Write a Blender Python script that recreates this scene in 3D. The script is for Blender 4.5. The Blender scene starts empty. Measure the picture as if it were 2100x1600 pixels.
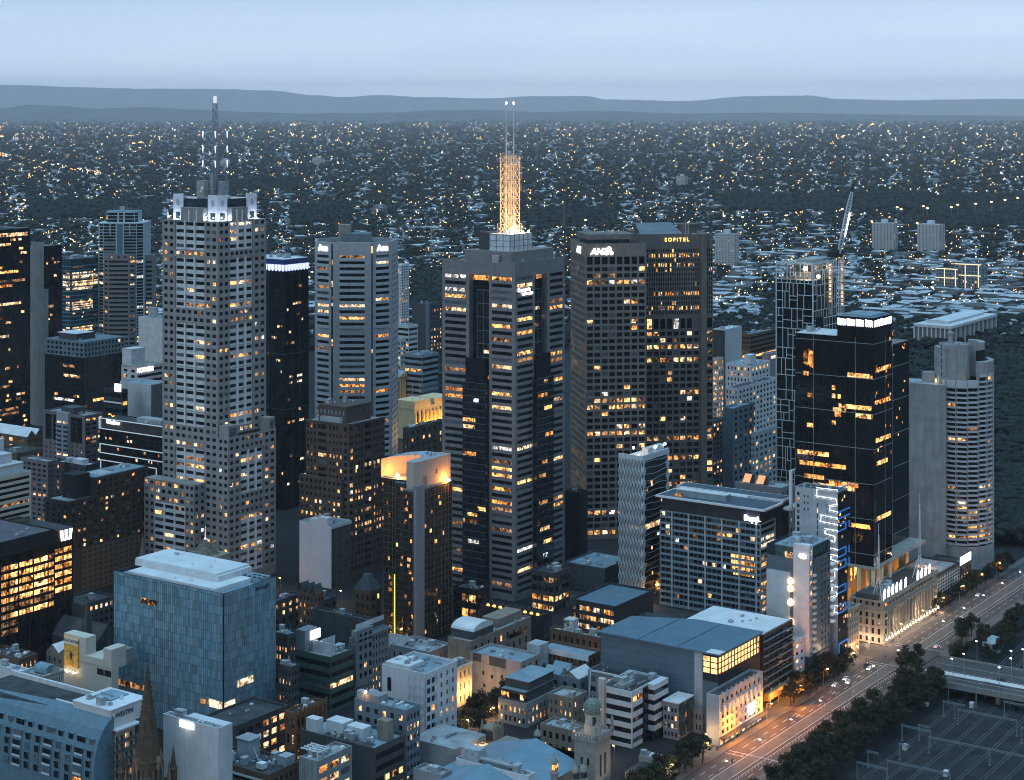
import bpy, math, random
from math import sin, cos, radians, pi, sqrt, tan, atan2
import numpy as np
C = bpy.context.scene
COL = C.collection
# ---------------------------------------------------------------- camera, world, sun, exposure
F, CX, HY, H = 3650.0, 1050.0, 228.0, 283.0      # lens in photo pixels, principal column, horizon row, eye height
cam = bpy.data.objects.new("camera", bpy.data.cameras.new("camera"))
COL.objects.link(cam)
cam.location = (0, 0, H)
cam.rotation_euler = (radians(90), 0, 0)
cam.data.sensor_width = 36
cam.data.lens = 36 * F / 2100
cam.data.shift_y = -572 / 2100
cam.data.clip_start = 5
cam.data.clip_end = 200000
C.camera = cam
SUN_EL, SUN_AZ = radians(12), radians(-145.5)      # dusk: the glow is low behind the viewer's left shoulder
W = bpy.data.worlds.new("World")
C.world = W
W.use_nodes = True
nt = W.node_tree
bg = nt.nodes["Background"]
sky = nt.nodes.new("ShaderNodeTexSky")
sky.sky_type = 'NISHITA'
sky.sun_disc = False
sky.sun_elevation = SUN_EL
sky.sun_rotation = SUN_AZ
sky.altitude = 300
sky.air_density = 1.0
sky.dust_density = 0.6
sky.ozone_density = 3.0
tint = nt.nodes.new("ShaderNodeMix"); tint.data_type = 'RGBA'; tint.blend_type = 'MULTIPLY'
tint.inputs[0].default_value = 1.0
tcw = nt.nodes.new("ShaderNodeTexCoord")
mpw = nt.nodes.new("ShaderNodeMapping"); mpw.inputs['Scale'].default_value = (3, 3, 26)
nzw = nt.nodes.new("ShaderNodeTexNoise"); nzw.inputs['Scale'].default_value = 1.6; nzw.inputs['Detail'].default_value = 6
rpw = nt.nodes.new("ShaderNodeValToRGB")
rpw.color_ramp.elements[0].position = .35; rpw.color_ramp.elements[0].color = (.92, .94, .96, 1)
rpw.color_ramp.elements[1].position = .72; rpw.color_ramp.elements[1].color = (1.06, 1.05, 1.03, 1)
nt.links.new(tcw.outputs['Generated'], mpw.inputs['Vector'])
nt.links.new(mpw.outputs['Vector'], nzw.inputs['Vector'])
nt.links.new(nzw.outputs['Fac'], rpw.inputs['Fac'])
# dusk sky: the physical sky for the western glow, blended with a blue ramp shaped bright overhead for roofs, dim at mid heights for facades
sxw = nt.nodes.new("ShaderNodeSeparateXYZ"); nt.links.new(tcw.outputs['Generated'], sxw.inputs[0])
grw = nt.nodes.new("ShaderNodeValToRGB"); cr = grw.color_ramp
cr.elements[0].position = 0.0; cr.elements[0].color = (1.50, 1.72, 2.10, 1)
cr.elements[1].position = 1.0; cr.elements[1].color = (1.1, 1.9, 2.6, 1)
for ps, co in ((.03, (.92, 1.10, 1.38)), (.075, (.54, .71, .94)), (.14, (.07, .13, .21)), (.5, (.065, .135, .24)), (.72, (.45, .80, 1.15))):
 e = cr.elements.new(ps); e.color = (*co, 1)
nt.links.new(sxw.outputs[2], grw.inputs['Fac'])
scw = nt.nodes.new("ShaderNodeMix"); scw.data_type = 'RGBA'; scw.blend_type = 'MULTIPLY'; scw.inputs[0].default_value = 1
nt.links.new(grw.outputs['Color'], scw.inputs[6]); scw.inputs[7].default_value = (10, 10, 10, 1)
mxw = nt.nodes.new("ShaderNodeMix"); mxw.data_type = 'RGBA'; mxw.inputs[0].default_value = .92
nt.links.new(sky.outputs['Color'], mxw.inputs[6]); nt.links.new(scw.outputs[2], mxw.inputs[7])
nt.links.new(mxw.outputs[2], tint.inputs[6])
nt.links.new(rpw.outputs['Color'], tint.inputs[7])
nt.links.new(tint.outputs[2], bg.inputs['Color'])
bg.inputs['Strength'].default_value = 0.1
sl = bpy.data.lights.new("sun", 'SUN')
sl.energy = 0.65
sl.angle = radians(50)
sl.color = (0.80, 0.92, 1.0)
sun = bpy.data.objects.new("sun", sl)
COL.objects.link(sun)
sun.rotation_euler = (pi / 2 - SUN_EL, 0, radians(-34.5))
C.view_settings.view_transform = 'Standard'
C.view_settings.look = 'None'
C.view_settings.exposure = 0.12
C.view_settings.gamma = 1.0
cy = C.cycles
cy.use_denoising = True; cy.filter_width = 1.05
cy.max_bounces = 6; cy.diffuse_bounces = 2; cy.glossy_bounces = 3; cy.transmission_bounces = 3; cy.volume_bounces = 2
cy.caustics_reflective = False; cy.caustics_refractive = False
cy.sample_clamp_indirect = 3.0
cy.blur_glossy = 1.0
random.seed(7)
R = random.Random(11)
# ---------------------------------------------------------------- survey helpers: u runs along the avenue, v runs up the cross streets
TH = radians(34.5)
def Gp(px, py, z=0.0):
 Y = F * (H - z) / (py - HY)
 return ((px - CX) / F * Y, Y)
def to_uv(X, Y): return (sin(TH) * X + cos(TH) * Y, -cos(TH) * X + sin(TH) * Y)
def from_uv(u, v): return (sin(TH) * u - cos(TH) * v, cos(TH) * u + sin(TH) * v)
def Zp(py, Y): return H - (py - HY) * Y / F
# ---------------------------------------------------------------- materials
MATS = {}
def _new(name):
 m = bpy.data.materials.new(name); m.use_nodes = True
 MATS[name] = m
 return m, m.node_tree, m.node_tree.nodes["Principled BSDF"]
def N(t, typ, **kw):
 n = t.nodes.new(typ)
 for k, v in kw.items():
  if k in n.inputs: n.inputs[k].default_value = v
  else: setattr(n, k, v)
 return n
def face_vec(t):
 tc = N(t, "ShaderNodeTexCoord"); sx = N(t, "ShaderNodeSeparateXYZ"); ad = N(t, "ShaderNodeMath", operation='ADD')
 cb = N(t, "ShaderNodeCombineXYZ"); L = t.links.new
 L(tc.outputs['Object'], sx.inputs[0]); L(sx.outputs[0], ad.inputs[0]); L(sx.outputs[1], ad.inputs[1])
 L(ad.outputs[0], cb.inputs[0]); L(sx.outputs[2], cb.inputs[1])
 return tc, cb
def M(name, col=(), rough=.75, var=.18, ns=.25, metal=0.0, panel=None, joint=.55, spec=.3, streak=0.0):
 """weathered surface: broad noise, fine noise, optional panel joints (w, h) and vertical rain streaks"""
 if name in MATS: return MATS[name]
 m, t, p = _new(name); L = t.links.new
 tc, fv = face_vec(t)
 n1 = N(t, "ShaderNodeTexNoise", Scale=ns, Detail=5.0); L(tc.outputs['Object'], n1.inputs['Vector'])
 n2 = N(t, "ShaderNodeTexNoise", Scale=ns * 9, Detail=3.0); L(tc.outputs['Object'], n2.inputs['Vector'])
 mr = N(t, "ShaderNodeMapRange"); mr.inputs[1].default_value = .3; mr.inputs[2].default_value = .7
 mr.inputs[3].default_value = 1 - var; mr.inputs[4].default_value = 1 + var
 L(n1.outputs['Fac'], mr.inputs[0])
 mr2 = N(t, "ShaderNodeMapRange"); mr2.inputs[1].default_value = .3; mr2.inputs[2].default_value = .7
 mr2.inputs[3].default_value = 1 - var * .5; mr2.inputs[4].default_value = 1 + var * .5
 L(n2.outputs['Fac'], mr2.inputs[0])
 mu = N(t, "ShaderNodeMath", operation='MULTIPLY'); L(mr.outputs[0], mu.inputs[0]); L(mr2.outputs[0], mu.inputs[1])
 fac = mu
 if streak:
  mp = N(t, "ShaderNodeMapping"); mp.inputs['Scale'].default_value = (.9, .05, 1); L(fv.outputs[0], mp.inputs[0])
  n3 = N(t, "ShaderNodeTexNoise", Scale=1.0, Detail=4.0); L(mp.outputs[0], n3.inputs['Vector'])
  m3 = N(t, "ShaderNodeMapRange"); m3.inputs[1].default_value = .4; m3.inputs[2].default_value = .65
  m3.inputs[3].default_value = 1 - streak; m3.inputs[4].default_value = 1.05; L(n3.outputs['Fac'], m3.inputs[0])
  mm = N(t, "ShaderNodeMath", operation='MULTIPLY'); L(fac.outputs[0], mm.inputs[0]); L(m3.outputs[0], mm.inputs[1]); fac = mm
 if panel:
  br = N(t, "ShaderNodeTexBrick"); br.offset = 0.0
  br.inputs['Color1'].default_value = (1, 1, 1, 1); br.inputs['Color2'].default_value = (.88, .88, .88, 1)
  br.inputs['Mortar'].default_value = (joint, joint, joint, 1); br.inputs['Scale'].default_value = 1.0
  br.inputs['Mortar Size'].default_value = .06; br.inputs['Brick Width'].default_value = panel[0]; br.inputs['Row Height'].default_value = panel[1]
  L(fv.outputs[0], br.inputs['Vector'])
  mm = N(t, "ShaderNodeMath", operation='MULTIPLY'); L(fac.outputs[0], mm.inputs[0]); L(br.outputs['Color'], mm.inputs[1]); fac = mm
 mx = N(t, "ShaderNodeMix", data_type='RGBA', blend_type='MULTIPLY'); mx.inputs[0].default_value = 1
 mx.inputs[6].default_value = (*col, 1); L(fac.outputs[0], mx.inputs[7])
 L(mx.outputs[2], p.inputs['Base Color'])
 p.inputs['Roughness'].default_value = rough; p.inputs['Metallic'].default_value = metal
 p.inputs['Specular IOR Level'].default_value = spec
 return m
def GL(name, col=(.012, .016, .02), rough=.12, panel=(1.6, 3.6), joint=(.03, .035, .04), msize=.07, spec=.45, var=.6, off=0.0):
 """curtain wall glass: panes that differ a little, thin mullion grid"""
 if name in MATS: return MATS[name]
 m, t, p = _new(name); L = t.links.new
 tc, fv = face_vec(t)
 br = N(t, "ShaderNodeTexBrick"); br.offset = off
 br.inputs['Color1'].default_value = (*[c * (1 - var * .6) for c in col], 1); br.inputs['Color2'].default_value = (*[c * (1 + var) for c in col], 1)
 br.inputs['Mortar'].default_value = (*joint, 1); br.inputs['Scale'].default_value = 1.0; br.inputs['Mortar Size'].default_value = msize
 br.inputs['Brick Width'].default_value = panel[0]; br.inputs['Row Height'].default_value = panel[1]
 L(fv.outputs[0], br.inputs['Vector']); L(br.outputs['Color'], p.inputs['Base Color'])
 n1 = N(t, "ShaderNodeTexNoise", Scale=.35, Detail=2.0); L(fv.outputs[0], n1.inputs['Vector'])
 bp = N(t, "ShaderNodeBump", Strength=.12, Distance=.3); L(n1.outputs['Fac'], bp.inputs['Height']); L(bp.outputs[0], p.inputs['Normal'])
 p.inputs['Roughness'].default_value = rough; p.inputs['Specular IOR Level'].default_value = spec
 return m
def E(name, col, s, samp='AUTO'):
 if name in MATS: return MATS[name]
 m, t, p = _new(name)
 p.inputs['Base Color'].default_value = (*[min(1, c * .5) for c in col], 1)
 p.inputs['Emission Color'].default_value = (*col, 1); p.inputs['Emission Strength'].default_value = s
 m.cycles.emission_sampling = samp
 return m
def LIT(name, col, s, lo=.35, hi=.62, sc=.7):
 """a lit room seen through glass: patchy light, darker furniture and partitions"""
 m, t, p = _new(name); L = t.links.new
 g = N(t, "ShaderNodeNewGeometry")
 mp = N(t, "ShaderNodeMapping"); mp.inputs['Scale'].default_value = (1, 1, .8); L(g.outputs['Position'], mp.inputs[0])
 n1 = N(t, "ShaderNodeTexNoise", Scale=sc, Detail=3.0, Roughness=.65); L(mp.outputs[0], n1.inputs['Vector'])
 vo = N(t, "ShaderNodeTexVoronoi", Scale=sc * .55); L(mp.outputs[0], vo.inputs['Vector'])
 ad = N(t, "ShaderNodeMath", operation='MULTIPLY_ADD'); ad.inputs[1].default_value = .35
 sp = N(t, "ShaderNodeSeparateColor"); L(vo.outputs['Color'], sp.inputs[0]); L(sp.outputs[0], ad.inputs[0]); L(n1.outputs['Fac'], ad.inputs[2])
 mr = N(t, "ShaderNodeMapRange"); mr.inputs[1].default_value = lo + .1; mr.inputs[2].default_value = hi + .2; mr.inputs[3].default_value = .02; mr.inputs[4].default_value = 1.0
 L(ad.outputs[0], mr.inputs[0])
 pw = N(t, "ShaderNodeMath", operation='POWER'); pw.inputs[1].default_value = 1.7; L(mr.outputs[0], pw.inputs[0])
 ml = N(t, "ShaderNodeMath", operation='MULTIPLY'); ml.inputs[1].default_value = s; L(pw.outputs[0], ml.inputs[0])
 mx = N(t, "ShaderNodeMix", data_type='RGBA'); mx.inputs[6].default_value = (col[0], col[1] * .72, col[2] * .55, 1); mx.inputs[7].default_value = (*col, 1)
 L(mr.outputs[0], mx.inputs[0]); L(mx.outputs[2], p.inputs['Emission Color']); L(ml.outputs[0], p.inputs['Emission Strength'])
 p.inputs['Base Color'].default_value = (.02, .018, .016, 1); p.inputs['Roughness'].default_value = .15
 m.cycles.emission_sampling = 'NONE'
 return m
GLASS = M("window_glass", (.012, .015, .019), rough=.1, var=.5, ns=.35, spec=.45)
BLIND = M("window_blind", (.10, .12, .14), rough=.4, var=.5, ns=.6)
LITS = [LIT("lit_amber", (1, .50, .17), 2.6), LIT("lit_warm", (1, .64, .34), 2.0), LIT("lit_orange", (1, .40, .10), 2.0),
  LIT("lit_dim", (1, .52, .22), .8, .4, .7), LIT("lit_pale", (1, .78, .54), 1.7)]
LIT_WHITE = LIT("lit_white", (.95, .97, 1.0), 1.6)
LITS.append(LIT_WHITE); LW = [5, 4, 2, 6, 2, 1]
# surfaces shared by many roofs
PALE_ROOF = M("pale_roof_sheet", (.62, .64, .65), rough=.5, var=.12, ns=.12)
GREY_ROOF = M("grey_roof_membrane", (.27, .29, .30), rough=.8, var=.3, ns=.12)
DARK_ROOF = M("dark_roof_bitumen", (.045, .05, .055), rough=.85, var=.5, ns=.15)
BLUE_ROOF = M("blue_grey_roof", (.19, .28, .33), rough=.55, var=.2, ns=.12)
PLANT = M("plant_housing", (.33, .36, .38), rough=.55, var=.25, ns=.8)
PLANT_D = M("plant_louvre", (.07, .08, .09), rough=.6, var=.4, ns=1.2, panel=(2, .35))
STEEL = M("galvanised_steel", (.34, .36, .38), rough=.45, var=.2, ns=2, metal=.5)
WHITE_METAL = M("white_painted_metal", (.72, .73, .74), rough=.45, var=.08, ns=1)
# ---------------------------------------------------------------- mesh builder
class MB:
 def __init__(s): s.v = []; s.f = []; s.m = []
 def quad(s, a, b, c, d, m=0):
  n = len(s.v); s.v += [a, b, c, d]; s.f.append((n, n + 1, n + 2, n + 3)); s.m.append(m)
 def poly(s, pts, m=0):
  n = len(s.v); s.v += pts; s.f.append(tuple(range(n, n + len(pts)))); s.m.append(m)
 def box(s, x0, x1, y0, y1, z0, z1, m=0, mt=None):
  n = len(s.v)
  s.v += [(x0, y0, z0), (x1, y0, z0), (x1, y1, z0), (x0, y1, z0), (x0, y0, z1), (x1, y0, z1), (x1, y1, z1), (x0, y1, z1)]
  s.f += [(n, n + 3, n + 2, n + 1), (n + 4, n + 5, n + 6, n + 7), (n, n + 1, n + 5, n + 4), (n + 1, n + 2, n + 6, n + 5), (n + 2, n + 3, n + 7, n + 6), (n + 3, n, n + 4, n + 7)]
  s.m += [m, m if mt is None else mt, m, m, m, m]
  return s
 def prism(s, pts, z0, z1, m=0, mt=None, bottom=True, top=True):
  n = len(s.v); k = len(pts)
  s.v += [(p[0], p[1], z0) for p in pts] + [(p[0], p[1], z1) for p in pts]
  for i in range(k):
   j = (i + 1) % k
   s.f.append((n + i, n + j, n + k + j, n + k + i)); s.m.append(m)
  if top: s.f.append(tuple(n + k + i for i in range(k))); s.m.append(m if mt is None else mt)
  if bottom: s.f.append(tuple(n + i for i in reversed(range(k)))); s.m.append(m)
  return s
 def bar(s, p, q, r, n=4, r2=None, m=0):
  """tapered bar from p to q"""
  p = np.array(p, float); q = np.array(q, float); d = q - p; L = np.linalg.norm(d)
  if L < 1e-6: return s
  d /= L; a = np.array((0, 0, 1.)) if abs(d[2]) < .9 else np.array((1., 0, 0))
  e = np.cross(d, a); e /= np.linalg.norm(e); g = np.cross(d, e); r2 = r if r2 is None else r2
  b = len(s.v)
  for c, rr in ((p, r), (q, r2)):
   for i in range(n):
    t = 2 * pi * (i + .5) / n
    s.v.append(tuple(c + rr * (cos(t) * e + sin(t) * g)))
  for i in range(n):
   j = (i + 1) % n
   s.f.append((b + i, b + j, b + n + j, b + n + i)); s.m.append(m)
  s.f.append(tuple(b + n + i for i in range(n))); s.m.append(m)
  s.f.append(tuple(b + i for i in reversed(range(n)))); s.m.append(m)
  return s
 def lathe(s, cx, cy, prof, n=12, m=0, rot=0.0):
  """prof: (r, z) list bottom to top"""
  b = len(s.v)
  for r, z in prof:
   for i in range(n):
    t = 2 * pi * i / n + rot; s.v.append((cx + r * cos(t), cy + r * sin(t), z))
  for k in range(len(prof) - 1):
   for i in range(n):
    j = (i + 1) % n
    s.f.append((b + k * n + i, b + k * n + j, b + (k + 1) * n + j, b + (k + 1) * n + i)); s.m.append(m)
  s.f.append(tuple(b + (len(prof) - 1) * n + i for i in range(n))); s.m.append(m)
  s.f.append(tuple(b + i for i in reversed(range(n)))); s.m.append(m)
  return s
 def build(s, name, mats, parent=None, smooth=False):
  me = bpy.data.meshes.new(name)
  me.from_pydata(s.v, [], s.f)
  if not isinstance(mats, (list, tuple)): mats = [mats]
  for m in mats: me.materials.append(m)
  if len(mats) > 1: me.polygons.foreach_set('material_index', s.m)
  if smooth: me.polygons.foreach_set('use_smooth', [True] * len(me.polygons))
  me.update()
  o = bpy.data.objects.new(name, me); COL.objects.link(o)
  if parent is not None: o.parent = parent
  return o
def tag(o, label=None, cat=None, group=None, kind=None):
 if label: o['label'] = label
 if cat: o['category'] = cat
 if group: o['group'] = group
 if kind: o['kind'] = kind
 return o
def empty(name, loc, rz=0.0):
 o = bpy.data.objects.new(name, None); COL.objects.link(o)
 o.location = loc; o.rotation_euler = (0, 0, rz); o.empty_display_size = 3
 return o
_TXT = {}
def text_mesh(txt, size, depth, mat, spacing=1.0, shear=0.0, bold=0.0):
 key = (txt, size, depth, mat.name, spacing, shear, bold)
 if key in _TXT: return _TXT[key]
 cu = bpy.data.curves.new("lettering", 'FONT'); cu.body = txt; cu.size = size; cu.extrude = depth; cu.space_character = spacing
 cu.shear = shear; cu.offset = bold; cu.align_x = 'CENTER'; cu.align_y = 'CENTER'; cu.resolution_u = 3
 o = bpy.data.objects.new("tmp", cu); COL.objects.link(o)
 dg = bpy.context.evaluated_depsgraph_get()
 me = bpy.data.meshes.new_from_object(o.evaluated_get(dg)); me.materials.clear(); me.materials.append(mat)
 bpy.data.objects.remove(o); bpy.data.curves.remove(cu)
 _TXT[key] = me
 return me
# ---------------------------------------------------------------- buildings
class Fr:
 """a facade plane in building coordinates: origin, direction along it, outward normal"""
 def __init__(s, o, d, n): s.o = o; s.d = d; s.n = n; s.ang = atan2(d[1], d[0])
 def p(s, a, z, out=0.0): return (s.o[0] + s.d[0] * a + s.n[0] * out, s.o[1] + s.d[1] * a + s.n[1] * out, z)
def seg(p, q):
 """facade plane from p to q with its outward normal on the right-hand side"""
 L = math.hypot(q[0] - p[0], q[1] - p[1]); d = ((q[0] - p[0]) / L, (q[1] - p[1]) / L)
 f = Fr(p, d, (d[1], -d[0])); f.len = L
 return f
def even(a, b, n, ratio=.6):
 w = (b - a) / n
 return [(a + w * (i + .5 - ratio / 2), a + w * (i + .5 + ratio / 2)) for i in range(n)]
def floors(z0, z1, h, ratio=.5, shift=.5):
 n = max(1, round((z1 - z0) / h)); h = (z1 - z0) / n
 return [(z0 + h * (i + (1 - ratio) * shift), z0 + h * (i + (1 - ratio) * shift + ratio)) for i in range(n)]
ALLB = []
_PANE = {}
class B:
 def __init__(s, name, label, x0, yt=None, xl=None, xr=None, Y=None, yb=None, v=None, w=None, d=None, h=None, th=None, cat='building', group=None):
  a = (x0 - CX) / F
  s.th = TH if th is None else radians(th)
  if yb: Y = F * H / (yb - HY)
  if v is not None: Y = v / (sin(TH) - cos(TH) * a)
  s.X, s.Y = a * Y, Y
  s.U = (sin(s.th), cos(s.th)); s.V = (-cos(s.th), sin(s.th))
  s.w = w if w else s.sR(xr); s.d = d if d else s.sL(xl)
  s.h = h if h else Zp(yt, Y)
  s.root = empty(name, (s.X, s.Y, 0), pi / 2 - s.th)
  tag(s.root, label, cat, group)
  s.wall = MB(); s.panes = []; s.wm = []
  s.L = Fr((0, 0), (0, 1), (-1, 0)); s.R = Fr((0, 0), (1, 0), (0, -1))
  s.rng = random.Random(sum(map(ord, label)) * 7 + int(x0))
  ALLB.append((name, label, s.X, s.Y, s.th, s.w, s.d, s.h))
 def sR(s, px):
  a = (px - CX) / F; return (a * s.Y - s.X) / (s.U[0] - a * s.U[1])
 def sL(s, px):
  a = (px - CX) / F; return (a * s.Y - s.X) / (s.V[0] - a * s.V[1])
 def z(s, py): return Zp(py, s.Y)
 def part(s, mb, name, mats, parent=None, smooth=False): return mb.build(name, mats, parent or s.root, smooth)
 def grid(s, fr, s0, s1, z0, z1, cols, rows, mb=None, rec=.35, lit=.08, hot=.1, m=0, mode=None, dark=None, out=0.0, lits=None):
  """wall with real openings; every opening gets a pane set back by rec"""
  mb = mb or s.wall; P = lambda a, z, o=0.0: fr.p(a, z, out + o)
  zc = z0
  for (za, zb) in rows:
   if za > zc + 1e-4: mb.quad(P(s0, zc), P(s1, zc), P(s1, za), P(s0, za), m)
   sc = s0; r = s.rng.random()
   pl = lit if r > hot else min(.95, lit * 3 + .55)
   if r > .75: pl *= .2
   for (sa, sb) in cols:
    if sa > sc + 1e-4: mb.quad(P(sc, za), P(sa, za), P(sa, zb), P(sc, zb), m)
    sc = sb
    mb.quad(P(sa, za, -rec), P(sa, zb, -rec), P(sa, zb), P(sa, za), m); mb.quad(P(sb, za), P(sb, zb), P(sb, zb, -rec), P(sb, za, -rec), m)
    mb.quad(P(sa, za), P(sb, za), P(sb, za, -rec), P(sa, za, -rec), m); mb.quad(P(sa, zb, -rec), P(sb, zb, -rec), P(sb, zb), P(sa, zb), m)
    k = s.rng.random()
    if k < pl: mt = s.rng.choices(lits or LITS, LW[:len(lits)] if lits else LW)[0]
    elif k > .93: mt = BLIND
    else: mt = dark or GLASS
    s.panes.append((fr, sa, sb, za, zb, out - rec, mt))
   if s1 > sc + 1e-4: mb.quad(P(sc, za), P(s1, za), P(s1, zb), P(sc, zb), m)
   zc = zb
  if z1 > zc + 1e-4: mb.quad(P(s0, zc), P(s1, zc), P(s1, z1), P(s0, z1), m)
 def flat(s, fr, s0, s1, z0, z1, m=0, out=0.0, mb=None):
  (mb or s.wall).quad(fr.p(s0, z0, out), fr.p(s1, z0, out), fr.p(s1, z1, out), fr.p(s0, z1, out), m)
 def fbox(s, mb, fr, s0, s1, z0, z1, o0, o1, m=0):
  """box standing on a facade plane between outward distances o0 and o1"""
  a = [fr.p(s0, z0, o0), fr.p(s1, z0, o0), fr.p(s1, z0, o1), fr.p(s0, z0, o1)]
  mb.prism([(q[0], q[1]) for q in a], z0, z1, m)
 def back(s, x0=0, x1=None, y0=0, y1=None, z0=0, z1=None, m=0):
  x1 = s.w if x1 is None else x1; y1 = s.d if y1 is None else y1; z1 = s.h if z1 is None else z1; q = s.wall.quad
  q((x1, y0, z0), (x1, y1, z0), (x1, y1, z1), (x1, y0, z1), m); q((x1, y1, z0), (x0, y1, z0), (x0, y1, z1), (x1, y1, z1), m)
 def roof(s, x0=0, x1=None, y0=0, y1=None, z=None, par=1.1, t=.4, mat=None, m=0, name='roof'):
  """parapet ring (in the wall mesh) with the roof sheet set down inside it"""
  x1 = s.w if x1 is None else x1; y1 = s.d if y1 is None else y1; z = s.h if z is None else z; q = s.wall.quad
  a, b, c, d = x0 + t, x1 - t, y0 + t, y1 - t
  for (p0, p1, p2, p3) in (((x0, y0), (x1, y0), (b, c), (a, c)), ((x1, y0), (x1, y1), (b, d), (b, c)), ((x1, y1), (x0, y1), (a, d), (b, d)), ((x0, y1), (x0, y0), (a, c), (a, d))):
   q((*p0, z), (*p1, z), (*p2, z), (*p3, z), m)
   q((*p3, z), (*p2, z), (*p2, z - par), (*p3, z - par), m)
  r = MB(); r.quad((a, c, z - par), (b, c, z - par), (b, d, z - par), (a, d, z - par))
  return s.part(r, name, mat or GREY_ROOF)
 def clutter(s, x0, x1, y0, y1, z, n=6, seed=1, big=1.0):
  """rooftop plant: boxed units, fans, ducts, masts, hatch upstands"""
  g = random.Random(seed * 31 + int(s.X))
  for i in range(n):
   k = g.random(); x = g.uniform(x0, x1); y = g.uniform(y0, y1); mb = MB()
   if k < .45:
    a, b, c = g.uniform(1, 2.6) * big, g.uniform(.8, 2) * big, g.uniform(.8, 1.9) * big
    a = min(a, max(.5, x1 - x0)); b = min(b, max(.5, y1 - y0))
    mb.box(x, x + a, y, y + b, z + .25, z + c); mb.box(x + .1, x + a - .1, y + .1, y + b - .1, z, z + .25)
    mb.lathe(x + a / 2, y + b / 2, [(min(a, b) * .35, z + c), (min(a, b) * .35, z + c + .25), (min(a, b) * .3, z + c + .26)], 8)
    s.part(mb, 'air_conditioner', PLANT if g.random() < .7 else WHITE_METAL)
   elif k < .65:
    mb.lathe(x, y, [(.35 * big, z), (.35 * big, z + .9), (.6 * big, z + .95), (.6 * big, z + 1.3), (.2, z + 1.6)], 8); s.part(mb, 'roof_vent', STEEL)
   elif k < .8:
    l = g.uniform(3, 8) * big
    if g.random() < .5: mb.box(x, min(x1, x + l), y, y + .6, z + .3, z + .9); mb.box(x + .2, x + .5, y + .1, y + .5, z, z + .3)
    else: mb.box(x, x + .6, y, min(y1, y + l), z + .3, z + .9); mb.box(x + .1, x + .5, y + .2, y + .5, z, z + .3)
    s.part(mb, 'duct', STEEL)
   elif k < .9:
    mb.bar((x, y, z), (x, y, z + g.uniform(2.5, 6)), .07, 5, .04); mb.bar((x - .5, y, z + 2), (x + .5, y, z + 2), .04); s.part(mb, 'aerial', STEEL)
   else:
    a, b, c = g.uniform(2.5, 4.5) * big, g.uniform(2.5, 4) * big, g.uniform(2.2, 3.2)
    a = min(a, max(.6, x1 - x0)); b = min(b, max(.6, y1 - y0))
    mb.box(x, x + a, y, y + b, z, z + c); mb.box(x - .15, x + a + .15, y - .15, y + b + .15, z + c, z + c + .2); s.part(mb, 'stair_head', PLANT)
 def sign(s, txt, fr, sc, z, size, mat, out=.3, sp=1.0, shear=0.0, bold=0.0, name='sign_lettering', flip=False):
  """lettering standing on the facade, reading left to right for somebody in front of it"""
  me = text_mesh(txt, size, .12, mat, sp, shear, bold)
  o = bpy.data.objects.new(name, me); COL.objects.link(o); o.parent = s.root
  o.location = fr.p(sc, z, out)
  o.rotation_euler = (pi / 2, 0, atan2(fr.n[1], fr.n[0]) + pi / 2)
  return o
 def litstrip(s, fr, s0, s1, z0, z1, out=.06, name='lit_floor', mat=None):
  mb = MB(); mb.quad(fr.p(s0, z0, out), fr.p(s1, z0, out), fr.p(s1, z1, out), fr.p(s0, z1, out))
  return s.part(mb, name, mat or s.rng.choices(LITS, LW)[0])
 def done(s, mats, limit=100, wname='window'):
  o = s.part(s.wall, 'wall', mats) if s.wall.f else None
  ps = s.panes
  # the panes that show largest: biggest area, and high up rather than behind nearer roofs
  order = sorted(range(len(ps)), key=lambda i: -((ps[i][2] - ps[i][1]) * (ps[i][4] - ps[i][3])) ** .5 * (1 + ps[i][3] / max(1, s.h)))
  solo = set(order[:limit]); rest = MB(); rm = []
  for i, (fr, a, b, z0, z1, out, mt) in enumerate(ps):
   if i in solo:
    w, hh = round(b - a, 2), round(z1 - z0, 2); k = (w, hh, mt.name)
    if k not in _PANE:
     me = bpy.data.meshes.new('window'); me.from_pydata([(-w / 2, 0, 0), (w / 2, 0, 0), (w / 2, 0, hh), (-w / 2, 0, hh)], [], [(0, 1, 2, 3)])
     me.materials.append(mt); _PANE[k] = me
    q = bpy.data.objects.new(wname, _PANE[k]); COL.objects.link(q); q.parent = s.root
    q.location = fr.p((a + b) / 2, z0, out); q.rotation_euler = (0, 0, fr.ang)
   else:
    if mt not in rm: rm.append(mt)
    rest.quad(fr.p(a, z0, out), fr.p(b, z0, out), fr.p(b, z1, out), fr.p(a, z1, out), rm.index(mt))
  if rest.f: tag(s.part(rest, wname, rm), kind='stuff')
  return o
def setting():
 grd = M("city_ground", (.012, .014, .016), rough=.9, var=.4, ns=.004)
 g = MB(); far = 140000
 def row(v, z): return [(*from_uv(u, v), z) for u in (-far, far)]
 lo, e0, e1, hi = row(-far, -7), row(321, -7), row(336, 0), row(far, 0)
 for a, b in ((lo, e0), (e0, e1), (e1, hi)): g.quad(a[0], a[1], b[1], b[0])
 tag(g.build('ground', grd), kind='structure')
setting()
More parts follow.
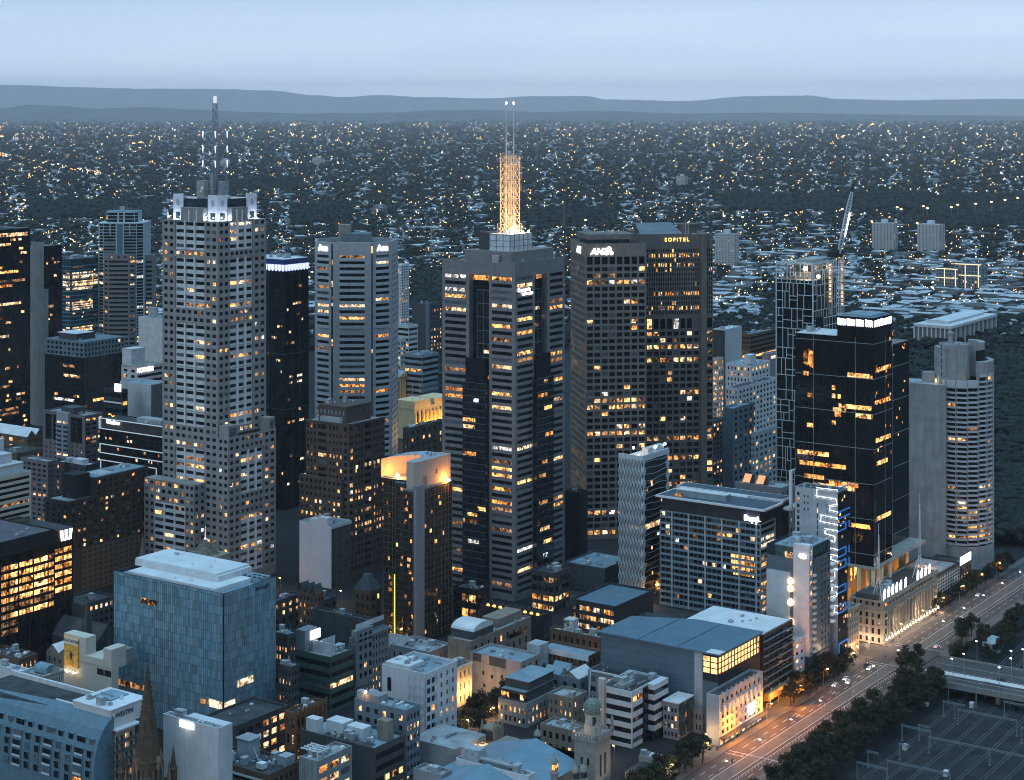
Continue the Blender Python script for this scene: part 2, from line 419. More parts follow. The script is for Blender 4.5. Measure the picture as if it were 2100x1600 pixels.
# ================================================================ helpers on B that need an inset corner
def _xR(s, px, y0=0.0):
 a = (px - CX) / F; X0 = s.X + y0 * s.V[0]; Y0 = s.Y + y0 * s.V[1]
 return (a * Y0 - X0) / (s.U[0] - a * s.U[1])
def _yL(s, px, x0=0.0):
 a = (px - CX) / F; X0 = s.X + x0 * s.U[0]; Y0 = s.Y + x0 * s.U[1]
 return (a * Y0 - X0) / (s.V[0] - a * s.V[1])
def _zat(s, py, x=0.0, y=0.0): return Zp(py, s.Y + x * s.U[1] + y * s.V[1])
B.xR = _xR; B.yL = _yL; B.zat = _zat
def lamp(name, loc, energy, col, parent=None, radius=.3, kind='POINT', rot=None, spot=None):
 l = bpy.data.lights.new(name, kind); l.energy = energy; l.color = col
 if kind in ('POINT', 'SPOT'): l.shadow_soft_size = radius
 if spot: l.spot_size = spot; l.spot_blend = .6
 o = bpy.data.objects.new(name, l); COL.objects.link(o); o.location = loc
 if rot: o.rotation_euler = rot
 if parent is not None: o.parent = parent
 return o
SIGN_W = E("sign_white_light", (1, .97, 1.0), 4.5)
SIGN_Y = E("sign_yellow_light", (1, .62, .13), 2.4)
SIGN_O = E("sign_orange_light", (1, .5, .08), 2.0)
LAMP_W = E("lamp_white_glow", (1, .96, .98), 14, 'NONE')
LAMP_A = E("lamp_amber_glow", (1, .62, .25), 12, 'NONE')
# ================================================================ stone tower with lit crown and antenna mast
def tower_crown_mast():
 b = B('stone_office_tower', 'tall grey stone stepped tower with white floodlit crown and antenna mast', 468, xl=333, xr=566, Y=1057, h=10, cat='skyscraper')
 st = M("tower_stone", (.30, .29, .28), rough=.7, var=.12, ns=.15, panel=(3.4, 2.2), joint=.7)
 pale = M("tower_pale_spandrel", (.66, .66, .66), rough=.5, var=.1, ns=.5, panel=(1.5, 1.2), joint=.7)
 t = b.yL(447); D = b.d; Ws = b.xR(546, t); zt = b.zat(455, 0, t); zp = b.z(900); fh = 4.42
 Lf = Fr((0, 0), (0, 1), (-1, 0)); Rs = Fr((0, t), (1, 0), (0, -1)); Rp = b.R
 fins = MB(); sp = MB()
 def face(fr, s0, s1, c0, c1, ztop, zbot, kinds, lit):
  """corner piers with paired windows, centre bay of ribbon floors or punched floors"""
  n = round((ztop - zbot) / fh); h = (ztop - zbot) / n
  rows = [(zbot + h * i + h * .3, zbot + h * i + h * .3 + h * .47) for i in range(n)]
  for (a, bb) in ((s0, c0), (c1, s1)):
   b.grid(fr, a, bb, zbot, ztop, even(a + (bb - a) * .06, bb - (bb - a) * .06, 2, .60), rows, lit=lit, hot=.07)
  i = 0
  while i < n:
   k = kinds(zbot + h * (i + .5)); j = i
   while j < n and kinds(zbot + h * (j + .5)) == k: j += 1
   za, zb = zbot + h * i, zbot + h * j
   if k == 'punch':
    b.grid(fr, c0, c1, za, zb, even(c0, c1, 5, .6), rows[i:j], lit=lit * 2, hot=.3)
   else:
    o = -.9; w = (c1 - c0) / 3
    b.grid(fr, c0, c1, za, zb, [(c0 + w * q + .35, c0 + w * q + w - .35) for q in range(3)], [(zz - h * .02, zz + h * .44) for zz, _ in rows[i:j]], mb=sp, rec=.3, lit=lit * .9, hot=.1, out=o)
    for q in (c0, c1): b.wall.quad(fr.p(q, za, o), fr.p(q, zb, o), fr.p(q, zb, 0), fr.p(q, za, 0))
    b.wall.quad(fr.p(c0, zb, o), fr.p(c1, zb, o), fr.p(c1, zb, 0), fr.p(c0, zb, 0)); b.wall.quad(fr.p(c0, za, o), fr.p(c1, za, o), fr.p(c1, za, 0), fr.p(c0, za, 0))
    for q in (1, 2):
     s = c0 + w * q; b.fbox(fins, fr, s - .42, s + .42, za, zb, o - .2, .35)
   i = j
  for zz in range(1, int(n / 3)):
   b.fbox(b.wall, fr, s0, s1, zbot + h * 3 * zz - .18, zbot + h * 3 * zz + .18, .003, .14)
 zy = lambda py: b.zat(py, 0, t)
 def kinds(z):
  if zy(523) > z > zy(538) or zy(642) > z > zy(672) or zy(886) > z > zy(924) or z > zy(461): return 'punch'
  return 'ribbon'
 cA, cB = b.yL(419), b.yL(359)
 face(Lf, t, D, cA, cB, zt, zp, kinds, .09)
 face(Rs, 0, Ws, b.xR(471.6, t), b.xR(519, t), zt, zp, kinds, .12)
 # the wider base of the tower: same facade, one bay nearer
 zkp = lambda z: 'punch' if (z > zp - 9 or zp - 34 > z > zp - 48) else 'ribbon'
 face(Lf, t, D, cA, cB, zp, 6, zkp, .12)
 b.grid(Lf, 0, t, 6, zp, even(0, t, 2, .55), floors(6, zp, fh, .47), lit=.12)
 face(Rp, 0, b.w, b.xR(494), b.xR(540), zp, 6, zkp, .12)
 b.back(0, b.w, 0, D, 0, zp); b.back(0, Ws, t, D, zp, zt)
 b.flat(Lf, 0, D, 0, 6); b.flat(Rp, 0, b.w, 0, 6)
 b.roof(0, b.w, 0, D, zp, par=2.0)
 # corner turrets of the base and the plain low wing on the left
 for (xa, xb, ya, yb) in ((0, t * 1.1, 0, t * .95), (b.w - 6.5, b.w, 0, t * .95)):
  m = MB(); m.box(xa + .5, xb - .5, ya + .5, yb - .2, zp - 2, zp + 7.2); b.part(m, 'corner_turret', st)
  g = MB(); g.box(xa + 1.6, xb - 1.6, ya + .44, ya + .49, zp + .6, zp + 5.6); b.part(g, 'turret_window', BLIND)
 y0, y1 = b.yL(421) * 1.0, D + 6.0; zl = b.zat(990, 0, y0); xo = -9.5
 Lw = Fr((xo, 0), (0, 1), (-1, 0)); Rw = Fr((xo, y0), (1, 0), (0, -1)); q = MB()
 a, c = y0 + 7.5, y1 - 9
 for (sa, sb) in ((y0, a), (c, y1)): b.grid(Lw, sa, sb, 0, zl, even(sa, sb, 2, .55), floors(0, zl, fh, .47), mb=q, lit=.2)
 b.grid(Lw, a, c, zl - 3 * fh, zl, even(a, c, 5, .6), floors(zl - 3 * fh, zl, fh, .5), mb=q, lit=.35)
 w3 = (c - a) / 3
 b.grid(Lw, a, c, 0, zl - 3 * fh, [(a + w3 * k + .4, a + w3 * (k + 1) - .4) for k in range(3)], floors(0, zl - 3 * fh, fh, .5), mb=sp, lit=.35)
 for k in (1, 2): b.fbox(fins, Lw, a + w3 * k - .4, a + w3 * k + .4, 0, zl - 3 * fh, .003, .5)
 b.grid(Rw, 0, -xo, 0, zl, even(0, -xo, 2, .5), floors(0, zl, fh, .47), mb=q, lit=.2)
 q.quad((xo, y1, 0), (0, y1, 0), (0, y1, zl), (xo, y1, zl)); q.quad((xo, y0, zl), (0, y0, zl), (0, y1, zl), (xo, y1, zl))
 b.part(q, 'low_wing', st)
 b.roof(0, Ws, t, D, zt, par=1.2, mat=DARK_ROOF)
 b.part(sp, 'spandrel_panel', pale); b.part(fins, 'facade_fin', WHITE_METAL)
 # lit crown: four corner walls with round openings, dark glass between, stone gables on each face
 m = 4.6; a0, a1, c0, c1 = m, Ws - m * .8, t + m, D - m; ch = 15.4; wl = 8.2
 cw = M("crown_white_panel", (.74, .75, .78), rough=.5, var=.06, ns=.4, panel=(3, 2.4), joint=.8)
 crg = GL("crown_glass", (.03, .045, .055), panel=(1.2, 1.2)); glow = E("crown_inner_glow", (.55, .68, 1), .7)
 for (cx, cy_, sx, sy) in ((a0, c0, 1, 1), (a1, c0, -1, 1), (a0, c1, 1, -1), (a1, c1, -1, -1)):
  w = MB(); w.prism([(cx, cy_), (cx + sx * wl, cy_), (cx + sx * wl, cy_ + sy * 1.0), (cx + sx, cy_ + sy), (cx + sx, cy_ + sy * wl), (cx, cy_ + sy * wl)][::(1 if sx * sy > 0 else -1)], zt - .8, zt + ch)
  o = b.part(w, 'crown_corner', cw)
  for (fr_, mid) in ((Fr((cx, cy_), (1, 0), (0, -sy)), sx * wl / 2), (Fr((cx, cy_), (0, 1), (-sx, 0)), sy * wl / 2)):
   g = MB(); pts = [fr_.p(mid + 1.55 * cos(2 * pi * k / 20), zt + 10.4 + 2.1 * sin(2 * pi * k / 20), .05) for k in range(20)]
   g.poly(pts); b.part(g, 'round_opening', M("crown_disc", (.36, .42, .52), rough=.4, var=.1), o).parent = o
   g = MB(); g.quad(*[fr_.p(mid + dx, z, .05) for dx, z in ((-2, zt + .4), (2, zt + .4), (2, zt + 4.6), (-2, zt + 4.6))]); b.part(g, 'crown_window', crg, o).parent = o
 k = MB(); k.box(a0 + 1.4, a1 - 1.4, c0 + 1.4, c1 - 1.4, zt - 1, zt + 12.9); b.part(k, 'crown_glazing', crg)
 for fr_, s0, s1 in ((Fr((0, t), (1, 0), (0, -1)), b.xR(476, t), b.xR(508, t)), (Fr((0, 0), (0, 1), (-1, 0)), b.yL(416), b.yL(371))):
  g = MB(); b.fbox(g, fr_, s0, s1, zt - 1.1, zt + 7.8, -4, -.05)
  o = b.part(g, 'crown_gable', st); f2 = MB()
  for e in (.28, .62): s = s0 + (s1 - s0) * e; b.fbox(f2, fr_, s - .4, s + .4, zt - 1, zt + 6.6, 0, .4)
  b.part(f2, 'gable_fins', WHITE_METAL, o).parent = o
 for p in ((a0 - 2.2, c0 - 2.2), (a0 + 6.5, c0 - 3.0), (a0 - 3.0, c0 + 6.5), (a1 - 3, c0 - 3.2), (a0 - 3.2, c1 - 3), (a1 + 2, c0 + 3)):
  lamp('crown_floodlight', (p[0], p[1], zt + 1.4), 1400, (.66, .74, 1.0), b.root, .4)
 # plant houses, lattice mast, dish
 cx, cyy = (a0 + a1) / 2, (c0 + c1) / 2; zr = zt + ch - 1.5
 for (dx, dy, w, d, h, mt) in ((-3.5, 6, 6.5, 6, 9.5, 'l'), (4.5, -1, 6, 7, 9, 'd'), (1, 9, 9, 5, 6.5, 'd'), (-1, 1, 2.5, 2.5, 14, 'l')):
  p = MB(); p.box(cx + dx - w / 2, cx + dx + w / 2, cyy + dy - d / 2, cyy + dy + d / 2, zt + 10, zr + h)
  b.part(p, 'plant_room', M("mast_plant_pale", (.36, .37, .36), panel=(2, 2)) if mt == 'l' else PLANT)
 mast = MB(); ms = M("mast_grey_steel", (.28, .32, .38), rough=.5, var=.15, ns=.6); zz0 = zr + 4
 Ym = b.Y + cx * b.U[1] + cyy * b.V[1]; zz1 = Zp(268, Ym); ztip = Zp(203, Ym); r = 5.2
 cage = [(cx + r * sx, cyy + r * sy) for sx, sy in ((-1, -1), (1, -1), (1, 1), (-1, 1))]
 for p in cage: mast.bar((*p, zz0), (*p, zz1), .17)
 nl = 4
 for i in range(nl + 1):
  z = zz0 + (zz1 - zz0) * i / nl
  for q in range(4):
   p, e = cage[q], cage[(q + 1) % 4]; mast.bar((*p, z), (*e, z), .12)
   if i < nl:
    z2 = zz0 + (zz1 - zz0) * (i + 1) / nl; mid = ((p[0] + e[0]) / 2, (p[1] + e[1]) / 2, z)
    mast.bar((*p, z2), mid, .10); mast.bar((*e, z2), mid, .10)
  for p in cage: mast.bar((*p, z), (cx, cyy, z), .08)
 for sx, sy in ((-1, -1), (1, -1), (1, 1), (-1, 1)):
  mast.bar((cx + sx * 1.05, cyy + sy * 1.05, zz0), (cx + sx * .95, cyy + sy * .95, ztip - 2.5), .2, 5)
 z = zz0
 while z < ztip - 4:
  for sx, sy, tx, ty in ((-1, -1, 1, -1), (1, -1, 1, 1), (1, 1, -1, 1), (-1, 1, -1, -1)):
   mast.bar((cx + sx, cyy + sy, z), (cx + tx, cyy + ty, z + 2.2), .07); mast.bar((cx + sx, cyy + sy, z), (cx + tx, cyy + ty, z), .07)
  z += 2.2
 mo = b.part(mast, 'antenna_mast', ms)
 cap = MB(); cap.lathe(cx, cyy, [(1.0, ztip - 2.5), (1.1, ztip), (1.05, ztip + 1.4), (.9, ztip + 1.6)], 12); o = b.part(cap, 'mast_cap', E("mast_cap_lit", (.95, .96, 1), .6), mo); o.parent = mo
 for k in range(6):
  g = MB(); a = 2.1 * k; g.box(cx + 1.3 * cos(a) - .3, cx + 1.3 * cos(a) + .3, cyy + 1.3 * sin(a) - .3, cyy + 1.3 * sin(a) + .3, ztip - 6 - k * 2.1, ztip - 3.4 - k * 2.1); o = b.part(g, 'panel_antenna', STEEL, mo); o.parent = mo
 fl = E("mast_strip_light", (.70, .74, 1), 2.0)
 for p in cage[:2] + cage[3:]:
  for i in range(nl - 1):
   z2 = zz0 + (zz1 - zz0) * (i + 2) / nl; g = MB(); g.bar((p[0], p[1], z2 - 5.2), (p[0], p[1], z2 - .3), .10, 6, .42); o = b.part(g, 'mast_light', fl, mo); o.parent = mo
 g = MB(); dx, dy = cx + 8.2, cyy - 1; zd = Zp(337, Ym); prof = []
 for i in range(7):
  rr = 3.4 * i / 6; prof.append((rr, rr * rr * .115))
 ax = np.array((.45, .75, .48)); ax /= np.linalg.norm(ax); e1 = np.cross(ax, (0, 0, 1)); e1 /= np.linalg.norm(e1); e2 = np.cross(ax, e1); c0_ = np.array((dx, dy, zd)); nb = len(g.v)
 for rr, hh in prof:
  for i in range(20): tt = 2 * pi * i / 20; g.v.append(tuple(c0_ + ax * hh + rr * (cos(tt) * e1 + sin(tt) * e2)))
 for k2 in range(6):
  for i in range(20): j = (i + 1) % 20; g.f.append((nb + k2 * 20 + i, nb + k2 * 20 + j, nb + k2 * 20 + 20 + j, nb + k2 * 20 + 20 + i)); g.m.append(0)
 g.bar((dx, dy, zd - 1), (dx - 1.6, dy, zd - 5.5), .25); g.bar(tuple(c0_ + ax * .5), tuple(c0_ + ax * 2.6), .1)
 o = b.part(g, 'satellite_dish', M("dish_white", (.72, .70, .70), rough=.5, var=.1), mo, True); o.parent = mo
 for (ddx, ddy, r_, zz) in ((-8, 3, 1.0, zr + 5), (-6.5, 5.5, .8, zr + 3)):
  g = MB(); g.lathe(0, 0, [(.1, 0), (r_, .35), (r_, .5)], 14); o = b.part(g, 'small_dish', WHITE_METAL, mo); o.parent = mo; o.location = (cx + ddx, cyy + ddy, zz); o.rotation_euler = (radians(80), 0, radians(-60))
 g = MB(); g.bar((1.5, D - 3, zt), (1.5, D - 3, zt + 6), .12); g.box(1.1, 1.9, D - 3.3, D - 2.7, zt + 1, zt + 4.5); b.part(g, 'corner_aerial', WHITE_METAL)
 b.clutter(a0 + 2, a1 - 4, c0 + 2, c1 - 4, zt + 12.9, 10, 3)
 b.done(st)
tower_crown_mast()
# ================================================================ granite tower carrying the gold lattice mast
def tower_gold_mast():
 b = B('granite_office_tower', 'broad grey granite tower with ribbon windows under a gold lit lattice mast', 1056, 540, xl=907, xr=1158, Y=1026, cat='skyscraper')
 gr = M("blue_granite", (.20, .20, .205), rough=.45, var=.12, ns=.2, panel=(1.7, 1.5), joint=.62, spec=.5)
 cg = GL("granite_tower_glass", (.012, .016, .02), panel=(1.6, 3.6), joint=(.04, .045, .05))
 fh = 3.93; zt = b.h; n = 46
 def side(fr, Ls, pxs, cyc):
  # pxs: splits of this side: pier bay | dark glass shaft | pier bay
  s0, s1, s2, s3 = pxs; top = zt - 8.2
  rows = []; z = top - .3
  while z > 4: rows.append((z - 2.05, z)); z -= fh
  rows = rows[::-1]
  for (a, c) in ((s0, s1), (s2, s3)):
   b.grid(fr, a, c, 0, top, [(a + (c - a) * .13, c - (c - a) * .13)] if c - a < 4 else [(a + .12 * (c - a), c - .10 * (c - a))], rows, rec=.45, lit=.16, hot=.12)
  b.flat(fr, s0, s3, top, zt)
  # recessed glass shaft with two-storey transoms and bridging floors
  d = 4.2; zz = top - 8.5
  g = MB(); g.quad(fr.p(s1, 0, -d), fr.p(s2, 0, -d), fr.p(s2, top, -d), fr.p(s1, top, -d)); b.part(g, 'glass_shaft', cg)
  for s in (s1, s2): b.wall.quad(fr.p(s, 0, -d), fr.p(s, top, -d), fr.p(s, top), fr.p(s, 0))
  b.wall.quad(fr.p(s1, top, -d), fr.p(s2, top, -d), fr.p(s2, top), fr.p(s1, top))
  w = s2 - s1; fcol = M("shaft_frame", (.10, .12, .14), rough=.4, var=.1)
  g = MB(); b.fbox(g, fr, s1, s1 + w * .62, 0, zz, -d + .05, -.7); o = b.part(g, 'projecting_bay', cg); e = MB()
  for k in range(0, n // 2):
   z = zz - k * fh * 2
   if z < 6: break
   b.fbox(e, fr, s1, s1 + w * .64, z - .25, z + .12, -.68, -.45)
  for q in (0.02, .3, .61): b.fbox(e, fr, s1 + w * q - .12, s1 + w * q + .12, 4, zz, -.68, -.43)
  b.part(e, 'bay_frame', fcol, o).parent = o
  b.litstrip(fr, s1 + .6, s2 - .3, top - 3.2, top - .4, -d + .1)
  for k in range(9):
   z = zt - 20 - b.rng.random() ** .8 * (zt - 30); w1 = b.rng.uniform(.2, .6) * w
   b.litstrip(fr, s1 + .4, s1 + min(w1, w * .58), z, z + 2.0, -.66)
   if k % 2: b.litstrip(fr, s1 + w * .66, s2 - .3, z + fh, z + fh + 2.0, -d + .1)
  b.litstrip(fr, s1 + .3, s1 + w * .58, zt * .40, zt * .40 + 3.2, -.66)
 side(b.L, b.d, (0, b.sL(1003), b.sL(962), b.d), 0)
 side(b.R, b.w, (0, b.sR(1097), b.sR(1123), b.w), 1)
 b.back(); b.roof(par=1.5, mat=GREY_ROOF)
 # lower glazed bays standing in front of the tower foot
 for (fr, s0, s1, z1, o) in ((b.L, b.sL(1003), b.sL(955), b.z(792), 3.2), (b.R, b.sR(1093), b.sR(1127), b.z(785), 3.0)):
  g = MB(); b.fbox(g, fr, s0, s1, 0, z1, .02, o); b.fbox(g, fr, s0 + 1, s1 - 1, z1, z1 + 14, .02, o * .5)
  oo = b.part(g, 'glazed_bay', cg)
  e = MB(); k = 0; z = z1
  while z > 3:
   b.fbox(e, fr, s0 - .05, s1 + .05, z - .15, z + .1, o + .003, o + .12); z -= fh
  b.part(e, 'bay_transom', M("shaft_frame", (.1, .12, .14)), oo).parent = oo
  for z in [z1 - fh * k + .6 for k in range(1, int(z1 / fh))]:
   if b.rng.random() < .3:
    a = s0 + b.rng.random() * (s1 - s0) * .5; b.litstrip(fr, a, min(s1 - .3, a + b.rng.uniform(2, (s1 - s0) * .7)), z, z + 2.2, o + .03)
 # stepped roof house, framed white tank room, lattice mast
 ix = b.w * .12; iy = b.d * .05
 k = MB(); k.box(ix * .4, b.w - ix, iy + 1.5, b.d * .72, zt - 1.5, zt + 6); b.part(k, 'roof_house', gr)
 wx0, wx1, wy0, wy1 = b.xR(1046, 8), b.xR(1091, 8), 8, b.yL(1004, b.xR(1046, 8)); z0, z1 = zt + 6, zt + 15.8
 k = MB(); k.box(wx0, wx1, wy0, wy1, z0, z1); o = b.part(k, 'tank_room', M("tank_white_panel", (.56, .62, .66), rough=.4, var=.2, ns=.4))
 e = MB()
 for fr, ln, cnt in ((Fr((wx0, wy0), (1, 0), (0, -1)), wx1 - wx0, 5), (Fr((wx0, wy0), (0, 1), (-1, 0)), wy1 - wy0, 3)):
  for i in range(cnt + 1): b.fbox(e, fr, ln * i / cnt - .16, ln * i / cnt + .16, z0, z1, .01, .25)
  for z in (z0 + 2.6, z0 + 6, z1 - .3): b.fbox(e, fr, 0, ln, z - .14, z + .14, .255, .4)
 b.part(e, 'panel_frame', M("tank_frame", (.12, .18, .22)), o).parent = o
 k = MB(); k.box(wx0 + 2, wx1, wy1, wy1 + 9, z0, z1 + .5); b.part(k, 'louvre_room', PLANT_D)
 k = MB(); k.box(-.6, 1.6, b.d * .22, b.d * .30, zt - .6, zt + 4); b.part(k, 'cleaning_cradle', PLANT); b.clutter(2, b.w - 5, 1, iy + 1.4, zt - 1.5, 8, 4); b.clutter(wx0, wx1 - 3, wy0, wy1 - 3, z1, 5, 9)
 gs = M("mast_cream_steel", (.72, .58, .40), rough=.5, var=.08, ns=.5); mx, my = (wx0 + wx1) / 2 + .5, (wy0 + wy1) / 2 + 1; r = 4.05
 Ym = b.Y + mx * b.U[1] + my * b.V[1]; zb = z1; zc = Zp(320, Ym); T = MB(); cs = [(mx + r * sx, my + r * sy) for sx, sy in ((-1, -1), (1, -1), (1, 1), (-1, 1))]
 for p in cs: T.bar((*p, zb), (*p, zc), .26, 5)
 nb = 9
 for i in range(nb):
  za, zz = zb + (zc - zb) * i / nb, zb + (zc - zb) * (i + 1) / nb
  for q in range(4):
   p, e = cs[q], cs[(q + 1) % 4]; md = ((p[0] + e[0]) / 2, (p[1] + e[1]) / 2)
   T.bar((*p, za), (*md, zz), .15); T.bar((*e, za), (*md, zz), .15); T.bar((*p, zz), (*e, zz), .17); T.bar((*md, za), (*md, zz), .14); T.bar((*p, zz), (*md, za), .11); T.bar((*e, zz), (*md, za), .11)
  if i > 0: T.box(mx - r, mx + r, my - r, my + r, zz - .12, zz + .12) if i % 2 else None
  T.bar((mx - .9, my, za), (mx + .9, my, zz), .12); T.bar((mx + .9, my, za), (mx - .9, my, zz), .12)
 for sx in (-1.0, 1.0): T.bar((mx + sx, my, zb), (mx + sx, my, zc), .3, 6)
 for (x, y) in ((mx - r - 2.2, my - r), (mx + r + 2.2, my - r), (mx - r, my + r + 2), (mx + r, my + r + 2)):
  for k2 in (0, 2.2): T.bar((x, y, zb), (x, y, zb + 5.5), .3); T.bar((x, y, zb + 5.5), (mx + (x - mx) * .55, y, zb + 5.5), .3); T.bar((x, y, zb + .3), (mx + (x - mx) * .55, y, zb + .3), .3); T.bar((x, y, zb + 5.5), (mx + (x - mx) * .5, y, zb), .2)
 for k2 in range(3): z = zb + 12 + k2 * 7; T.bar((mx - r - 2, my - r, z), (mx - r, my - r, z), .1); T.bar((mx - r - 2, my - r, z + 4), (mx - r, my - r, z + 4), .1); T.bar((mx - r - 2, my - r, z - .6), (mx - r - 2, my - r, z + 4.6), .12)
 for k2 in range(3): z = zc - 20 + k2 * 6; T.bar((mx + r + 1.6, my - r, z), (mx + r, my - r, z), .1); T.bar((mx + r + 1.6, my - r, z - 1), (mx + r + 1.6, my - r, z + 4), .12)
 mo = b.part(T, 'lattice_mast', gs)
 tip = Zp(214, Ym)
 for sx in (-2.35, 2.35):
  g = MB(); px_, py_ = mx + sx * .82, my - sx * .57; g.bar((px_, py_, zb), (px_, py_, tip), .55, 8, .34); o = b.part(g, 'mast_pole', M("mast_pole_white", (.62, .60, .58), rough=.4, var=.06), mo); o.parent = mo
  g = MB(); g.lathe(px_, py_, [(.2, tip), (.55, tip + .3), (.6, tip + .9), (.2, tip + 1.4)], 10); q = b.part(g, 'beacon_lamp', E("beacon_white", (1, .93, .95), 16), o); q.parent = o
 for sx, sy in ((-1, -1), (1, -1), (1, 1), (-1, 1)):
  g = MB(); g.bar((mx + r * sx, my + r * sy, zc), (mx + r * sx, my + r * sy, zc + 7), .06, 4, .03); q = b.part(g, 'whip_aerial', STEEL, mo); q.parent = mo
 for p in ((mx - 3, my - 3.2), (mx + 3, my - 3.2), (mx, my + 1), (mx - 3.4, my - 6.5), (mx + 3.4, my - 6.5)):
  lamp('mast_floodlight', (p[0], p[1], zb + 1.2), 2500, (1, .62, .30), b.root, .3)
 for z in (10, 24, 38):
  for sx, sy in ((-1, .4), (.4, -1)): lamp('mast_floodlight', (mx + sx * 7.5 - 3, my + sy * 7.5 - 3, zb + z), 6500 - 90 * z, (1, .60, .28), b.root, .3)
 for i in range(4): g = MB(); x = wx0 + 1.5 + i * .3; g.lathe(wx0 + (wx1 - wx0) * (i + .5) / 4, wy0 + .6, [(.2, z1), (.45, z1 + .5), (.45, z1 + 1.2), (.1, z1 + 1.5)], 8); b.part(g, 'roof_lamp', LAMP_A if i % 2 else LAMP_W)
 s = Fr((0, 0), (1, 0), (0, -1)); b.sign('Raymonds', s, b.w * .17, b.z(597), 3.0, SIGN_W, .4, 1.0, 0, .04); b.sign('DIMENSION', s, b.w * .24, b.z(606), 2.0, SIGN_W, .4, 1.0, 0, .02)
 b.done(gr)
tower_gold_mast()
# ================================================================ twin concrete towers turned across the grid
def tower_bank_logo():
 b = B('concrete_office_tower', 'brown concrete tower of square windows with a white bank sign on top', 1201, 500, xl=1170, xr=1325, Y=1175, th=79.5, cat='skyscraper')
 cc = M("brown_concrete", (.215, .195, .17), rough=.8, var=.12, ns=.12, streak=.12)
 zt = b.h; fh = 4.35; top = zt - 8.6
 rows = [(top - 5.3, top - .3)]; z = top - 5.3 - 1.75
 while z > 4: rows.append((z - 2.7, z)); z -= fh
 rows = rows[::-1]
 b.grid(b.R, 0, b.w, 0, zt, even(.4, b.w - .4, 8, .78), rows, rec=.5, lit=.10, hot=.10)
 b.grid(b.L, 0, b.d, 0, zt, even(1, b.d - 1, 14, .7), rows, rec=.5, lit=.10, hot=.12)
 b.back(); b.roof(par=2.5, mat=DARK_ROOF)
 cap = M("brown_concrete_dark", (.17, .16, .15), rough=.8, var=.15)
 k = MB(); k.box(4, b.w - 9, 9, b.d - 9, zt - 2.5, zt + 2.2); b.part(k, 'plant_glazing', GL("plant_glass", (.05, .08, .1), panel=(1.5, 4.8)))
 k = MB(); pts = [(2.5, 8), (6, 5.5), (b.w - 9, 5.5), (b.w - 6, 8), (b.w - 6, b.d - 8), (2.5, b.d - 8)]; k.prism(pts, zt + 2.2, zt + 5.6); b.part(k, 'plant_roof', cap)
 b.clutter(6, b.w - 14, 9, b.d - 12, zt + 5.6, 9, 5)
 b.sign('ANZ', b.R, b.w * .225, b.z(517), 5.6, SIGN_W, .4, 1.0, .2, .22); b.sign('ANZ', b.L, b.d * .42, b.z(517), 5.6, SIGN_W, .4, 1.0, .2, .22)
 g = MB(); cx = b.w * .385; z = b.z(517)
 for dx, dz, r in ((0, 1.6, 1.55), (-1.7, -.9, 1.2), (1.7, -.9, 1.2), (-.9, .2, 1.0), (.9, .2, 1.0)):
  g.poly([b.R.p(cx + dx + r * cos(2 * pi * k / 16), z + dz + r * 1.15 * sin(2 * pi * k / 16), .42) for k in range(16)])
 b.part(g, 'sign_emblem', SIGN_W)
 b.done([cc])
tower_bank_logo()
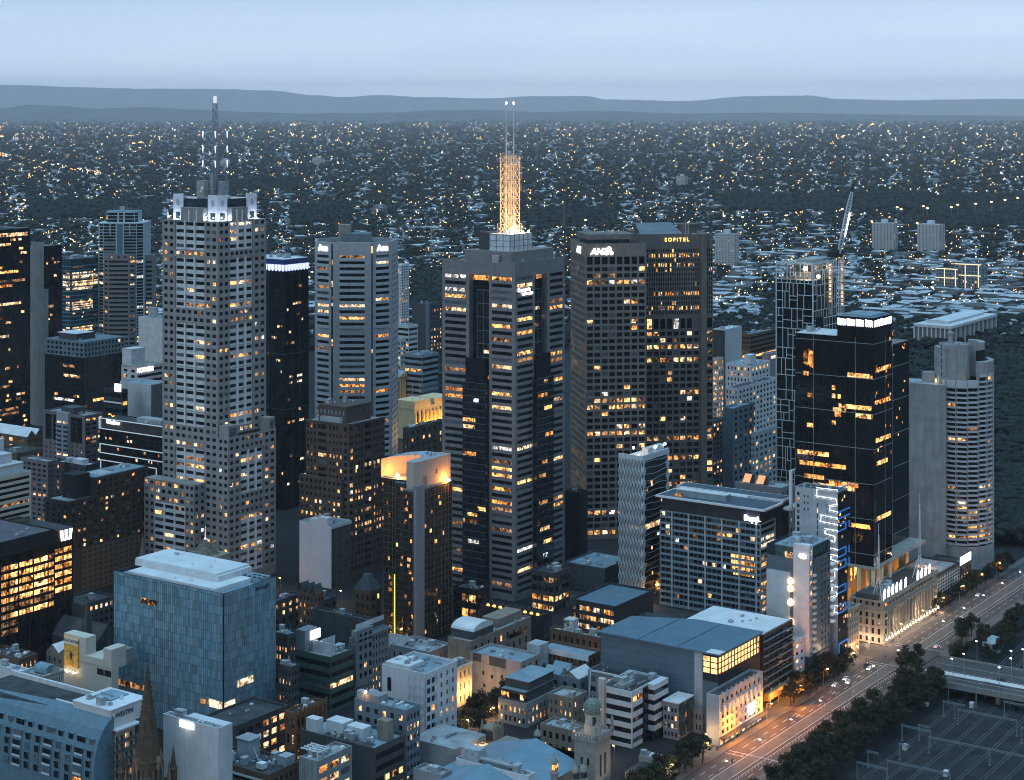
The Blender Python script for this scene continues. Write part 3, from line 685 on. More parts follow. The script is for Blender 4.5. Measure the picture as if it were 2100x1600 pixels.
def tower_hotel():
 b = B('hotel_tower', 'dark concrete hotel tower of slot windows with yellow sign letters', 1310, 482, xr=1436, d=40, Y=1222, th=79.5, cat='skyscraper')
 cc = M("hotel_concrete", (.155, .145, .13), rough=.85, var=.12, ns=.1, streak=.2)
 zt = b.h; top = zt - 9.5; slot0 = b.z(648)
 rows = floors(slot0, top, 3.27, .72)
 rx = b.sR(1325)
 b.grid(b.R, 0, b.w, slot0, top, even(.6, b.w - .6, 26, .55), rows, rec=.6, lit=.055, hot=.12, lits=[LITS[0], LITS[2]])
 rows = [(b.z(676), b.z(655))]; z = b.z(676) - 2
 while z > 4: rows.append((z - 2.8, z)); z -= 4.5
 b.grid(b.R, 0, b.w, 0, slot0, even(.5, b.w - .5, 9, .74), rows[::-1], rec=.5, lit=.15, hot=.25)
 b.flat(b.R, 0, b.w, top, zt)
 # blank shaft at the corner, then a narrow slotted return
 x0 = b.w; x1 = b.sR(1449); x2 = b.sR(1463)
 b.wall.box(x0, x1, -1.5, 22, 0, zt)
 fr = Fr((x1, 1.0), (1, 0), (0, -1)); ln = x2 - x1
 b.grid(fr, 0, ln, slot0, top, even(.2, ln - .2, 3, .55), floors(slot0, top, 3.27, .72), rec=.5, lit=.06, hot=.1, lits=[LITS[0], LITS[2]])
 b.grid(fr, 0, ln, 0, slot0, [(.5, ln - .5)], rows[::-1], rec=.5, lit=.25, hot=.2); b.flat(fr, 0, ln, top, zt)
 b.wall.quad((x2, 1, 0), (x2, 40, 0), (x2, 40, zt), (x2, 1, zt)); b.wall.quad((0, 40, 0), (x2, 40, 0), (x2, 40, zt), (0, 40, zt)); b.wall.quad((0, 0, 0), (0, 40, 0), (0, 40, zt), (0, 0, zt)); b.wall.quad((x1, 1, zt), (x2, 1, zt), (x2, 40, zt), (x1, 40, zt))
 b.roof(0, x1, 0, 40, zt, par=1.5, mat=DARK_ROOF)
 k = MB(); k.quad((1, 1, zt + .4), (b.w * .72, 1, zt + .4), (b.w * .66, 22, zt + 7), (3, 22, zt + 7)); k.quad((1, 1, zt + .1), (b.w * .72, 1, zt + .1), (b.w * .66, 22, zt + 6.7), (3, 22, zt + 6.7)); k.quad((1, 1, zt + .1), (b.w * .72, 1, zt + .1), (b.w * .72, 1, zt + .4), (1, 1, zt + .4))
 o = b.part(k, 'sloping_skylight', M("skylight_panel", (.14, .17, .20), rough=.3, var=.2, ns=.4, panel=(3.0, 40), joint=.15))
 k = MB(); k.quad((b.w * .3, 9, zt), (b.w * .69, 9, zt), (b.w * .68, 9.2, zt + 2.4), (b.w * .3, 9.2, zt + 2.4)); b.part(k, 'clerestory', LITS[2])
 k = MB(); k.lathe(b.w * .92, 20, [(7, zt - 1), (7, zt + 5.2), (8.2, zt + 5.3), (8.2, zt + 6.2)], 20); b.part(k, 'roof_drum', cc)
 b.clutter(b.w * .74, b.w * .95, 1, 9, zt - 1.5, 9, 2)
 for i in range(4): g = MB(); g.bar((b.w * .8 + i * 1.1, 10, zt - 1.5), (b.w * .8 + i * 1.1, 10, zt + 6 + i % 2 * 3), .14, 5, .06); b.part(g, 'aerial', WHITE_METAL)
 b.sign('SOFITEL', b.R, b.sR(1388) , b.z(493), 3.55, SIGN_Y, .3, 1.45, 0, .06)
 b.done([cc])
tower_hotel()
# ================================================================ octagonal white-banded tower
def tower_octagon():
 Y = 1370.0; b = B('octagonal_office_tower', 'pale octagonal tower with dark grooves, white signs at both upper corners', 722, 497, Y=Y, w=1, d=1, th=90, cat='skyscraper')
 st = M("octagon_pale_stone", (.40, .41, .43), rough=.6, var=.07, ns=.2, panel=(1.45, 1.55), joint=.72); zt = b.h; dark = GLASS
 k = Y / F; sgn = MB(); hw = 43 * k; fw = 36 * k * 1.02; fd = 30 * k  # half width of the front, projected width and depth of the canted sides
 pts = [(-hw, 0), (hw, 0), (hw + fw, fd), (hw + fw + 3, fd + 2 * hw * .9), (hw, fd * 2 + 2 * hw), (-hw, fd * 2 + 2 * hw), (-hw - fw - 3, fd + 2 * hw * .9), (-hw - fw, fd)]
 fh = 4.72; top = b.z(524)
 rows = []; z = top
 while z > 4:
  if not (b.z(670) > z > b.z(682)): rows.append((z - 2.15, z))
  z -= fh * 1.0
 rows = rows[::-1]; sp = MB()
 for i in range(8):
  f = seg(pts[i], pts[(i + 1) % 8]); L = f.len
  if i in (0, 1, 7):
   g0, g1 = (.0, L) ; pier = 3.6 if i == 0 else 2.6
   if i == 0: a, c = 2.9, L - 2.9
   else: a, c = .0, L
   b.grid(f, a, c, 0, zt, [(a + pier, c - pier)], rows, rec=1.1, lit=.14, hot=.10)
   if i == 0:
    for s0, s1 in ((0, 1.5), (L - 1.5, L)):
     b.grid(f, s0, s1, 0, zt, [(s0 + .15, s1 - .15)], [(3, zt - 1.5)], rec=1.4, lit=0, dark=GLASS)
    b.flat(f, 1.5, 2.9, 0, zt); b.flat(f, L - 2.9, L - 1.5, 0, zt)
    for kk in range(9):
     z = b.rng.uniform(10, zt - 8); b.litstrip(f, .3 if kk % 3 else L - 1.3, 1.2 if kk % 3 else L - .4, z, z + b.rng.uniform(1.5, 6), -1.3, 'lit_stair')
   # bowed pale aprons under every ribbon window
   for (za, zb) in rows:
    n = 7; s0, s1 = a + pier - .6, c - pier + .6; P = []
    for q in range(n + 1):
     tq = q / n; P.append((s0 + (s1 - s0) * tq, .08 + .75 * (1 - (2 * tq - 1) ** 2)))
    for (sa, oa), (sb, ob) in zip(P, P[1:]):
     sp.quad(f.p(sa, za - 2.2, oa), f.p(sb, za - 2.2, ob), f.p(sb, za - .05, ob), f.p(sa, za - .05, oa))
     sp.quad(f.p(sa, za - .05, oa), f.p(sb, za - .05, ob), f.p(sb, za - .05, -.3), f.p(sa, za - .05, -.3))
  elif i in (2, 6): b.grid(f, 0, L, 0, zt, even(0, L, 4, .5), rows, rec=.8, lit=.05)
  else: b.flat(f, 0, L, 0, zt)
 r = MB(); r.poly([(p[0], p[1], zt - 3) for p in pts]); b.part(r, 'roof', DARK_ROOF)
 cpt = [(p[0] * .94, (p[1] - 35) * .94 + 35) for p in pts]
 for i in range(8):
  j = (i + 1) % 8; b.wall.quad((*pts[i], zt), (*pts[j], zt), (*cpt[j], zt), (*cpt[i], zt)); b.wall.quad((*cpt[i], zt - 3), (*cpt[j], zt - 3), (*cpt[j], zt), (*cpt[i], zt))
 b.part(sp, 'bowed_apron', M("octagon_apron", (.48, .51, .54), rough=.5, var=.06, ns=.4, panel=(1.45, 9), joint=.7))
 m = MB(); m.box(-9, 13, 12, 30, zt - 3, zt + 5.8); b.part(m, 'plant_room', M("octagon_plant", (.14, .19, .21), panel=(3, 8))); m = MB(); m.box(-12, -3, 14, 28, zt - 3, zt + 12.5); b.part(m, 'lift_house', M("lift_house_brown", (.25, .23, .21)))
 b.clutter(-15, -10, 4, 10, zt - 3, 5, 3); b.clutter(14, 18, 8, 20, zt - 3, 4, 3)
 for i in (7, 1):
  f = seg(pts[i], pts[(i + 1) % 8]); b.sign('Aon', f, f.len * (.52 if i == 7 else .5), b.z(510), 6.0, SIGN_W, .35, .95, 0, .28)
 b.done([st], wname='ribbon_window')
tower_octagon()
# ================================================================ black glass tower with a blue crown
def tower_blue_crown():
 b = B('black_glass_tower', 'plain black glass tower with a scalloped blue lit band at its top', 584, 532, xr=633, d=52, Y=1262, cat='skyscraper')
 g = GL("black_glass_a", (.010, .012, .015), panel=(2.6, 4.0), joint=(.02, .023, .026)); zt = b.h; c = zt - 8.6
 b.flat(b.L, 0, b.d, 0, c); b.flat(b.R, 0, b.w, 0, c); b.back(z1=c)
 k = MB(); k.box(.4, b.w - .4, .4, b.d - .4, c, zt - .4); b.part(k, 'crown_band', M("crown_navy", (.02, .06, .20), rough=.3, var=.2, panel=(2.2, 9)))
 k = MB(); k.box(.2, b.w - .2, .2, b.d - .2, zt - .4, zt); b.part(k, 'roof', PALE_ROOF)
 lg = E("crown_scallop_glow", (.55, .60, 1), 1.5)
 for fr, L in ((b.L, b.d), (b.R, b.w)):
  n = max(3, round(L / 3.3))
  for i in range(n):
   s0, s1 = L * i / n + .25, L * (i + 1) / n - .25; m = MB(); w = s1 - s0
   pts = [fr.p(s0, c + 4.6, .12), fr.p(s1, c + 4.6, .12)] + [fr.p(s1 - w * q / 6, c + .9 - 1.1 * sin(pi * q / 6), .12) for q in range(7)]
   m.poly(pts); b.part(m, 'scallop_light', lg)
  m = MB()
  for z in (zt * .62, zt * .4): b.fbox(m, fr, 0, L, z - .12, z + .12, .003, .1)
  for s in (L * .3, L * .62): b.fbox(m, fr, s - .1, s + .1, 0, c, .003, .1)
  b.part(m, 'facade_joint', M("joint_grey", (.08, .09, .1)))
  for k_ in range(26):
   z = 4 * int(b.rng.uniform(10, c - 8) / 4) + 1; s = b.rng.uniform(1, L - 7); b.litstrip(fr, s, s + b.rng.uniform(1.2, 5.5), z, z + 1.7, .04, 'lit_window', LITS[b.rng.choice((0, 3, 4, 4))])
 b.clutter(3, b.w - 4, 3, 20, zt, 8, 2); b.done(g)
tower_blue_crown()
# ================================================================ generic blocks
def block(name, label, x0, yt, xl=None, xr=None, wall=None, L=('grid', 6, .55), Rr=('grid', 6, .55), fh=3.7, vr=.5, lit=.1, hot=.12, roof=None, par=1.1, n=5, pent=(), base=0.0, top=1.6, rec=.35, glass=None, big=1.0, wname='window', cat='building', group=None, lits=None, **kw):
 b = B(name, label, x0, yt, xl, xr, cat=cat, group=group, **kw); zt = b.h
 wall = wall or M("plain_render", (.3, .3, .3))
 for fr, ln, sp in ((b.L, b.d, L), (b.R, b.w, Rr)):
  if sp[0] == 'grid': b.grid(fr, 0, ln, base, zt, even(ln * .03, ln * .97, sp[1], sp[2]), [r for r in floors(base + .5, zt - top, fh, vr)], rec=rec, lit=lit, hot=hot, lits=lits)
  elif sp[0] == 'band': b.grid(fr, 0, ln, base, zt, [(ln * sp[1], ln * (1 - sp[2]))] if len(sp) > 2 else [(ln * sp[1], ln * (1 - sp[1]))], floors(base + .5, zt - top, fh, vr), rec=rec, lit=lit, hot=hot, lits=lits)
  elif sp[0] == 'some':   # blank wall with a few scattered openings (s, z, w, h) as fractions / metres
   cols = sorted(set((round(ln * q[0], 2), round(ln * q[0] + q[2], 2)) for q in sp[1])); b.flat(fr, 0, ln, base, zt)
   for q in sp[1]:
    s0, z0 = ln * q[0], base + (zt - base) * q[1]; m = MB(); b.fbox(m, fr, s0, s0 + q[2], z0, z0 + q[3], .004, .05)
    b.part(m, wname, b.rng.choice(LITS) if b.rng.random() < lit else GLASS)
  elif sp[0] == 'glass':
   g = MB(); b.flat(fr, 0, ln, base, zt, mb=g); b.part(g, 'curtain_wall', glass)
   nf = int((zt - base - 2) / fh)
   for k in range(nf):
    z = base + .6 + fh * k; q = b.rng.random()
    if q < hot: s0 = b.rng.random() * ln * .4; s1 = s0 + b.rng.uniform(.4, .95) * (ln - s0); b.litstrip(fr, s0 + .2, s1 - .2, z, z + fh * .55, .05)
    elif q < hot + lit * 3:
     for _ in range(b.rng.randint(1, 3)): s0 = b.rng.random() * (ln - 5); b.litstrip(fr, s0, s0 + b.rng.uniform(1.5, 4.5), z, z + fh * .5, .05, 'lit_window')
  else: b.flat(fr, 0, ln, base, zt)
 if base > 0: b.flat(b.L, 0, b.d, 0, base); b.flat(b.R, 0, b.w, 0, base)
 b.back(); b.roof(par=par, mat=roof or GREY_ROOF)
 zr = zt - par
 for (fx0, fx1, fy0, fy1, h, mt, nm) in pent:
  m = MB(); m.box(b.w * fx0, b.w * fx1, b.d * fy0, b.d * fy1, zr, zr + h); m.box(b.w * fx0 - .15, b.w * fx1 + .15, b.d * fy0 - .15, b.d * fy1 + .15, zr + h, zr + h + .25); b.part(m, nm, mt)
 if n: b.clutter(b.w * .1, b.w * .82, b.d * .1, b.d * .82, zr, n, n + int(x0), big)
 b.done([wall], wname=wname)
 return b
def bars(b, fr, ln, zs, ss, mat, name='mullion', z0=0, z1=None, w=.14, o=.12):
 m = MB(); z1 = b.h if z1 is None else z1
 for z in zs: b.fbox(m, fr, 0, ln, z - w, z + w, .004, o)
 for s in ss: b.fbox(m, fr, s - w, s + w, z0, z1, .004, o * .9)
 return b.part(m, name, mat)
BG1 = GL("dark_curtain_a", (.010, .012, .014), panel=(2.2, 3.9), joint=(.028, .03, .032)); BG2 = GL("dark_curtain_b", (.014, .022, .028), panel=(1.8, 3.8), joint=(.04, .055, .065))
TEAL = GL("teal_curtain", (.016, .045, .058), panel=(1.8, 3.8), joint=(.07, .13, .15), msize=.1, spec=.5)
BROWNGL = GL("bronze_glass", (.022, .018, .014), panel=(1.5, 3.3), joint=(.09, .08, .065), msize=.06)
# ---- the far left group
b = block('dark_office_tower', 'black glazed tower cut by the left edge, rows of amber lit floors', -70, 476, xr=62, d=45, Y=1480, L=('blank',), Rr=('glass',), glass=BG1, fh=3.9, lit=.12, hot=.30, roof=DARK_ROOF, n=3, cat='skyscraper')
b.litstrip(b.R, 3, b.w - 3, b.h - 6.5, b.h - 3.4, .05)
b = block('slab_tower', 'dark glass tower with a curved concrete side wall near the left edge', 90, 505, xl=62, xr=127, Y=1600, wall=M("slab_concrete", (.27, .27, .26), rough=.8, var=.15, ns=.08, streak=.15), L=('some', [(.72, .12 + .05 * k, 1.8, 2.2) for k in range(12)]), Rr=('glass',), glass=BG1, fh=3.9, lit=.06, hot=.16, roof=GREY_ROOF, n=2, cat='skyscraper')
m = MB(); P = [(-.02 - 2.2 * sin(pi * k / 8), b.d * (.02 + .9 * k / 8)) for k in range(9)]
m.prism(P + [(-.01, b.d * .92)], 0, b.h + 3.5); b.part(m, 'curved_wall', MATS["slab_concrete"], smooth=False)
m = MB(); b.fbox(m, b.R, .02, b.sR(98), 0, b.z(593), .02, .9); b.part(m, 'stepped_wall', MATS["slab_concrete"])
b = block('teal_office', 'teal glass office with bright white lit upper floors and flat roof', 145, 532, xl=127, xr=201, Y=1700, L=('glass',), Rr=('glass',), glass=TEAL, fh=4.0, lit=.08, hot=.12, roof=BLUE_ROOF, n=6, pent=((.1, .5, .1, .5, 4, PLANT, 'plant_room'),), cat='skyscraper')
for k, (a, c) in enumerate(((566, 574), (578, 588), (591, 596), (620, 627), (630, 637), (672, 682), (560, 563))):
 z1, z0 = b.z(532 + (a - 532) + 0), b.z(c); b.litstrip(b.R, 1.5, b.w * (.98 if k < 2 else .8), z0, z1, .08, 'lit_floor', LITS[4 if k % 2 == 0 else 1]); b.litstrip(b.L, b.d * .1, b.d * (.9 if k < 2 else .5), z0, z1, .08, 'lit_floor', LITS[4])
bars(b, b.R, b.w, [b.h - 4 * k - 3 for k in range(1, 30)], (), M("teal_spandrel", (.09, .20, .24), rough=.4), 'spandrel', w=.5); bars(b, b.L, b.d, [b.h - 4 * k - 3 for k in range(1, 30)], (), MATS["teal_spandrel"], 'spandrel', w=.5)
def tower_two_tone():
 Y = 1725.0; k = Y / F; b = B('two_tone_tower', 'banded dark tower with octagonal crown and a brown stone front bay', 246, 458, Y=Y, w=1, d=1, th=90, cat='skyscraper')
 wh = M("pale_band", (.34, .42, .46), rough=.5, var=.1); br = M("brown_front", (.19, .18, .18), rough=.7, var=.1); zt = b.h; z1 = b.z(435)
 hw = 47 * k; pts = [(-hw + 6, 0), (hw - 6, 0), (hw, 7), (hw, 38), (-hw, 38), (-hw, 7)]; fh = 2.95
 n = int(zt / fh); rows = [(zt - .8 - fh * (i + 1) + .75, zt - .8 - fh * i) for i in range(n - 1)][::-1]
 for i in range(6):
  f = seg(pts[i], pts[(i + 1) % 6])
  if i in (0, 1, 5): b.grid(f, 0, f.len, 0, zt, [(.3, f.len * .455), (f.len * .545, f.len - .3)] if i == 0 else [(.3, f.len - .3)], rows, rec=.3, lit=.08, hot=.06)
  else: b.flat(f, 0, f.len, 0, zt)
 m = MB(); m.prism(pts, zt, zt + .4); b.part(m, 'roof', PALE_ROOF)
 m = MB(); m.box(-2.6, 2.6, -.5, 3, zt * .3, zt - 1); b.part(m, 'central_strip', M("blue_strip", (.08, .17, .22), rough=.4))
 m = MB()
 for s in (-3.4, 3.4, -hw + .5, hw - .5): m.box(s - .6, s + .6, -.9 if abs(s) < 9 else 6, 4 if abs(s) < 9 else 7.6, zt * .2, zt)
 for s in (-9.5, 9.5): m.box(s - .5, s + .5, -.8, 3, b.z(482), zt)
 b.part(m, 'facade_pier', wh)
 c = [(-13, 5), (13, 5), (15.8, 9), (15.8, 27), (13, 31), (-13, 31), (-15.8, 27), (-15.8, 9)]
 for i in range(8):
  f = seg(c[i], c[(i + 1) % 8])
  if i in (0, 1, 7): b.grid(f, 0, f.len, zt + .4, z1, [(.3, f.len * .36), (f.len * .42, f.len * .58), (f.len * .64, f.len - .3)] if i == 0 else [(.4, f.len - .3)], floors(zt + .6, z1 - .7, 2.9, .78), rec=.25, lit=.03, hot=0)
  else: b.flat(f, 0, f.len, zt + .4, z1)
 m = MB(); m.prism(c, z1, z1 + .3); o = b.part(m, 'crown_roof', BLUE_ROOF)
 m = MB()
 for i in range(8):
  p, q = c[i], c[(i + 1) % 8]; m.bar((*p, z1 + 1.4), (*q, z1 + 1.4), .08); m.bar((*p, z1 + .3), (*p, z1 + 1.4), .08)
 b.part(m, 'railing', STEEL); m = MB(); m.box(-3, 1, 12, 18, z1, z1 + 4.5); b.part(m, 'lift_house', PLANT)
 for i in range(4): m = MB(); m.bar((3 + i * 1.3, 14, z1), (3 + i * 1.3, 14, z1 + 6 + i % 2 * 2), .15, 5, .06); b.part(m, 'aerial', STEEL)
 # brown front bay and the lower brown wing
 zb = b.z(521); fp = [(-10, -6), (10, -6), (15.5, -.6), (15.5, 6), (-15.5, 6), (-15.5, -.6)]; q = MB()
 rows = [(zb - 6 - 4.4 * i - 1.9, zb - 6 - 4.4 * i) for i in range(int((zb - 8) / 4.4))][::-1]
 for i in (0, 1, 5):
  f = seg(fp[i], fp[(i + 1) % 6]); b.grid(f, 0, f.len, 0, zb - 5, [(.8, f.len - .8)] if i == 0 else [(1.3, f.len - 1.3)], rows, mb=q, rec=.4, lit=.12, hot=.12)
  b.grid(f, 0, f.len, zb - 5, zb, even(.5, f.len - .5, 3 if i == 0 else 2, .3), [(zb - 3.6, zb - 1.8)], mb=q, rec=.3, lit=.5)
 q.poly([(p[0], p[1], zb) for p in fp]); b.part(q, 'front_bay', br)
 q = MB(); f = seg((hw + .1, 10), (hw + 7.2, 12)); rows2 = [(zb - 8 - 4.4 * i - 1.9, zb - 8 - 4.4 * i) for i in range(int((zb - 10) / 4.4))][::-1]
 b.grid(f, 0, f.len, 0, zb - 2, [(.9, f.len - .9)], rows2, mb=q, rec=.4, lit=.3, hot=.1); q.quad((hw, 10, zb - 2), (hw + 7.2, 12, zb - 2), (hw + 7.2, 30, zb - 2), (hw, 30, zb - 2)); q.quad((hw + 7.2, 12, 0), (hw + 7.2, 30, 0), (hw + 7.2, 30, zb - 2), (hw + 7.2, 12, zb - 2)); b.part(q, 'side_wing', br)
 b.done([wh], wname='ribbon_window')
tower_two_tone()
WB = M("white_block_wall", (.56, .57, .58), rough=.7, var=.07, ns=.15, panel=(3.2, 3.2), joint=.82)
block('blank_white_tower', 'blank white walled block with a stepped roof house behind the dark office', 345, 655, xl=284, xr=360, Y=1420, wall=WB, L=('blank',), Rr=('blank',), n=3, pent=((.1, .5, .45, .7, 9, PLANT, 'lift_house'),), roof=PALE_ROOF)
b = block('dark_glass_office', 'mid height black glass office with a paler framed top storeys and roof plant', 172, 734, xl=92, xr=258, Y=1411, L=('glass',), Rr=('glass',), glass=BG1, fh=3.9, lit=.06, hot=.2, roof=DARK_ROOF, n=0)
q = MB(); zt0 = b.h; z1 = b.z(702); fr_ = M("office_top_frame", (.13, .18, .21), rough=.5)
for fr, ln, c in ((b.L, b.d, 9), (b.R, b.w, 12)): b.grid(Fr(fr.p(0, 0, -.6)[:2], fr.d, fr.n), .6, ln, zt0 - .5, z1, even(1, ln - 1, c, .6), floors(zt0, z1 - .8, 4, .6), mb=q, rec=.4, lit=.02, hot=0)
q.quad((.6, .6, z1), (b.w, .6, z1), (b.w, b.d, z1), (.6, b.d, z1)); b.part(q, 'framed_storeys', fr_)
m = MB(); m.box(b.w * .1, b.w * .55, b.d * .3, b.d * .75, z1, z1 + 5); b.part(m, 'plant_room', PLANT_D); m = MB(); m.box(b.w * .08, b.w * .5, b.d * .28, b.d * .77, z1 + 5, z1 + 5.4); b.part(m, 'plant_roof', PALE_ROOF); b.clutter(2, b.w - 5, 2, b.d - 5, z1, 9, 3)
ps = [z for z in range(6, int(zt0), 4)]; pz = []
o = [p for p in b.root.children if p.name.startswith('window')]
for fr, a, c, z0, z1_, out, mt in b.panes:
 q = MB(); q.quad(fr.p(a, z0, out), fr.p(c, z0, out), fr.p(c, z1_, out), fr.p(a, z1_, out)); b.part(q, 'window', mt)
b = block('small_white_office', 'small white office block with a lit rooftop sign, behind the dark glass office', 281, 752, xl=249, xr=335, Y=1290, wall=M("white_office_wall", (.52, .49, .48), rough=.7, var=.1), L=('grid', 2, .5), Rr=('band', .04), fh=4, lit=.2, n=3, pent=((.0, .5, .35, .95, 13, WB, 'lift_tower'),), roof=GREY_ROOF)
b.sign('HODGES', b.R, b.w * .3, b.h - 3.2, 4.2, SIGN_W, .3, .95, 0, .1)
b = block('blank_concrete_block', 'windowless pale concrete block with dark ribbed flank beside the stone tower', 310, 789, xl=246, xr=345, Y=1200, wall=M("pale_slab_wall", (.50, .52, .54), rough=.8, var=.1, ns=.1, panel=(8.5, 5.6), joint=.72, streak=.12), L=('blank',), Rr=('blank',), n=2, roof=BLUE_ROOF)
m = MB(); b.fbox(m, b.R, .01, b.w, 0, b.h - .3, .02, .3); b.part(m, 'ribbed_flank', M("ribbed_flank", (.13, .14, .145), rough=.8, panel=(1.1, 60), joint=.5))
b = block('dark_infill_office', 'narrow dark office left of the pale concrete block, lit box sign on its corner', 250, 800, xl=213, xr=262, Y=1180, wall=M("dark_infill", (.03, .032, .034)), L=('band', .05), Rr=('band', .05), fh=5, lit=.2, n=2, roof=DARK_ROOF)
m = MB(); b.fbox(m, b.L, .5, 6, b.z(804), b.z(788), .2, 1.0); b.part(m, 'box_sign', E("box_sign_glow", (1, .80, .76), 2.6)); m = MB(); b.fbox(m, b.L, 0, b.d, b.z(829), b.z(826), .01, .4); b.part(m, 'white_ledge', WHITE_METAL)
def citadel_hotel():
 b = B('framed_hotel', 'black glass hotel wrapped in thin white frames, white lit sign at its top', 345, 876, xl=204, xr=380, Y=1130, cat='hotel')
 zt = b.h; g = GL("hotel_black_glass", (.010, .011, .013), panel=(1.1, 3.3), joint=(.035, .035, .035)); q = MB()
 b.flat(b.L, 0, b.d, 0, b.z(897), mb=q); b.part(q, 'curtain_wall', g); b.flat(b.R, 0, b.w, 0, zt); b.back(); b.roof(par=.5, mat=DARK_ROOF)
 q = MB(); b.fbox(q, b.L, 0, b.d - .1, b.z(897), zt - .1, -1.2, -.9); b.part(q, 'sign_band', M("sign_band_ribbed", (.06, .06, .065), panel=(1.2, 30), joint=.5))
 wm = E("frame_white_lit", (.75, .88, .95), .38); q = MB(); L = b.d; w = .45
 def rect(s0, s1, z0, z1, right=True):
  b.fbox(q, b.L, s0, s1, z0, z0 + w, .02, .7); b.fbox(q, b.L, s0, s1, z1 - w, z1, .02, .7); b.fbox(q, b.L, s1 - w, s1, z0 + w, z1 - w, .02, .7)
  if right: b.fbox(q, b.L, s0, s0 + w, z0 + w, z1 - w, .02, .7)
 rect(0, L, b.z(899), zt, False); b.part(q, 'top_frame', wm); q = MB(); rect(0, L * .99, b.z(950), b.z(930), False); b.part(q, 'white_frame', wm); q = MB(); rect(b.yL(322), L * .98, b.z(984), b.z(964)); b.part(q, 'white_frame', wm)
 q = MB(); b.fbox(q, b.L, L - 1.4, L + .01, b.z(897), zt - .45, -.85, .02); b.part(q, 'frame_return', M("frame_return", (.5, .58, .6)))
 for i in range(16):
  z = b.rng.choice([b.z(912), b.z(920), b.z(940), b.z(957), b.z(972), b.z(992)]); s = b.rng.uniform(2, L - 4); b.litstrip(b.L, s, s + b.rng.uniform(.8, 2.2), z, z + 1.6, .03, 'lit_window', LIT_WHITE if i < 4 else LITS[i % 3])
 b.sign('Citadines', b.L, b.yL(232), b.z(881) - .4, 3.6, SIGN_W, .3, .9, 0, .12)
 q = MB(); c = b.yL(229); zz = b.z(867.5); pts = []
 for k in range(13): t = k / 12; pts.append((c + 3 - 6 * t, zz + .7 * sin(t * 2 * pi)))
 for (s0, a), (s1, c2) in zip(pts, pts[1:]): q.quad(b.L.p(s0, a - .35, .3), b.L.p(s1, c2 - .35, .3), b.L.p(s1, c2 + .35, .3), b.L.p(s0, a + .35, .3))
 b.part(q, 'sign_swirl', SIGN_O); q = MB(); q.box(b.w * .2, b.w * .7, L * .15, L * .5, zt - .5, zt + 2.6); b.part(q, 'plant_room', PLANT); b.clutter(2, b.w * .8, L * .1, L * .6, zt - .5, 6, 4); b.done([M("hotel_dark_wall", (.04, .04, .042))])
citadel_hotel()
MAUVE = M("mauve_brick", (.155, .135, .145), rough=.8, var=.12, ns=.2)
b = block('mauve_apartments', 'mauve apartment tower with a pale balcony shaft and dark glass strips', 174, 853, xl=88, xr=212, Y=1190, wall=MAUVE, L=('grid', 9, .28), Rr=('grid', 3, .7), fh=3.1, vr=.5, lit=.12, n=7, pent=((.1, .7, .3, .6, 4.5, PLANT_D, 'plant_room'),), roof=GREY_ROOF)
zz = b.z(910)
for s0, s1 in ((b.yL(106), b.yL(94)), (b.yL(120), b.yL(109)), (b.yL(157), b.yL(146)), (b.yL(168), b.yL(159))): m = MB(); b.fbox(m, b.L, s0, s1, zz, b.h - 2, .02, .35); b.part(m, 'glass_strip', GL("apartment_strip_glass", (.01, .011, .012), panel=(1.2, 3.1)))
m = MB(); s0, s1 = b.yL(145), b.yL(121); b.fbox(m, b.L, s0, s1, 0, b.h + 1, .02, 2.2); o = b.part(m, 'balcony_shaft', M("pale_mauve_render", (.30, .30, .34), var=.08))
for k in range(12):
 z = b.h - 7 - 3.1 * k
 for (a, c) in ((s0 + .4, s0 + (s1 - s0) * .42), (s0 + (s1 - s0) * .58, s1 - .4)):
  m = MB(); b.fbox(m, b.L, a, c, z, z + 1.7, 2.21, 2.26); o2 = b.part(m, 'balcony_door', GLASS if (k * 3) % 7 else LITS[1], o); o2.parent = o; m = MB(); b.fbox(m, b.L, a - .2, c + .2, z - .3, z + .5, 2.3, 3.2); o2 = b.part(m, 'balcony', M("balcony_lilac", (.24, .25, .33)), o); o2.parent = o
block('mauve_annexe', 'lower mauve apartment wing with balconies beside the pale banded office', 98, 947, xl=42, xr=120, Y=1125, wall=MAUVE, L=('grid', 5, .6), Rr=('grid', 4, .4), fh=3.1, lit=.12, n=2, roof=GREY_ROOF)
b = block('cream_banded_office', 'cream banded office with stepped white roof tiers at the left edge', -40, 987, xr=64, d=40, Y=960, wall=M("cream_band", (.50, .46, .38), rough=.7, var=.1, ns=.2), L=('blank',), Rr=('band', .0, .03), fh=3.3, vr=.52, lit=.06, hot=.12, n=0, roof=BLUE_ROOF, rec=.6, par=.4)
for (fx, fy, z0, z1) in ((.92, .08, 0, 4.4), (.80, .2, 4.8, 9.6), (.88, .45, 9.8, 16)): m = MB(); m.box(0, b.w * fx, b.d * fy, b.d, b.h + z0 - .4, b.h + z1); m.box(-.2, b.w * fx + .3, b.d * fy - .3, b.d, b.h + z1, b.h + z1 + .5); b.part(m, 'roof_tier', M("roof_tier_white", (.50, .52, .54), rough=.6, var=.1))
b.clutter(b.w * .3, b.w * .7, b.d * .5, b.d * .9, b.h + 16.5, 4, 3)
b = block('charcoal_apartments', 'charcoal apartment block with few windows and a cluttered pale roof', 175, 955, xl=111, xr=203, Y=1100, wall=M("charcoal_render", (.052, .052, .06), rough=.8, var=.12), L=('grid', 5, .3), Rr=('blank',), fh=3.3, vr=.55, lit=.2, n=10, roof=PALE_ROOF, pent=((.2, .7, .2, .5, 3.2, WB, 'lift_house'),))
m = MB(); b.fbox(m, b.L, b.d * .52, b.d * .66, 0, b.h, .02, .12); b.part(m, 'dark_recess', M("black_recess", (.012, .012, .014)))
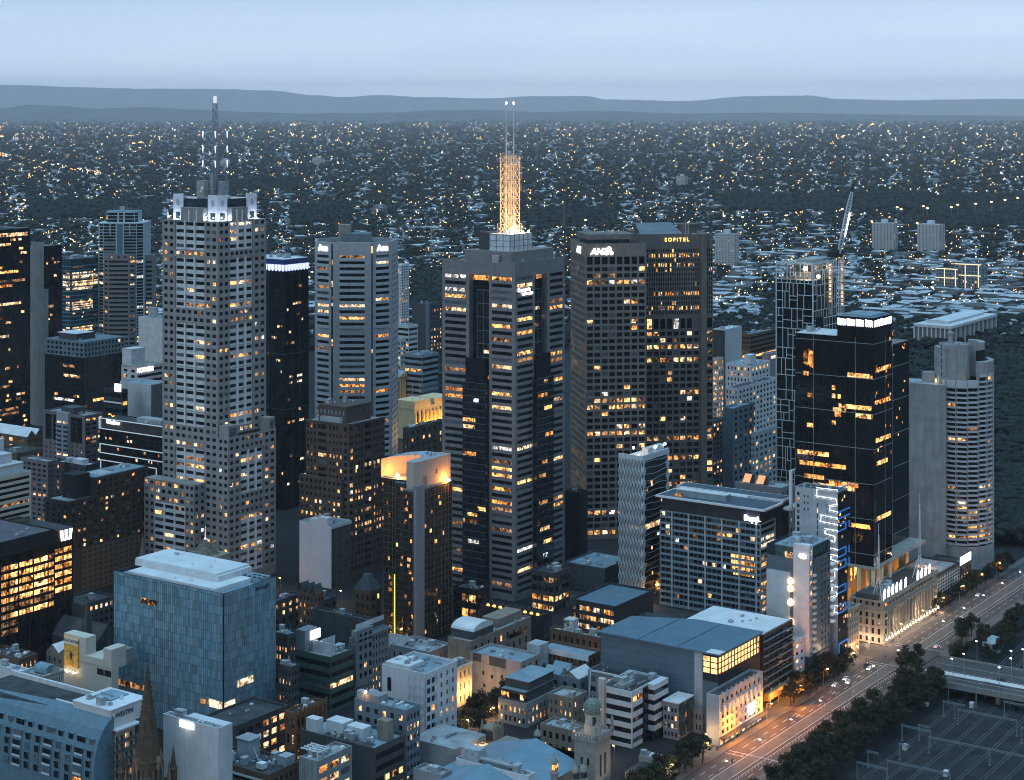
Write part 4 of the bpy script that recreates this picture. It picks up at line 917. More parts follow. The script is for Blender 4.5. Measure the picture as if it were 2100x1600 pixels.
DKB = M("dark_brick", (.050, .042, .036), rough=.85, var=.15, ns=.3); OLV = M("olive_brick", (.105, .085, .06), rough=.85, var=.15, ns=.3)
b = block('dark_brick_flats', 'dark brick apartment block with scattered lit windows above a brown lower half', 140, 1029, xl=91, xr=306, Y=1036, wall=DKB, L=('grid', 4, .5), Rr=('grid', 14, .5), fh=3.1, vr=.52, lit=.16, hot=.05, n=4, roof=GREY_ROOF, base=b.h * 0 + 26)
zr = b.h - 1.1
x0 = b.xR(196); m = MB(); q = MB(); z1 = zr + 11
f1 = Fr((x0, .6), (1, 0), (0, -1)); b.panes = []
b.grid(f1, 0, b.w - x0, zr, z1, even(1, b.w - x0 - 1, 9, .5), floors(zr, z1 - 1, 3.1, .5), mb=m, lit=.25, rec=.3); m.quad((x0, .6, zr), (x0, b.d, zr), (x0, b.d, z1), (x0, .6, z1)); m.quad((x0, .6, z1), (b.w, .6, z1), (b.w, b.d, z1), (x0, b.d, z1)); m.quad((b.w, .6, zr), (b.w, b.d, zr), (b.w, b.d, z1), (b.w, .6, z1))
b.part(m, 'upper_storeys', DKB); rr = MB(); rr.quad((x0 + 2, 2, z1 + .2), (b.w - 1, 2, z1 + .2), (b.w - 1, b.d - 2, z1 + .2), (x0 + 2, b.d - 2, z1 + .2)); b.part(rr, 'upper_roof', BLUE_ROOF)
for k in range(5): m = MB(); yy = 3 + k * 2.2; m.box(x0 + 6, x0 + 17, yy, yy + 1.2, z1 + .2, z1 + .9); b.part(m, 'roof_panel', PALE_ROOF)
b.clutter(x0 + 16, b.w - 5, 3, b.d - 5, z1 + .2, 9, 2); m = MB(); m.box(x0 - 11, x0 - .02, 5, b.d * .8, zr, z1 + 3); b.part(m, 'lift_core', M("black_core", (.02, .02, .022)))
for fr, a, c, z0, z1_, out, mt in b.panes: q = MB(); q.quad(fr.p(a, z0, out), fr.p(c, z0, out), fr.p(c, z1_, out), fr.p(a, z1_, out)); b.part(q, 'window', mt)
m = MB(); ln = b.w; c2 = B.__new__(B); c2.__dict__.update(b.__dict__); c2.panes = []
c2.grid(Fr((0, -.05), (1, 0), (0, -1)), b.xR(168), ln, 0, 26, even(b.xR(168), ln, 13, .5), floors(.5, 25.4, 3.1, .5), mb=m, lit=.14, rec=.25); b.part(m, 'brown_lower_wall', OLV)
for fr, a, c, z0, z1_, out, mt in c2.panes: q = MB(); q.quad(fr.p(a, z0, out), fr.p(c, z0, out), fr.p(c, z1_, out), fr.p(a, z1_, out)); b.part(q, 'window', mt)
def bank_office():
 b = B('lit_bank_office', 'black glass office with blazing amber floors and a white W sign', -60, 1128, xr=113, d=44, Y=880, cat='office'); zt = b.h
 g = GL("bank_glass", (.014, .013, .012), panel=(1.4, 3.9), joint=(.03, .028, .025)); q = MB(); b.flat(b.R, 0, b.w, 0, zt - 7.5, mb=q); b.part(q, 'curtain_wall', g); b.flat(b.R, 0, b.w, zt - 7.5, zt); b.flat(b.L, 0, b.d, 0, zt); b.back(); b.roof(par=.7, mat=M("purple_grey_roof", (.10, .095, .11), rough=.85, var=.25, ns=.15))
 hotm = [LIT("lit_blaze", (1, .56, .2), 4.2, .34, .6, .6), LITS[0], LITS[2]]; fh = 4.05
 for k in range(9):
  z = zt - 12 - fh * k
  for (a, c, mi) in ((-40, 18, 2), (19, 38, 1), (39, 68, 1), (69, 98, 0), (99, 111, 2)):
   if k > 6 and a > 30: continue
   s0, s1 = b.xR(max(a, 2)), b.xR(c); b.litstrip(b.R, s0 + .3, s1 - .3, z - 3.1, z - .6, .05, 'lit_floor', hotm[mi] if k < 5 or b.rng.random() < .4 else LITS[3])
 m = MB()
 for s in range(1, 22): m_s = b.w * s / 22; b.fbox(m, b.R, m_s - .07, m_s + .07, 3, zt - 8, .06, .3)
 b.part(m, 'facade_mullion', M("bank_mullion", (.02, .02, .02)))
 # the lower sign wing at the right
 x0, x1 = b.w, b.xR(153); z1 = zt - 1.5; m = MB(); m.box(x0 + .02, x1, 1.2, b.d, 0, z1); o = b.part(m, 'sign_wing', g); f = Fr((x0, 1.2), (1, 0), (0, -1)); ln = x1 - x0
 for k in range(6):
  z = z1 - 9 - fh * k
  for (a, c) in ((.06, .45), (.52, .92)): b.litstrip(f, ln * a, ln * c, z - 3.1, z - .6, .05, 'lit_floor', hotm[1 if (k + int(a * 9)) % 2 else 2])
 q = MB(); c, z, s = ln * .62, z1 - 3.2, .92      # the big W, three slanted strokes
 for pts in (((-4.6, 3), (-2.4, 3), (-1.9, -3), (-3.6, -3)), ((-1.1, 3), (1.1, 3), (.9, -3), (-.9, -3)), ((2.4, 3), (4.6, 3), (3.6, -3), (1.9, -3)), ((-3.6, -3), (-.2, -3), (-.2, -1.7), (-3.3, -1.7)), ((.2, -3), (3.6, -3), (3.3, -1.7), (.2, -1.7))):
  q.poly([f.p(c + a * s, z + d * s, .5) for a, d in pts])
 b.part(q, 'sign_letter', SIGN_W); b.clutter(4, b.w - 6, 4, b.d - 8, zt - .7, 8, 3); b.done([M("bank_dark_wall", (.02, .02, .022))])
bank_office()
# ---- middle: brown stone office, stepped white block, gold lit tower
def brown_stone():
 b = B('brown_stone_office', 'dark brown stone office with rounded corner and one glowing amber floor', 716, 874, xl=627, xr=789, Y=1074, cat='office'); zt = b.h
 st = M("brown_stone", (.088, .066, .054), rough=.8, var=.12, ns=.2); c = 5.0; fh = 4.1
 P = [(0, c + 4), (0, c), (1.2, 1.6), (c, 0), (c + 4, 0)]
 segs = [(seg((0, b.d), (0, c)), 8), (seg((0, c), (1.2, 1.6)), 1), (seg((1.2, 1.6), (c, 0)), 1), (seg((c, 0), (b.w, 0)), 9)]
 rows = floors(4, zt - 5, fh, .52)
 for f, n in segs:
  cols = even(.3, f.len - .3, n, .5) if n > 1 else [(f.len * .25, f.len * .75)]
  if n > 1: w = f.len; cols = even(.4, w * .3, 3, .5) + [(w * .34, w * .56)] + even(w * .62, w - .3, 4, .5)
  b.grid(f, 0, f.len, 0, zt, cols, rows + [(zt - 3.8, zt - 1)], rec=.35, lit=.04, hot=.12)
 b.wall.quad((b.w, 0, 0), (b.w, b.d, 0), (b.w, b.d, zt), (b.w, 0, zt)); b.wall.quad((0, b.d, 0), (b.w, b.d, 0), (b.w, b.d, zt), (0, b.d, zt))
 r = MB(); r.poly([(0, c, zt), (1.2, 1.6, zt), (c, 0, zt), (b.w, 0, zt), (b.w, b.d, zt), (0, b.d, zt)]); b.part(r, 'roof', GREY_ROOF)
 m = MB(); r_ = [(0, b.d), (0, c), (1.2, 1.6), (c, 0), (b.w, 0)]
 for p, q in zip(r_, r_[1:]): f = seg(p, q); b.fbox(m, f, 0, f.len, zt - .2, zt + .9, -.5, .4)
 b.part(m, 'cornice', st)
 z1 = zt + 10; m = MB(); x0, x1, y0, y1 = 4, b.w * .82, 6, b.d * .8; b.panes0 = b.panes; f = Fr((x0, y0), (1, 0), (0, -1)); f2 = Fr((x0, y0), (0, 1), (-1, 0))
 b.grid(f, 0, x1 - x0, zt, z1, even(.5, x1 - x0 - .5, 4, .5), [(zt + 5, zt + 7.6)], mb=m, lit=0, dark=BLIND); b.grid(f2, 0, y1 - y0, zt, z1, even(.5, y1 - y0 - .5, 7, .5), [(zt + 5, zt + 7.6)], mb=m, lit=0, dark=M("pale_pane", (.22, .32, .38), rough=.3))
 m.box(x0, x1, y0 + .01, y1, z1 - .01, z1 + .3); m.quad((x1, y0, zt), (x1, y1, zt), (x1, y1, z1), (x1, y0, z1)); b.part(m, 'penthouse', st); b.clutter(x0 + 1, x1 - 3, y0 + 1, y1 - 3, z1 + .3, 8, 2)
 m = MB(); m.box(1.5, 4, 8, b.d * .7, zt, zt + 3.6); b.part(m, 'plant_screen', PLANT)
 # broader lower half
 zl = b.z(985); f = Fr((-2.5, 0), (0, 1), (-1, 0)); m = MB(); b.grid(f, 4, b.d + 3, 0, zl, even(4.5, b.d + 2.5, 9, .5), floors(3, zl - 1, fh, .52), mb=m, lit=.12, hot=.15); m.quad((-2.5, 4, 0), (0, 4, 0), (0, 4, zl), (-2.5, 4, zl)); m.quad((-2.5, 4, zl), (0, 4, zl), (0, b.d + 3, zl), (-2.5, b.d + 3, zl)); b.part(m, 'lower_bay', st)
 b.done([st])
 for f, z in ((segs[3][0], b.z(962)), (segs[3][0], b.z(1036)), (segs[0][0], b.z(1040))):
  n = 7
  for k in range(n):
   if b.rng.random() < .8: s = f.len * (k + .3) / n; b.litstrip(f, s, s + f.len / n * .5, z - 1, z + 1.3, .05, 'lit_window', LITS[1 if k % 2 else 4])
brown_stone()
b = block('stepped_white_block', 'white windowless wall with stepped top and a glazed side, beside dark brown offices', 679, 1079, xl=614, xr=721, Y=1054, wall=M("stepped_white_wall", (.58, .56, .60), rough=.8, var=.05, ns=.15), L=('blank',), Rr=('blank',), n=5, roof=BLUE_ROOF, par=.8)
for (a, c, z) in ((.12, .42, 4.0), (.42, .66, 2.4)): m = MB(); m.box(0, 5, b.d * a, b.d * c, b.h, b.h + z); b.part(m, 'stepped_parapet', MATS["stepped_white_wall"])
m = MB(); b.fbox(m, b.R, .4, b.w - .2, 0, b.h - 2, .03, .2); b.part(m, 'ribbed_glazing', GL("ribbed_side_glass", (.05, .055, .055), panel=(1.1, 3.3), joint=(.16, .15, .13), msize=.12))
def gold_tower():
 b = B('amber_lit_tower', 'bronze glass tower whose pale curved crown is floodlit orange', 851, 1010, Y=937, w=34, d=36, cat='skyscraper'); zt = b.h
 pale = M("crown_plaster", (.42, .36, .29), rough=.75, var=.06, ns=.2); gl = BROWNGL; Y = b.Y
 # plan in building coordinates: glass bays step back left and right of a plain concrete fin
 xr = b.xR(927); yl = b.yL(780); fin = 3.6
 m = MB(); b.fbox(m, b.R, 0, b.xR(868), 0, zt + 3, -2, .9); b.fbox(m, b.L, 0, .9, 0, zt + 3, -2, .01); b.part(m, 'concrete_fin', M("fin_concrete", (.22, .225, .235), rough=.8, var=.07, ns=.2))
 bays = [(b.R, b.xR(868), xr, 0), (b.L, .9, yl * .34, 0), (b.L, yl * .34, yl * .62, -1.8), (b.L, yl * .62, yl, -3.2)]
 for i, (fr, s0, s1, o) in enumerate(bays):
  top = zt + (0, 0, 3, 4.4)[i]; m = MB(); b.fbox(m, fr, s0, s1, 0, top, -8, o); w = b.part(m, 'glass_bay', gl)
  e = MB(); nv = max(2, round((s1 - s0) / 3.2))
  for k in range(nv + 1): s = s0 + (s1 - s0) * k / nv; b.fbox(e, fr, s - .09, s + .09, 2, top, o + .004, o + .22)
  z = top - 1
  while z > 3: b.fbox(e, fr, s0, s1, z - .07, z + .07, o + .004, o + .15); z -= 3.3
  b.part(e, 'bay_frame', M("bronze_frame", (.20, .19, .17), rough=.4, metal=.5), w).parent = w
  for k in range(int(top / 3.3) - 1):
   if b.rng.random() < (.62 if i in (0, 1) else .35):
    z = top - 3.9 - 3.3 * k; a = s0 + b.rng.random() * (s1 - s0) * .75; b.litstrip(fr, a, min(s1, a + b.rng.uniform(.6, 2.4)), z, z + 1.9, o + .03, 'lit_window', LITS[b.rng.choice((0, 2, 2, 3))])  # glowing strips for lit rooms, and for amber reflections painted onto the glass
  q = MB(); b.fbox(q, fr, s0, s1, top, top + 1.1, o - 1.2, o + .25); b.part(q, 'coping', M("blue_coping", (.13, .17, .2)))
 m = MB(); m.box(3.5, xr, 6, yl, 0, zt - .5); b.part(m, 'tower_core', M("core_dark", (.04, .038, .035)))
 m = MB(); b.fbox(m, b.L, yl * .66, yl * .70, 0, b.z(1190), -3.2, -2.9); b.part(m, 'light_strip', E("strip_amber", (1, .36, .06), 3.0))
 # floodlit crown: low front wall, long right wall, sweeping curved back wall, roof deck between
 def wall(pts, z0, z1, th=.8, name='crown_wall'):
  m = MB()
  for (p, q) in zip(pts, pts[1:]): f = seg(p, q); b.fbox(m, f, -.02, f.len + .02, z0, z1, -th, 0)
  return b.part(m, name, pale)
 c0 = zt + .8; hz = b.z(960)
 wall([(2.2, 7.4), (2.2, 2.6), (5.0, 1.4), (xr * .93, 1.4)], c0, hz + 2.2); q = MB(); q.box(xr * .93, xr, 1.0, 8, c0 - 2, hz + 2.4); b.part(q, 'crown_block', pale)
 arc = [(1.2, yl * 1.02 - .0)] + [(1.2 + xr * .58 * sin(pi / 2 * k / 10), yl * 1.0 - (yl - 12) * (1 - cos(pi / 2 * k / 10))) for k in range(1, 11)]
 arc += [(xr * .56, 9.5), (xr * .42, 7.8), (2.2, 7.4)]
 # roof deck fills between the arc and the outer walls
 dk = MB(); poly = [(p[0], p[1]) for p in arc] + [(2.2, 2.6), (5.0, 1.4), (xr, 1.4), (xr, yl * .75), (xr * .75, yl * 1.02), (1.2, yl * 1.03)]
 dk.poly([(p[0], p[1], hz + 2.0) for p in poly]); b.part(dk, 'crown_roof', M("crown_roof_blue", (.30, .34, .40), rough=.7, var=.1))
 m = MB(); pts = arc[::-1]
 for (p, q2) in zip(arc, arc[1:]):
  if p[0] == 1.2 and q2[0] == 1.2: continue
  m.quad((*p, c0 + 4), (*q2, c0 + 4), (*q2, hz + 2.1), (*p, hz + 2.1))
 b.part(m, 'curved_crown_wall', pale)
 g = MB(); g.poly([(p[0], p[1], c0 + 4.2) for p in arc]); b.part(g, 'crown_terrace', M("terrace_grey", (.25, .23, .2)))
 m = MB(); b.fbox(m, Fr((5, 1.4), (1, 0), (0, -1)), 4, 7.4, c0 - 1, c0 + 6, .01, .04); b.part(m, 'crown_recess', M("recess_grey", (.2, .2, .2))); m = MB(); b.fbox(m, Fr((5, 1.4), (1, 0), (0, -1)), 15, 16.6, c0 + 5.5, c0 + 8, .01, .05); b.part(m, 'crown_vent', PLANT_D)
 for (x, y, z, e, nm) in ((b.xR(914), -2.0, c0 + 1.4, 7500, 'r'), (4.5, yl * .60, c0 + 6.5, 8000, 'l'), (5, yl * .8, c0 + 7, 4000, 'c')):
  lamp('crown_floodlight', (x, y, z), e, (1, .32, .04), b.root, .5)
 for (x, y, z, r) in ((b.xR(917), -1.0, c0 + .9, .8), (3.4, yl * .62, c0 + 5.6, 1.1)): g = MB(); g.lathe(x, y, [(r * .4, z - r), (r, z - r * .4), (r, z + r * .4), (r * .4, z + r)], 12); b.part(g, 'flood_lamp', E("flood_lamp_face", (1, .74, .36), 30))
 for (x, y, h) in ((xr * .5, 12, 4), (xr * .8, 9, 6), (xr * .55, 18, 5)): m = MB(); m.bar((x, y, hz + 2), (x, y, hz + 2 + h), .12); b.part(m, 'aerial', PLANT_D)
 b.clutter(xr * .5, xr * .85, 6, yl * .6, hz + 2, 4, 3); b.done([pale])
gold_tower()
# ================================================================ right-hand towers
def glass_tower_sign():
 b = B('black_mirror_tower', 'tall black mirror glass tower with a burning white sign band, on amber lit columns', 1792, 695, xl=1631, xr=1829, Y=976, cat='skyscraper')
 zt = b.h; zb = b.z(1163); Cz = b.z(653); Y = b.Y
 g = GL("mirror_black", (.008, .009, .010), panel=(1.5, 3.8), joint=(.018, .018, .018), spec=.5, rough=.06); ln = M("mirror_joint", (.30, .38, .40), rough=.4)
 D = b.d; Wd = b.w; x2 = b.xR(1864, 10); cut = b.yL(1717)
 q = MB(); q.box(0, Wd, 0, D, zb, zt); b.part(q, 'curtain_wall', g)
 q = MB(); q.box(Wd + .02, x2, 10, D * .8, zb, b.z(730)); b.part(q, 'side_wing', g)
 q = MB(); q.box(0, Wd * .98, .0, cut, zt + .02, Cz); b.part(q, 'crown_storeys', g)
 q = MB(); q.box(.3, Wd * .96, .3, cut - .3, Cz, Cz + .35); q.box(2, Wd * .9, 2, cut * .9, Cz + .35, Cz + 1.2); b.part(q, 'crown_roof', BLUE_ROOF)
 q = MB(); q.box(.3, Wd - .3, cut + .1, D - .3, zt, zt + .35); b.part(q, 'roof', PALE_ROOF); b.clutter(2, Wd * .7, cut + 2, D - 4, zt + .35, 6, 3)
 q = MB(); rows = [zt - k * 19.3 - 3 for k in range(8) if zt - k * 19.3 - 3 > zb]
 for fr, L, x in ((b.L, D, 0), (b.R, Wd, 0)):
  for z in rows: b.fbox(q, fr, -.02, L, z - .12, z + .12, .02, .12)
  for s in ((b.yL(1668), b.yL(1754)) if fr is b.L else (Wd * .62,)): b.fbox(q, fr, s - .1, s + .1, zb, zt, .02, .1)
 f3 = Fr((Wd, 10), (1, 0), (0, -1))
 for z in rows[1:]: b.fbox(q, f3, .1, x2 - Wd, z - .12, z + .12, .02, .12)
 b.fbox(q, f3, (x2 - Wd) * .5, (x2 - Wd) * .5 + .2, zb, b.z(730), .02, .1); b.part(q, 'white_joint', ln)
 sg = E("crown_sign_glow", (1, .93, .97), 4.2)
 for fr, L, n in ((b.L, cut, 4), (b.R, Wd * .98, 2)):
  for k in range(n):
   q = MB(); s0, s1 = L * k / n + .5, L * (k + 1) / n - .4; m = 7; top = Cz - 1.0
   pts = [fr.p(s0, top - .5, .25), fr.p(s1, top, .25)] + [fr.p(s1 - (s1 - s0) * j / m, Cz - 4.6 - .5 * (j % 2), .25) for j in range(m + 1)]
   q.poly(pts); b.part(q, 'sign_letter', sg)
 A = [LIT("mirror_amber", (1, .42, .10), 2.4, .40, .62, .5), LITS[0], LITS[2]]
 def strip(fr, pa, pb, py, h=2.4, o=.05, m=None):
  s = sorted((b.yL(pa) if fr is b.L else b.xR(pa), b.yL(pb) if fr is b.L else b.xR(pb))); q = 1
  z = b.zat(py, 0, 0); b.litstrip(fr, s[0], s[1], z - h / 2, z + h / 2, o, 'lit_floor', m or b.rng.choice(A))
 for a, c, y in ((1738, 1790, 765), (1720, 1788, 831), (1708, 1735, 840), (1712, 1725, 850), (1755, 1790, 848), (1635, 1700, 936), (1640, 1735, 958), (1650, 1690, 985), (1700, 1760, 993), (1668, 1752, 1001), (1745, 1785, 1075), (1706, 1713, 795), (1706, 1713, 812), (1718, 1724, 812), (1656, 1668, 815), (1655, 1668, 878), (1706, 1714, 868), (1648, 1658, 770)): strip(b.L, a, c, y - (1792 - (a + c) / 2) * -.0 + 8)
 for a, c, y in ((1796, 1826, 755), (1794, 1827, 822), (1796, 1826, 900), (1795, 1827, 1062), (1797, 1820, 948)): strip(b.R, a, c, y + 6)
 # warm reflections painted as glowing strips, among lit rooms, down the narrow right flank
 for k in range(46):
  z = b.z(b.rng.uniform(705, 960)); fr = b.R if k % 2 else f3; L = Wd if k % 2 else x2 - Wd; s = b.rng.uniform(.2, L - 2); b.litstrip(fr, s, s + b.rng.uniform(.5, 2.2), z, z + b.rng.uniform(.7, 2.2), .04, 'lit_window', A[k % 3])
 q = MB(); fr = b.L; s0, s1 = b.yL(1668), b.yL(1647); z = b.z(740); q.poly([fr.p(s0, z - 7, .05), fr.p(s1, z - 4.5, .05), fr.p(s1, z + 3, .05), fr.p(s1 + (s0 - s1) * .5, z + 4, .05), fr.p(s0, z + 2, .05)]); b.part(q, 'lit_window', A[0])
 # open storey on columns
 q = MB(); q.box(-.4, x2 + .4, -.4, D * .5, zb - 1.6, zb - .01); b.part(q, 'soffit_beam', M("soffit_concrete", (.35, .35, .33)))
 cm = M("column_cream", (.60, .50, .34), rough=.6, var=.05); cl = []
 for x in (.9, Wd * .5, Wd - .9, Wd + 6): cl.append((x, .9 if x < Wd else 11))
 for y in (9, 19): cl.append((.9, y))
 cl += [(x2 - 1, 11), (Wd * .5, 9)]
 for (x, y) in cl:
  m = MB(); m.lathe(x, y, [(1.15, 8), (1.15, zb - 1.6)], 14); o = b.part(m, 'column', cm, None, True)
  lamp('column_uplight', (x - 1.7, y - 1.7, 14.5), 2600, (1, .50, .12), b.root, .3)
 m = MB(); m.box(6, x2 + 8, 16, D * .7, 0, zb - 1.6); b.part(m, 'lobby_wall', M("lobby_timber", (.30, .2, .11)))
 for k in range(3): m = MB(); s = 16 + k * 12; m.box(Wd * .2 + k * 5, Wd * .2 + k * 5 + 3.4, 15.8, 15.95, 22, 29); b.part(m, 'lobby_window', LITS[0])
 b.done([g])
glass_tower_sign()
def white_grid_tower():
 b = B('white_grid_tower', 'half finished black tower netted in an irregular white grid under a crane', 1667, 540, xl=1592, xr=1715, Y=1330, cat='skyscraper'); zt = b.h; Y = b.Y
 g = GL("grid_glass", (.010, .012, .014), panel=(1.4, 3.6), joint=(.025, .027, .03)); m = MB(); m.box(.25, b.w - .25, .25, b.d - .25, 0, b.z(577)); b.part(m, 'curtain_wall', g)
 q = MB(); rng = random.Random(4); wt = .26
 for fr, L in ((b.L, b.d), (b.R, b.w)):
  for s in (0, L): b.fbox(q, fr, s - .45, s + .45, 0, zt, -.4, .3)
  b.fbox(q, fr, .45, L - .45, zt - .9, zt, -.35, .28)
  def split(s0, s1, z0, z1, dep):
   w, h = s1 - s0, z1 - z0
   if dep <= 0 or (w < 5 and h < 9): return
   if h > w * 1.3 and rng.random() < .75 or w < 4:
    z = z0 + h * rng.uniform(.3, .7); b.fbox(q, fr, s0, s1, z - wt, z + wt, -.02, .24); split(s0, s1, z0, z, dep - 1); split(s0, s1, z, z1, dep - 1)
   else:
    s = s0 + w * rng.uniform(.3, .7); b.fbox(q, fr, s - wt, s + wt, z0, z1, -.02, .25); split(s0, s, z0, z1, dep - 1); split(s, s1, z0, z1, dep - 1)
  z = zt
  while z > 4: h = rng.uniform(14, 21); b.fbox(q, fr, .45, L - .45, z - wt, z + wt, -.03, .26); split(.4, L - .4, max(0, z - h), z, 4); z -= h
 b.part(q, 'white_lattice', M("lattice_white", (.62, .68, .70), rough=.5, var=.06))
 q = MB()
 for x in np.linspace(1.5, b.w - 1.5, 4):
  for y in np.linspace(1.5, b.d - 1.5, 5): q.bar((x, y, b.z(577)), (x, y, zt - 1), .3)
 for z in (b.z(577) + .1, b.z(560), zt - 1.6): q.box(1, b.w - 1, 1, b.d - 1, z - .18, z + .18)
 q.box(b.w * .4, b.w * .9, b.d * .3, b.d * .7, b.z(577), zt + 1); b.part(q, 'bare_frame', M("site_concrete", (.40, .38, .35)))
 for (x, y, z, e) in ((4, 8, b.z(565), 3500), (b.w - 8, 2, b.z(590), 900), (b.w * .6, 2, b.z(552), 1500)): lamp('site_light', (x, y, z), e, (1, .78, .5), b.root, .4)
 for (fr, s, z, r) in ((b.L, b.yL(1653), b.z(552), 1.5), (b.R, b.xR(1677), b.z(569), 1.3)): m = MB(); c = fr.p(s, z, .6); m.lathe(c[0], c[1], [(r * .3, z - r), (r, z - r * .3), (r, z + r * .3), (r * .3, z + r)], 10); b.part(m, 'work_lamp', E("work_lamp", (1, .85, .62), 14))
 # lit hoist masts up the right flank
 for x, z0, z1 in ((b.xR(1697), b.z(628), b.z(548)), (b.xR(1721), b.z(640), b.z(535))):
  m = MB(); h = MB()
  for dx in (0, 2.4):
   for dy in (-.6, -3.0): m.bar((x + dx, dy, z0 - 40), (x + dx, dy, z1), .16)
  z = z0 - 20
  while z < z1: m.bar((x, -3, z), (x + 2.4, -3, z + 3), .12); m.bar((x + 2.4, -3, z), (x, -3, z + 3), .12); m.box(x, x + 2.4, -3, -.6, z - .1, z + .1); z += 3
  o = b.part(m, 'hoist_mast', M("hoist_cream", (.66, .58, .48), rough=.5))
  z = z0
  while z < z1 - 2: k = MB(); k.box(x + .5, x + 1.9, -2.6, -.9, z + .3, z + 2.4); o2 = b.part(k, 'hoist_light', LITS[1 if int(z) % 2 else 4], o); o2.parent = o; z += 3
 b.clutter(2, b.w - 4, 2, b.d - 4, zt, 4, 1)
 f = Fr((b.w * .66, -4.5), (1, 0), (0, -1)); m = MB(); z = b.z(652); m.box(b.w * .1, b.w * 1.05, -7, -.6, 0, z); b.part(m, 'lower_annexe', g); m = MB(); fr = Fr((b.w * .1, -7), (1, 0), (0, -1)); ln = b.w * .95
 for zz in (z, z - 6): b.fbox(m, fr, 0, ln, zz - .3, zz + .3, .01, .3)
 for k in range(9): b.fbox(m, fr, ln * k / 8 - .2, ln * k / 8 + .2, z - 20, z, .01, .25)
 b.part(m, 'annexe_frame', MATS["lattice_white"]); b.done([g])
 # the crane standing behind the flank: luffing jib lit white
 Yc = 1352.0; x_ = lambda p: (p - CX) / F * Yc; c = empty('tower_crane', (x_(1722), Yc, 0)); tag(c, 'white luffing tower crane with a lit lattice jib pointing at the sky', 'crane')
 m = MB(); z1 = Zp(527, Yc)
 for sx, sy in ((-1, -1), (1, -1), (1, 1), (-1, 1)): m.bar((sx, sy, 0), (sx, sy, z1), .17)
 z = z1 - 60
 while z < z1 - 1: m.bar((-1, -1, z), (1, -1, z + 2.4), .09); m.bar((1, -1, z), (-1, -1, z + 2.4), .09); m.bar((-1, -1, z), (-1, 1, z + 2.4), .09); z += 2.4
 wcr = M("crane_white", (.66, .70, .74), rough=.5, var=.06); m.build('crane_mast', wcr, c)
 m = MB(); m.box(-9, 2, -1.6, 1.6, z1, z1 + 2.2); m.box(-9, -5, -1.8, 1.8, z1 + .5, z1 + 4); m.build('slewing_deck', M("crane_black", (.02, .02, .022)), c)
 m = MB(); m.box(-3.5, -1, -2.2, -.4, z1 + 2.2, z1 + 5.2); m.bar((-4, 0, z1 + 2), (-5, 0, z1 + 14), .3); m.bar((-8, 0, z1 + 2), (-5, 0, z1 + 14), .25); m.build('cab', MATS["crane_black"], c)
 p0 = np.array((-.5, 0, z1 + 2.5)); p1 = np.array((x_(1747) - x_(1722), 0, Zp(393, Yc))); d = p1 - p0; m = MB(); n = 20; ax = np.cross(d, (0, 1, 0)); ax /= np.linalg.norm(ax)
 def pt(t, a, s): w = 1.5 * (.5 + .5 * min(1, t * 6, (1 - t) * 5)); return tuple(p0 + d * t + ax * a * w + np.array((0, s * w, 0)))
 for i in range(n):
  t, u = i / n, (i + 1) / n
  for a, s in ((-1, -1), (1, -1), (1, 1), (-1, 1)): m.bar(pt(t, a, s), pt(u, a, s), .16)
  for (a, s), (e, f2) in (((-1, -1), (1, -1)), ((1, -1), (1, 1)), ((-1, 1), (1, 1)), ((-1, -1), (-1, 1))): m.bar(pt(t, a, s), pt(u, e, f2), .11); m.bar(pt(t, e, f2), pt(u, a, s), .11)
 m.build('jib', wcr, c); m = MB(); e = p1 + d / np.linalg.norm(d) * 6; m.bar(tuple(p1), tuple(e), 1.1, 6, .7); m.build('jib_head', MATS["crane_black"], c)
 m = MB(); m.bar((-5, 0, z1 + 14), tuple(p1), .07); m.bar((-5, .4, z1 + 14), tuple(p1), .07); m.build('pendant_rope', MATS["crane_black"], c)
 m = MB(); a, q2 = p0 + d * .27 + np.array((1.6, -1.2, 0)), p0 + d * .66 + np.array((1.6, -1.2, 0)); m.bar(tuple(a), tuple(q2), .55, 6, .75); m.build('jib_light', E("crane_jib_light", (.80, .84, 1), 3.0), c)
white_grid_tower()
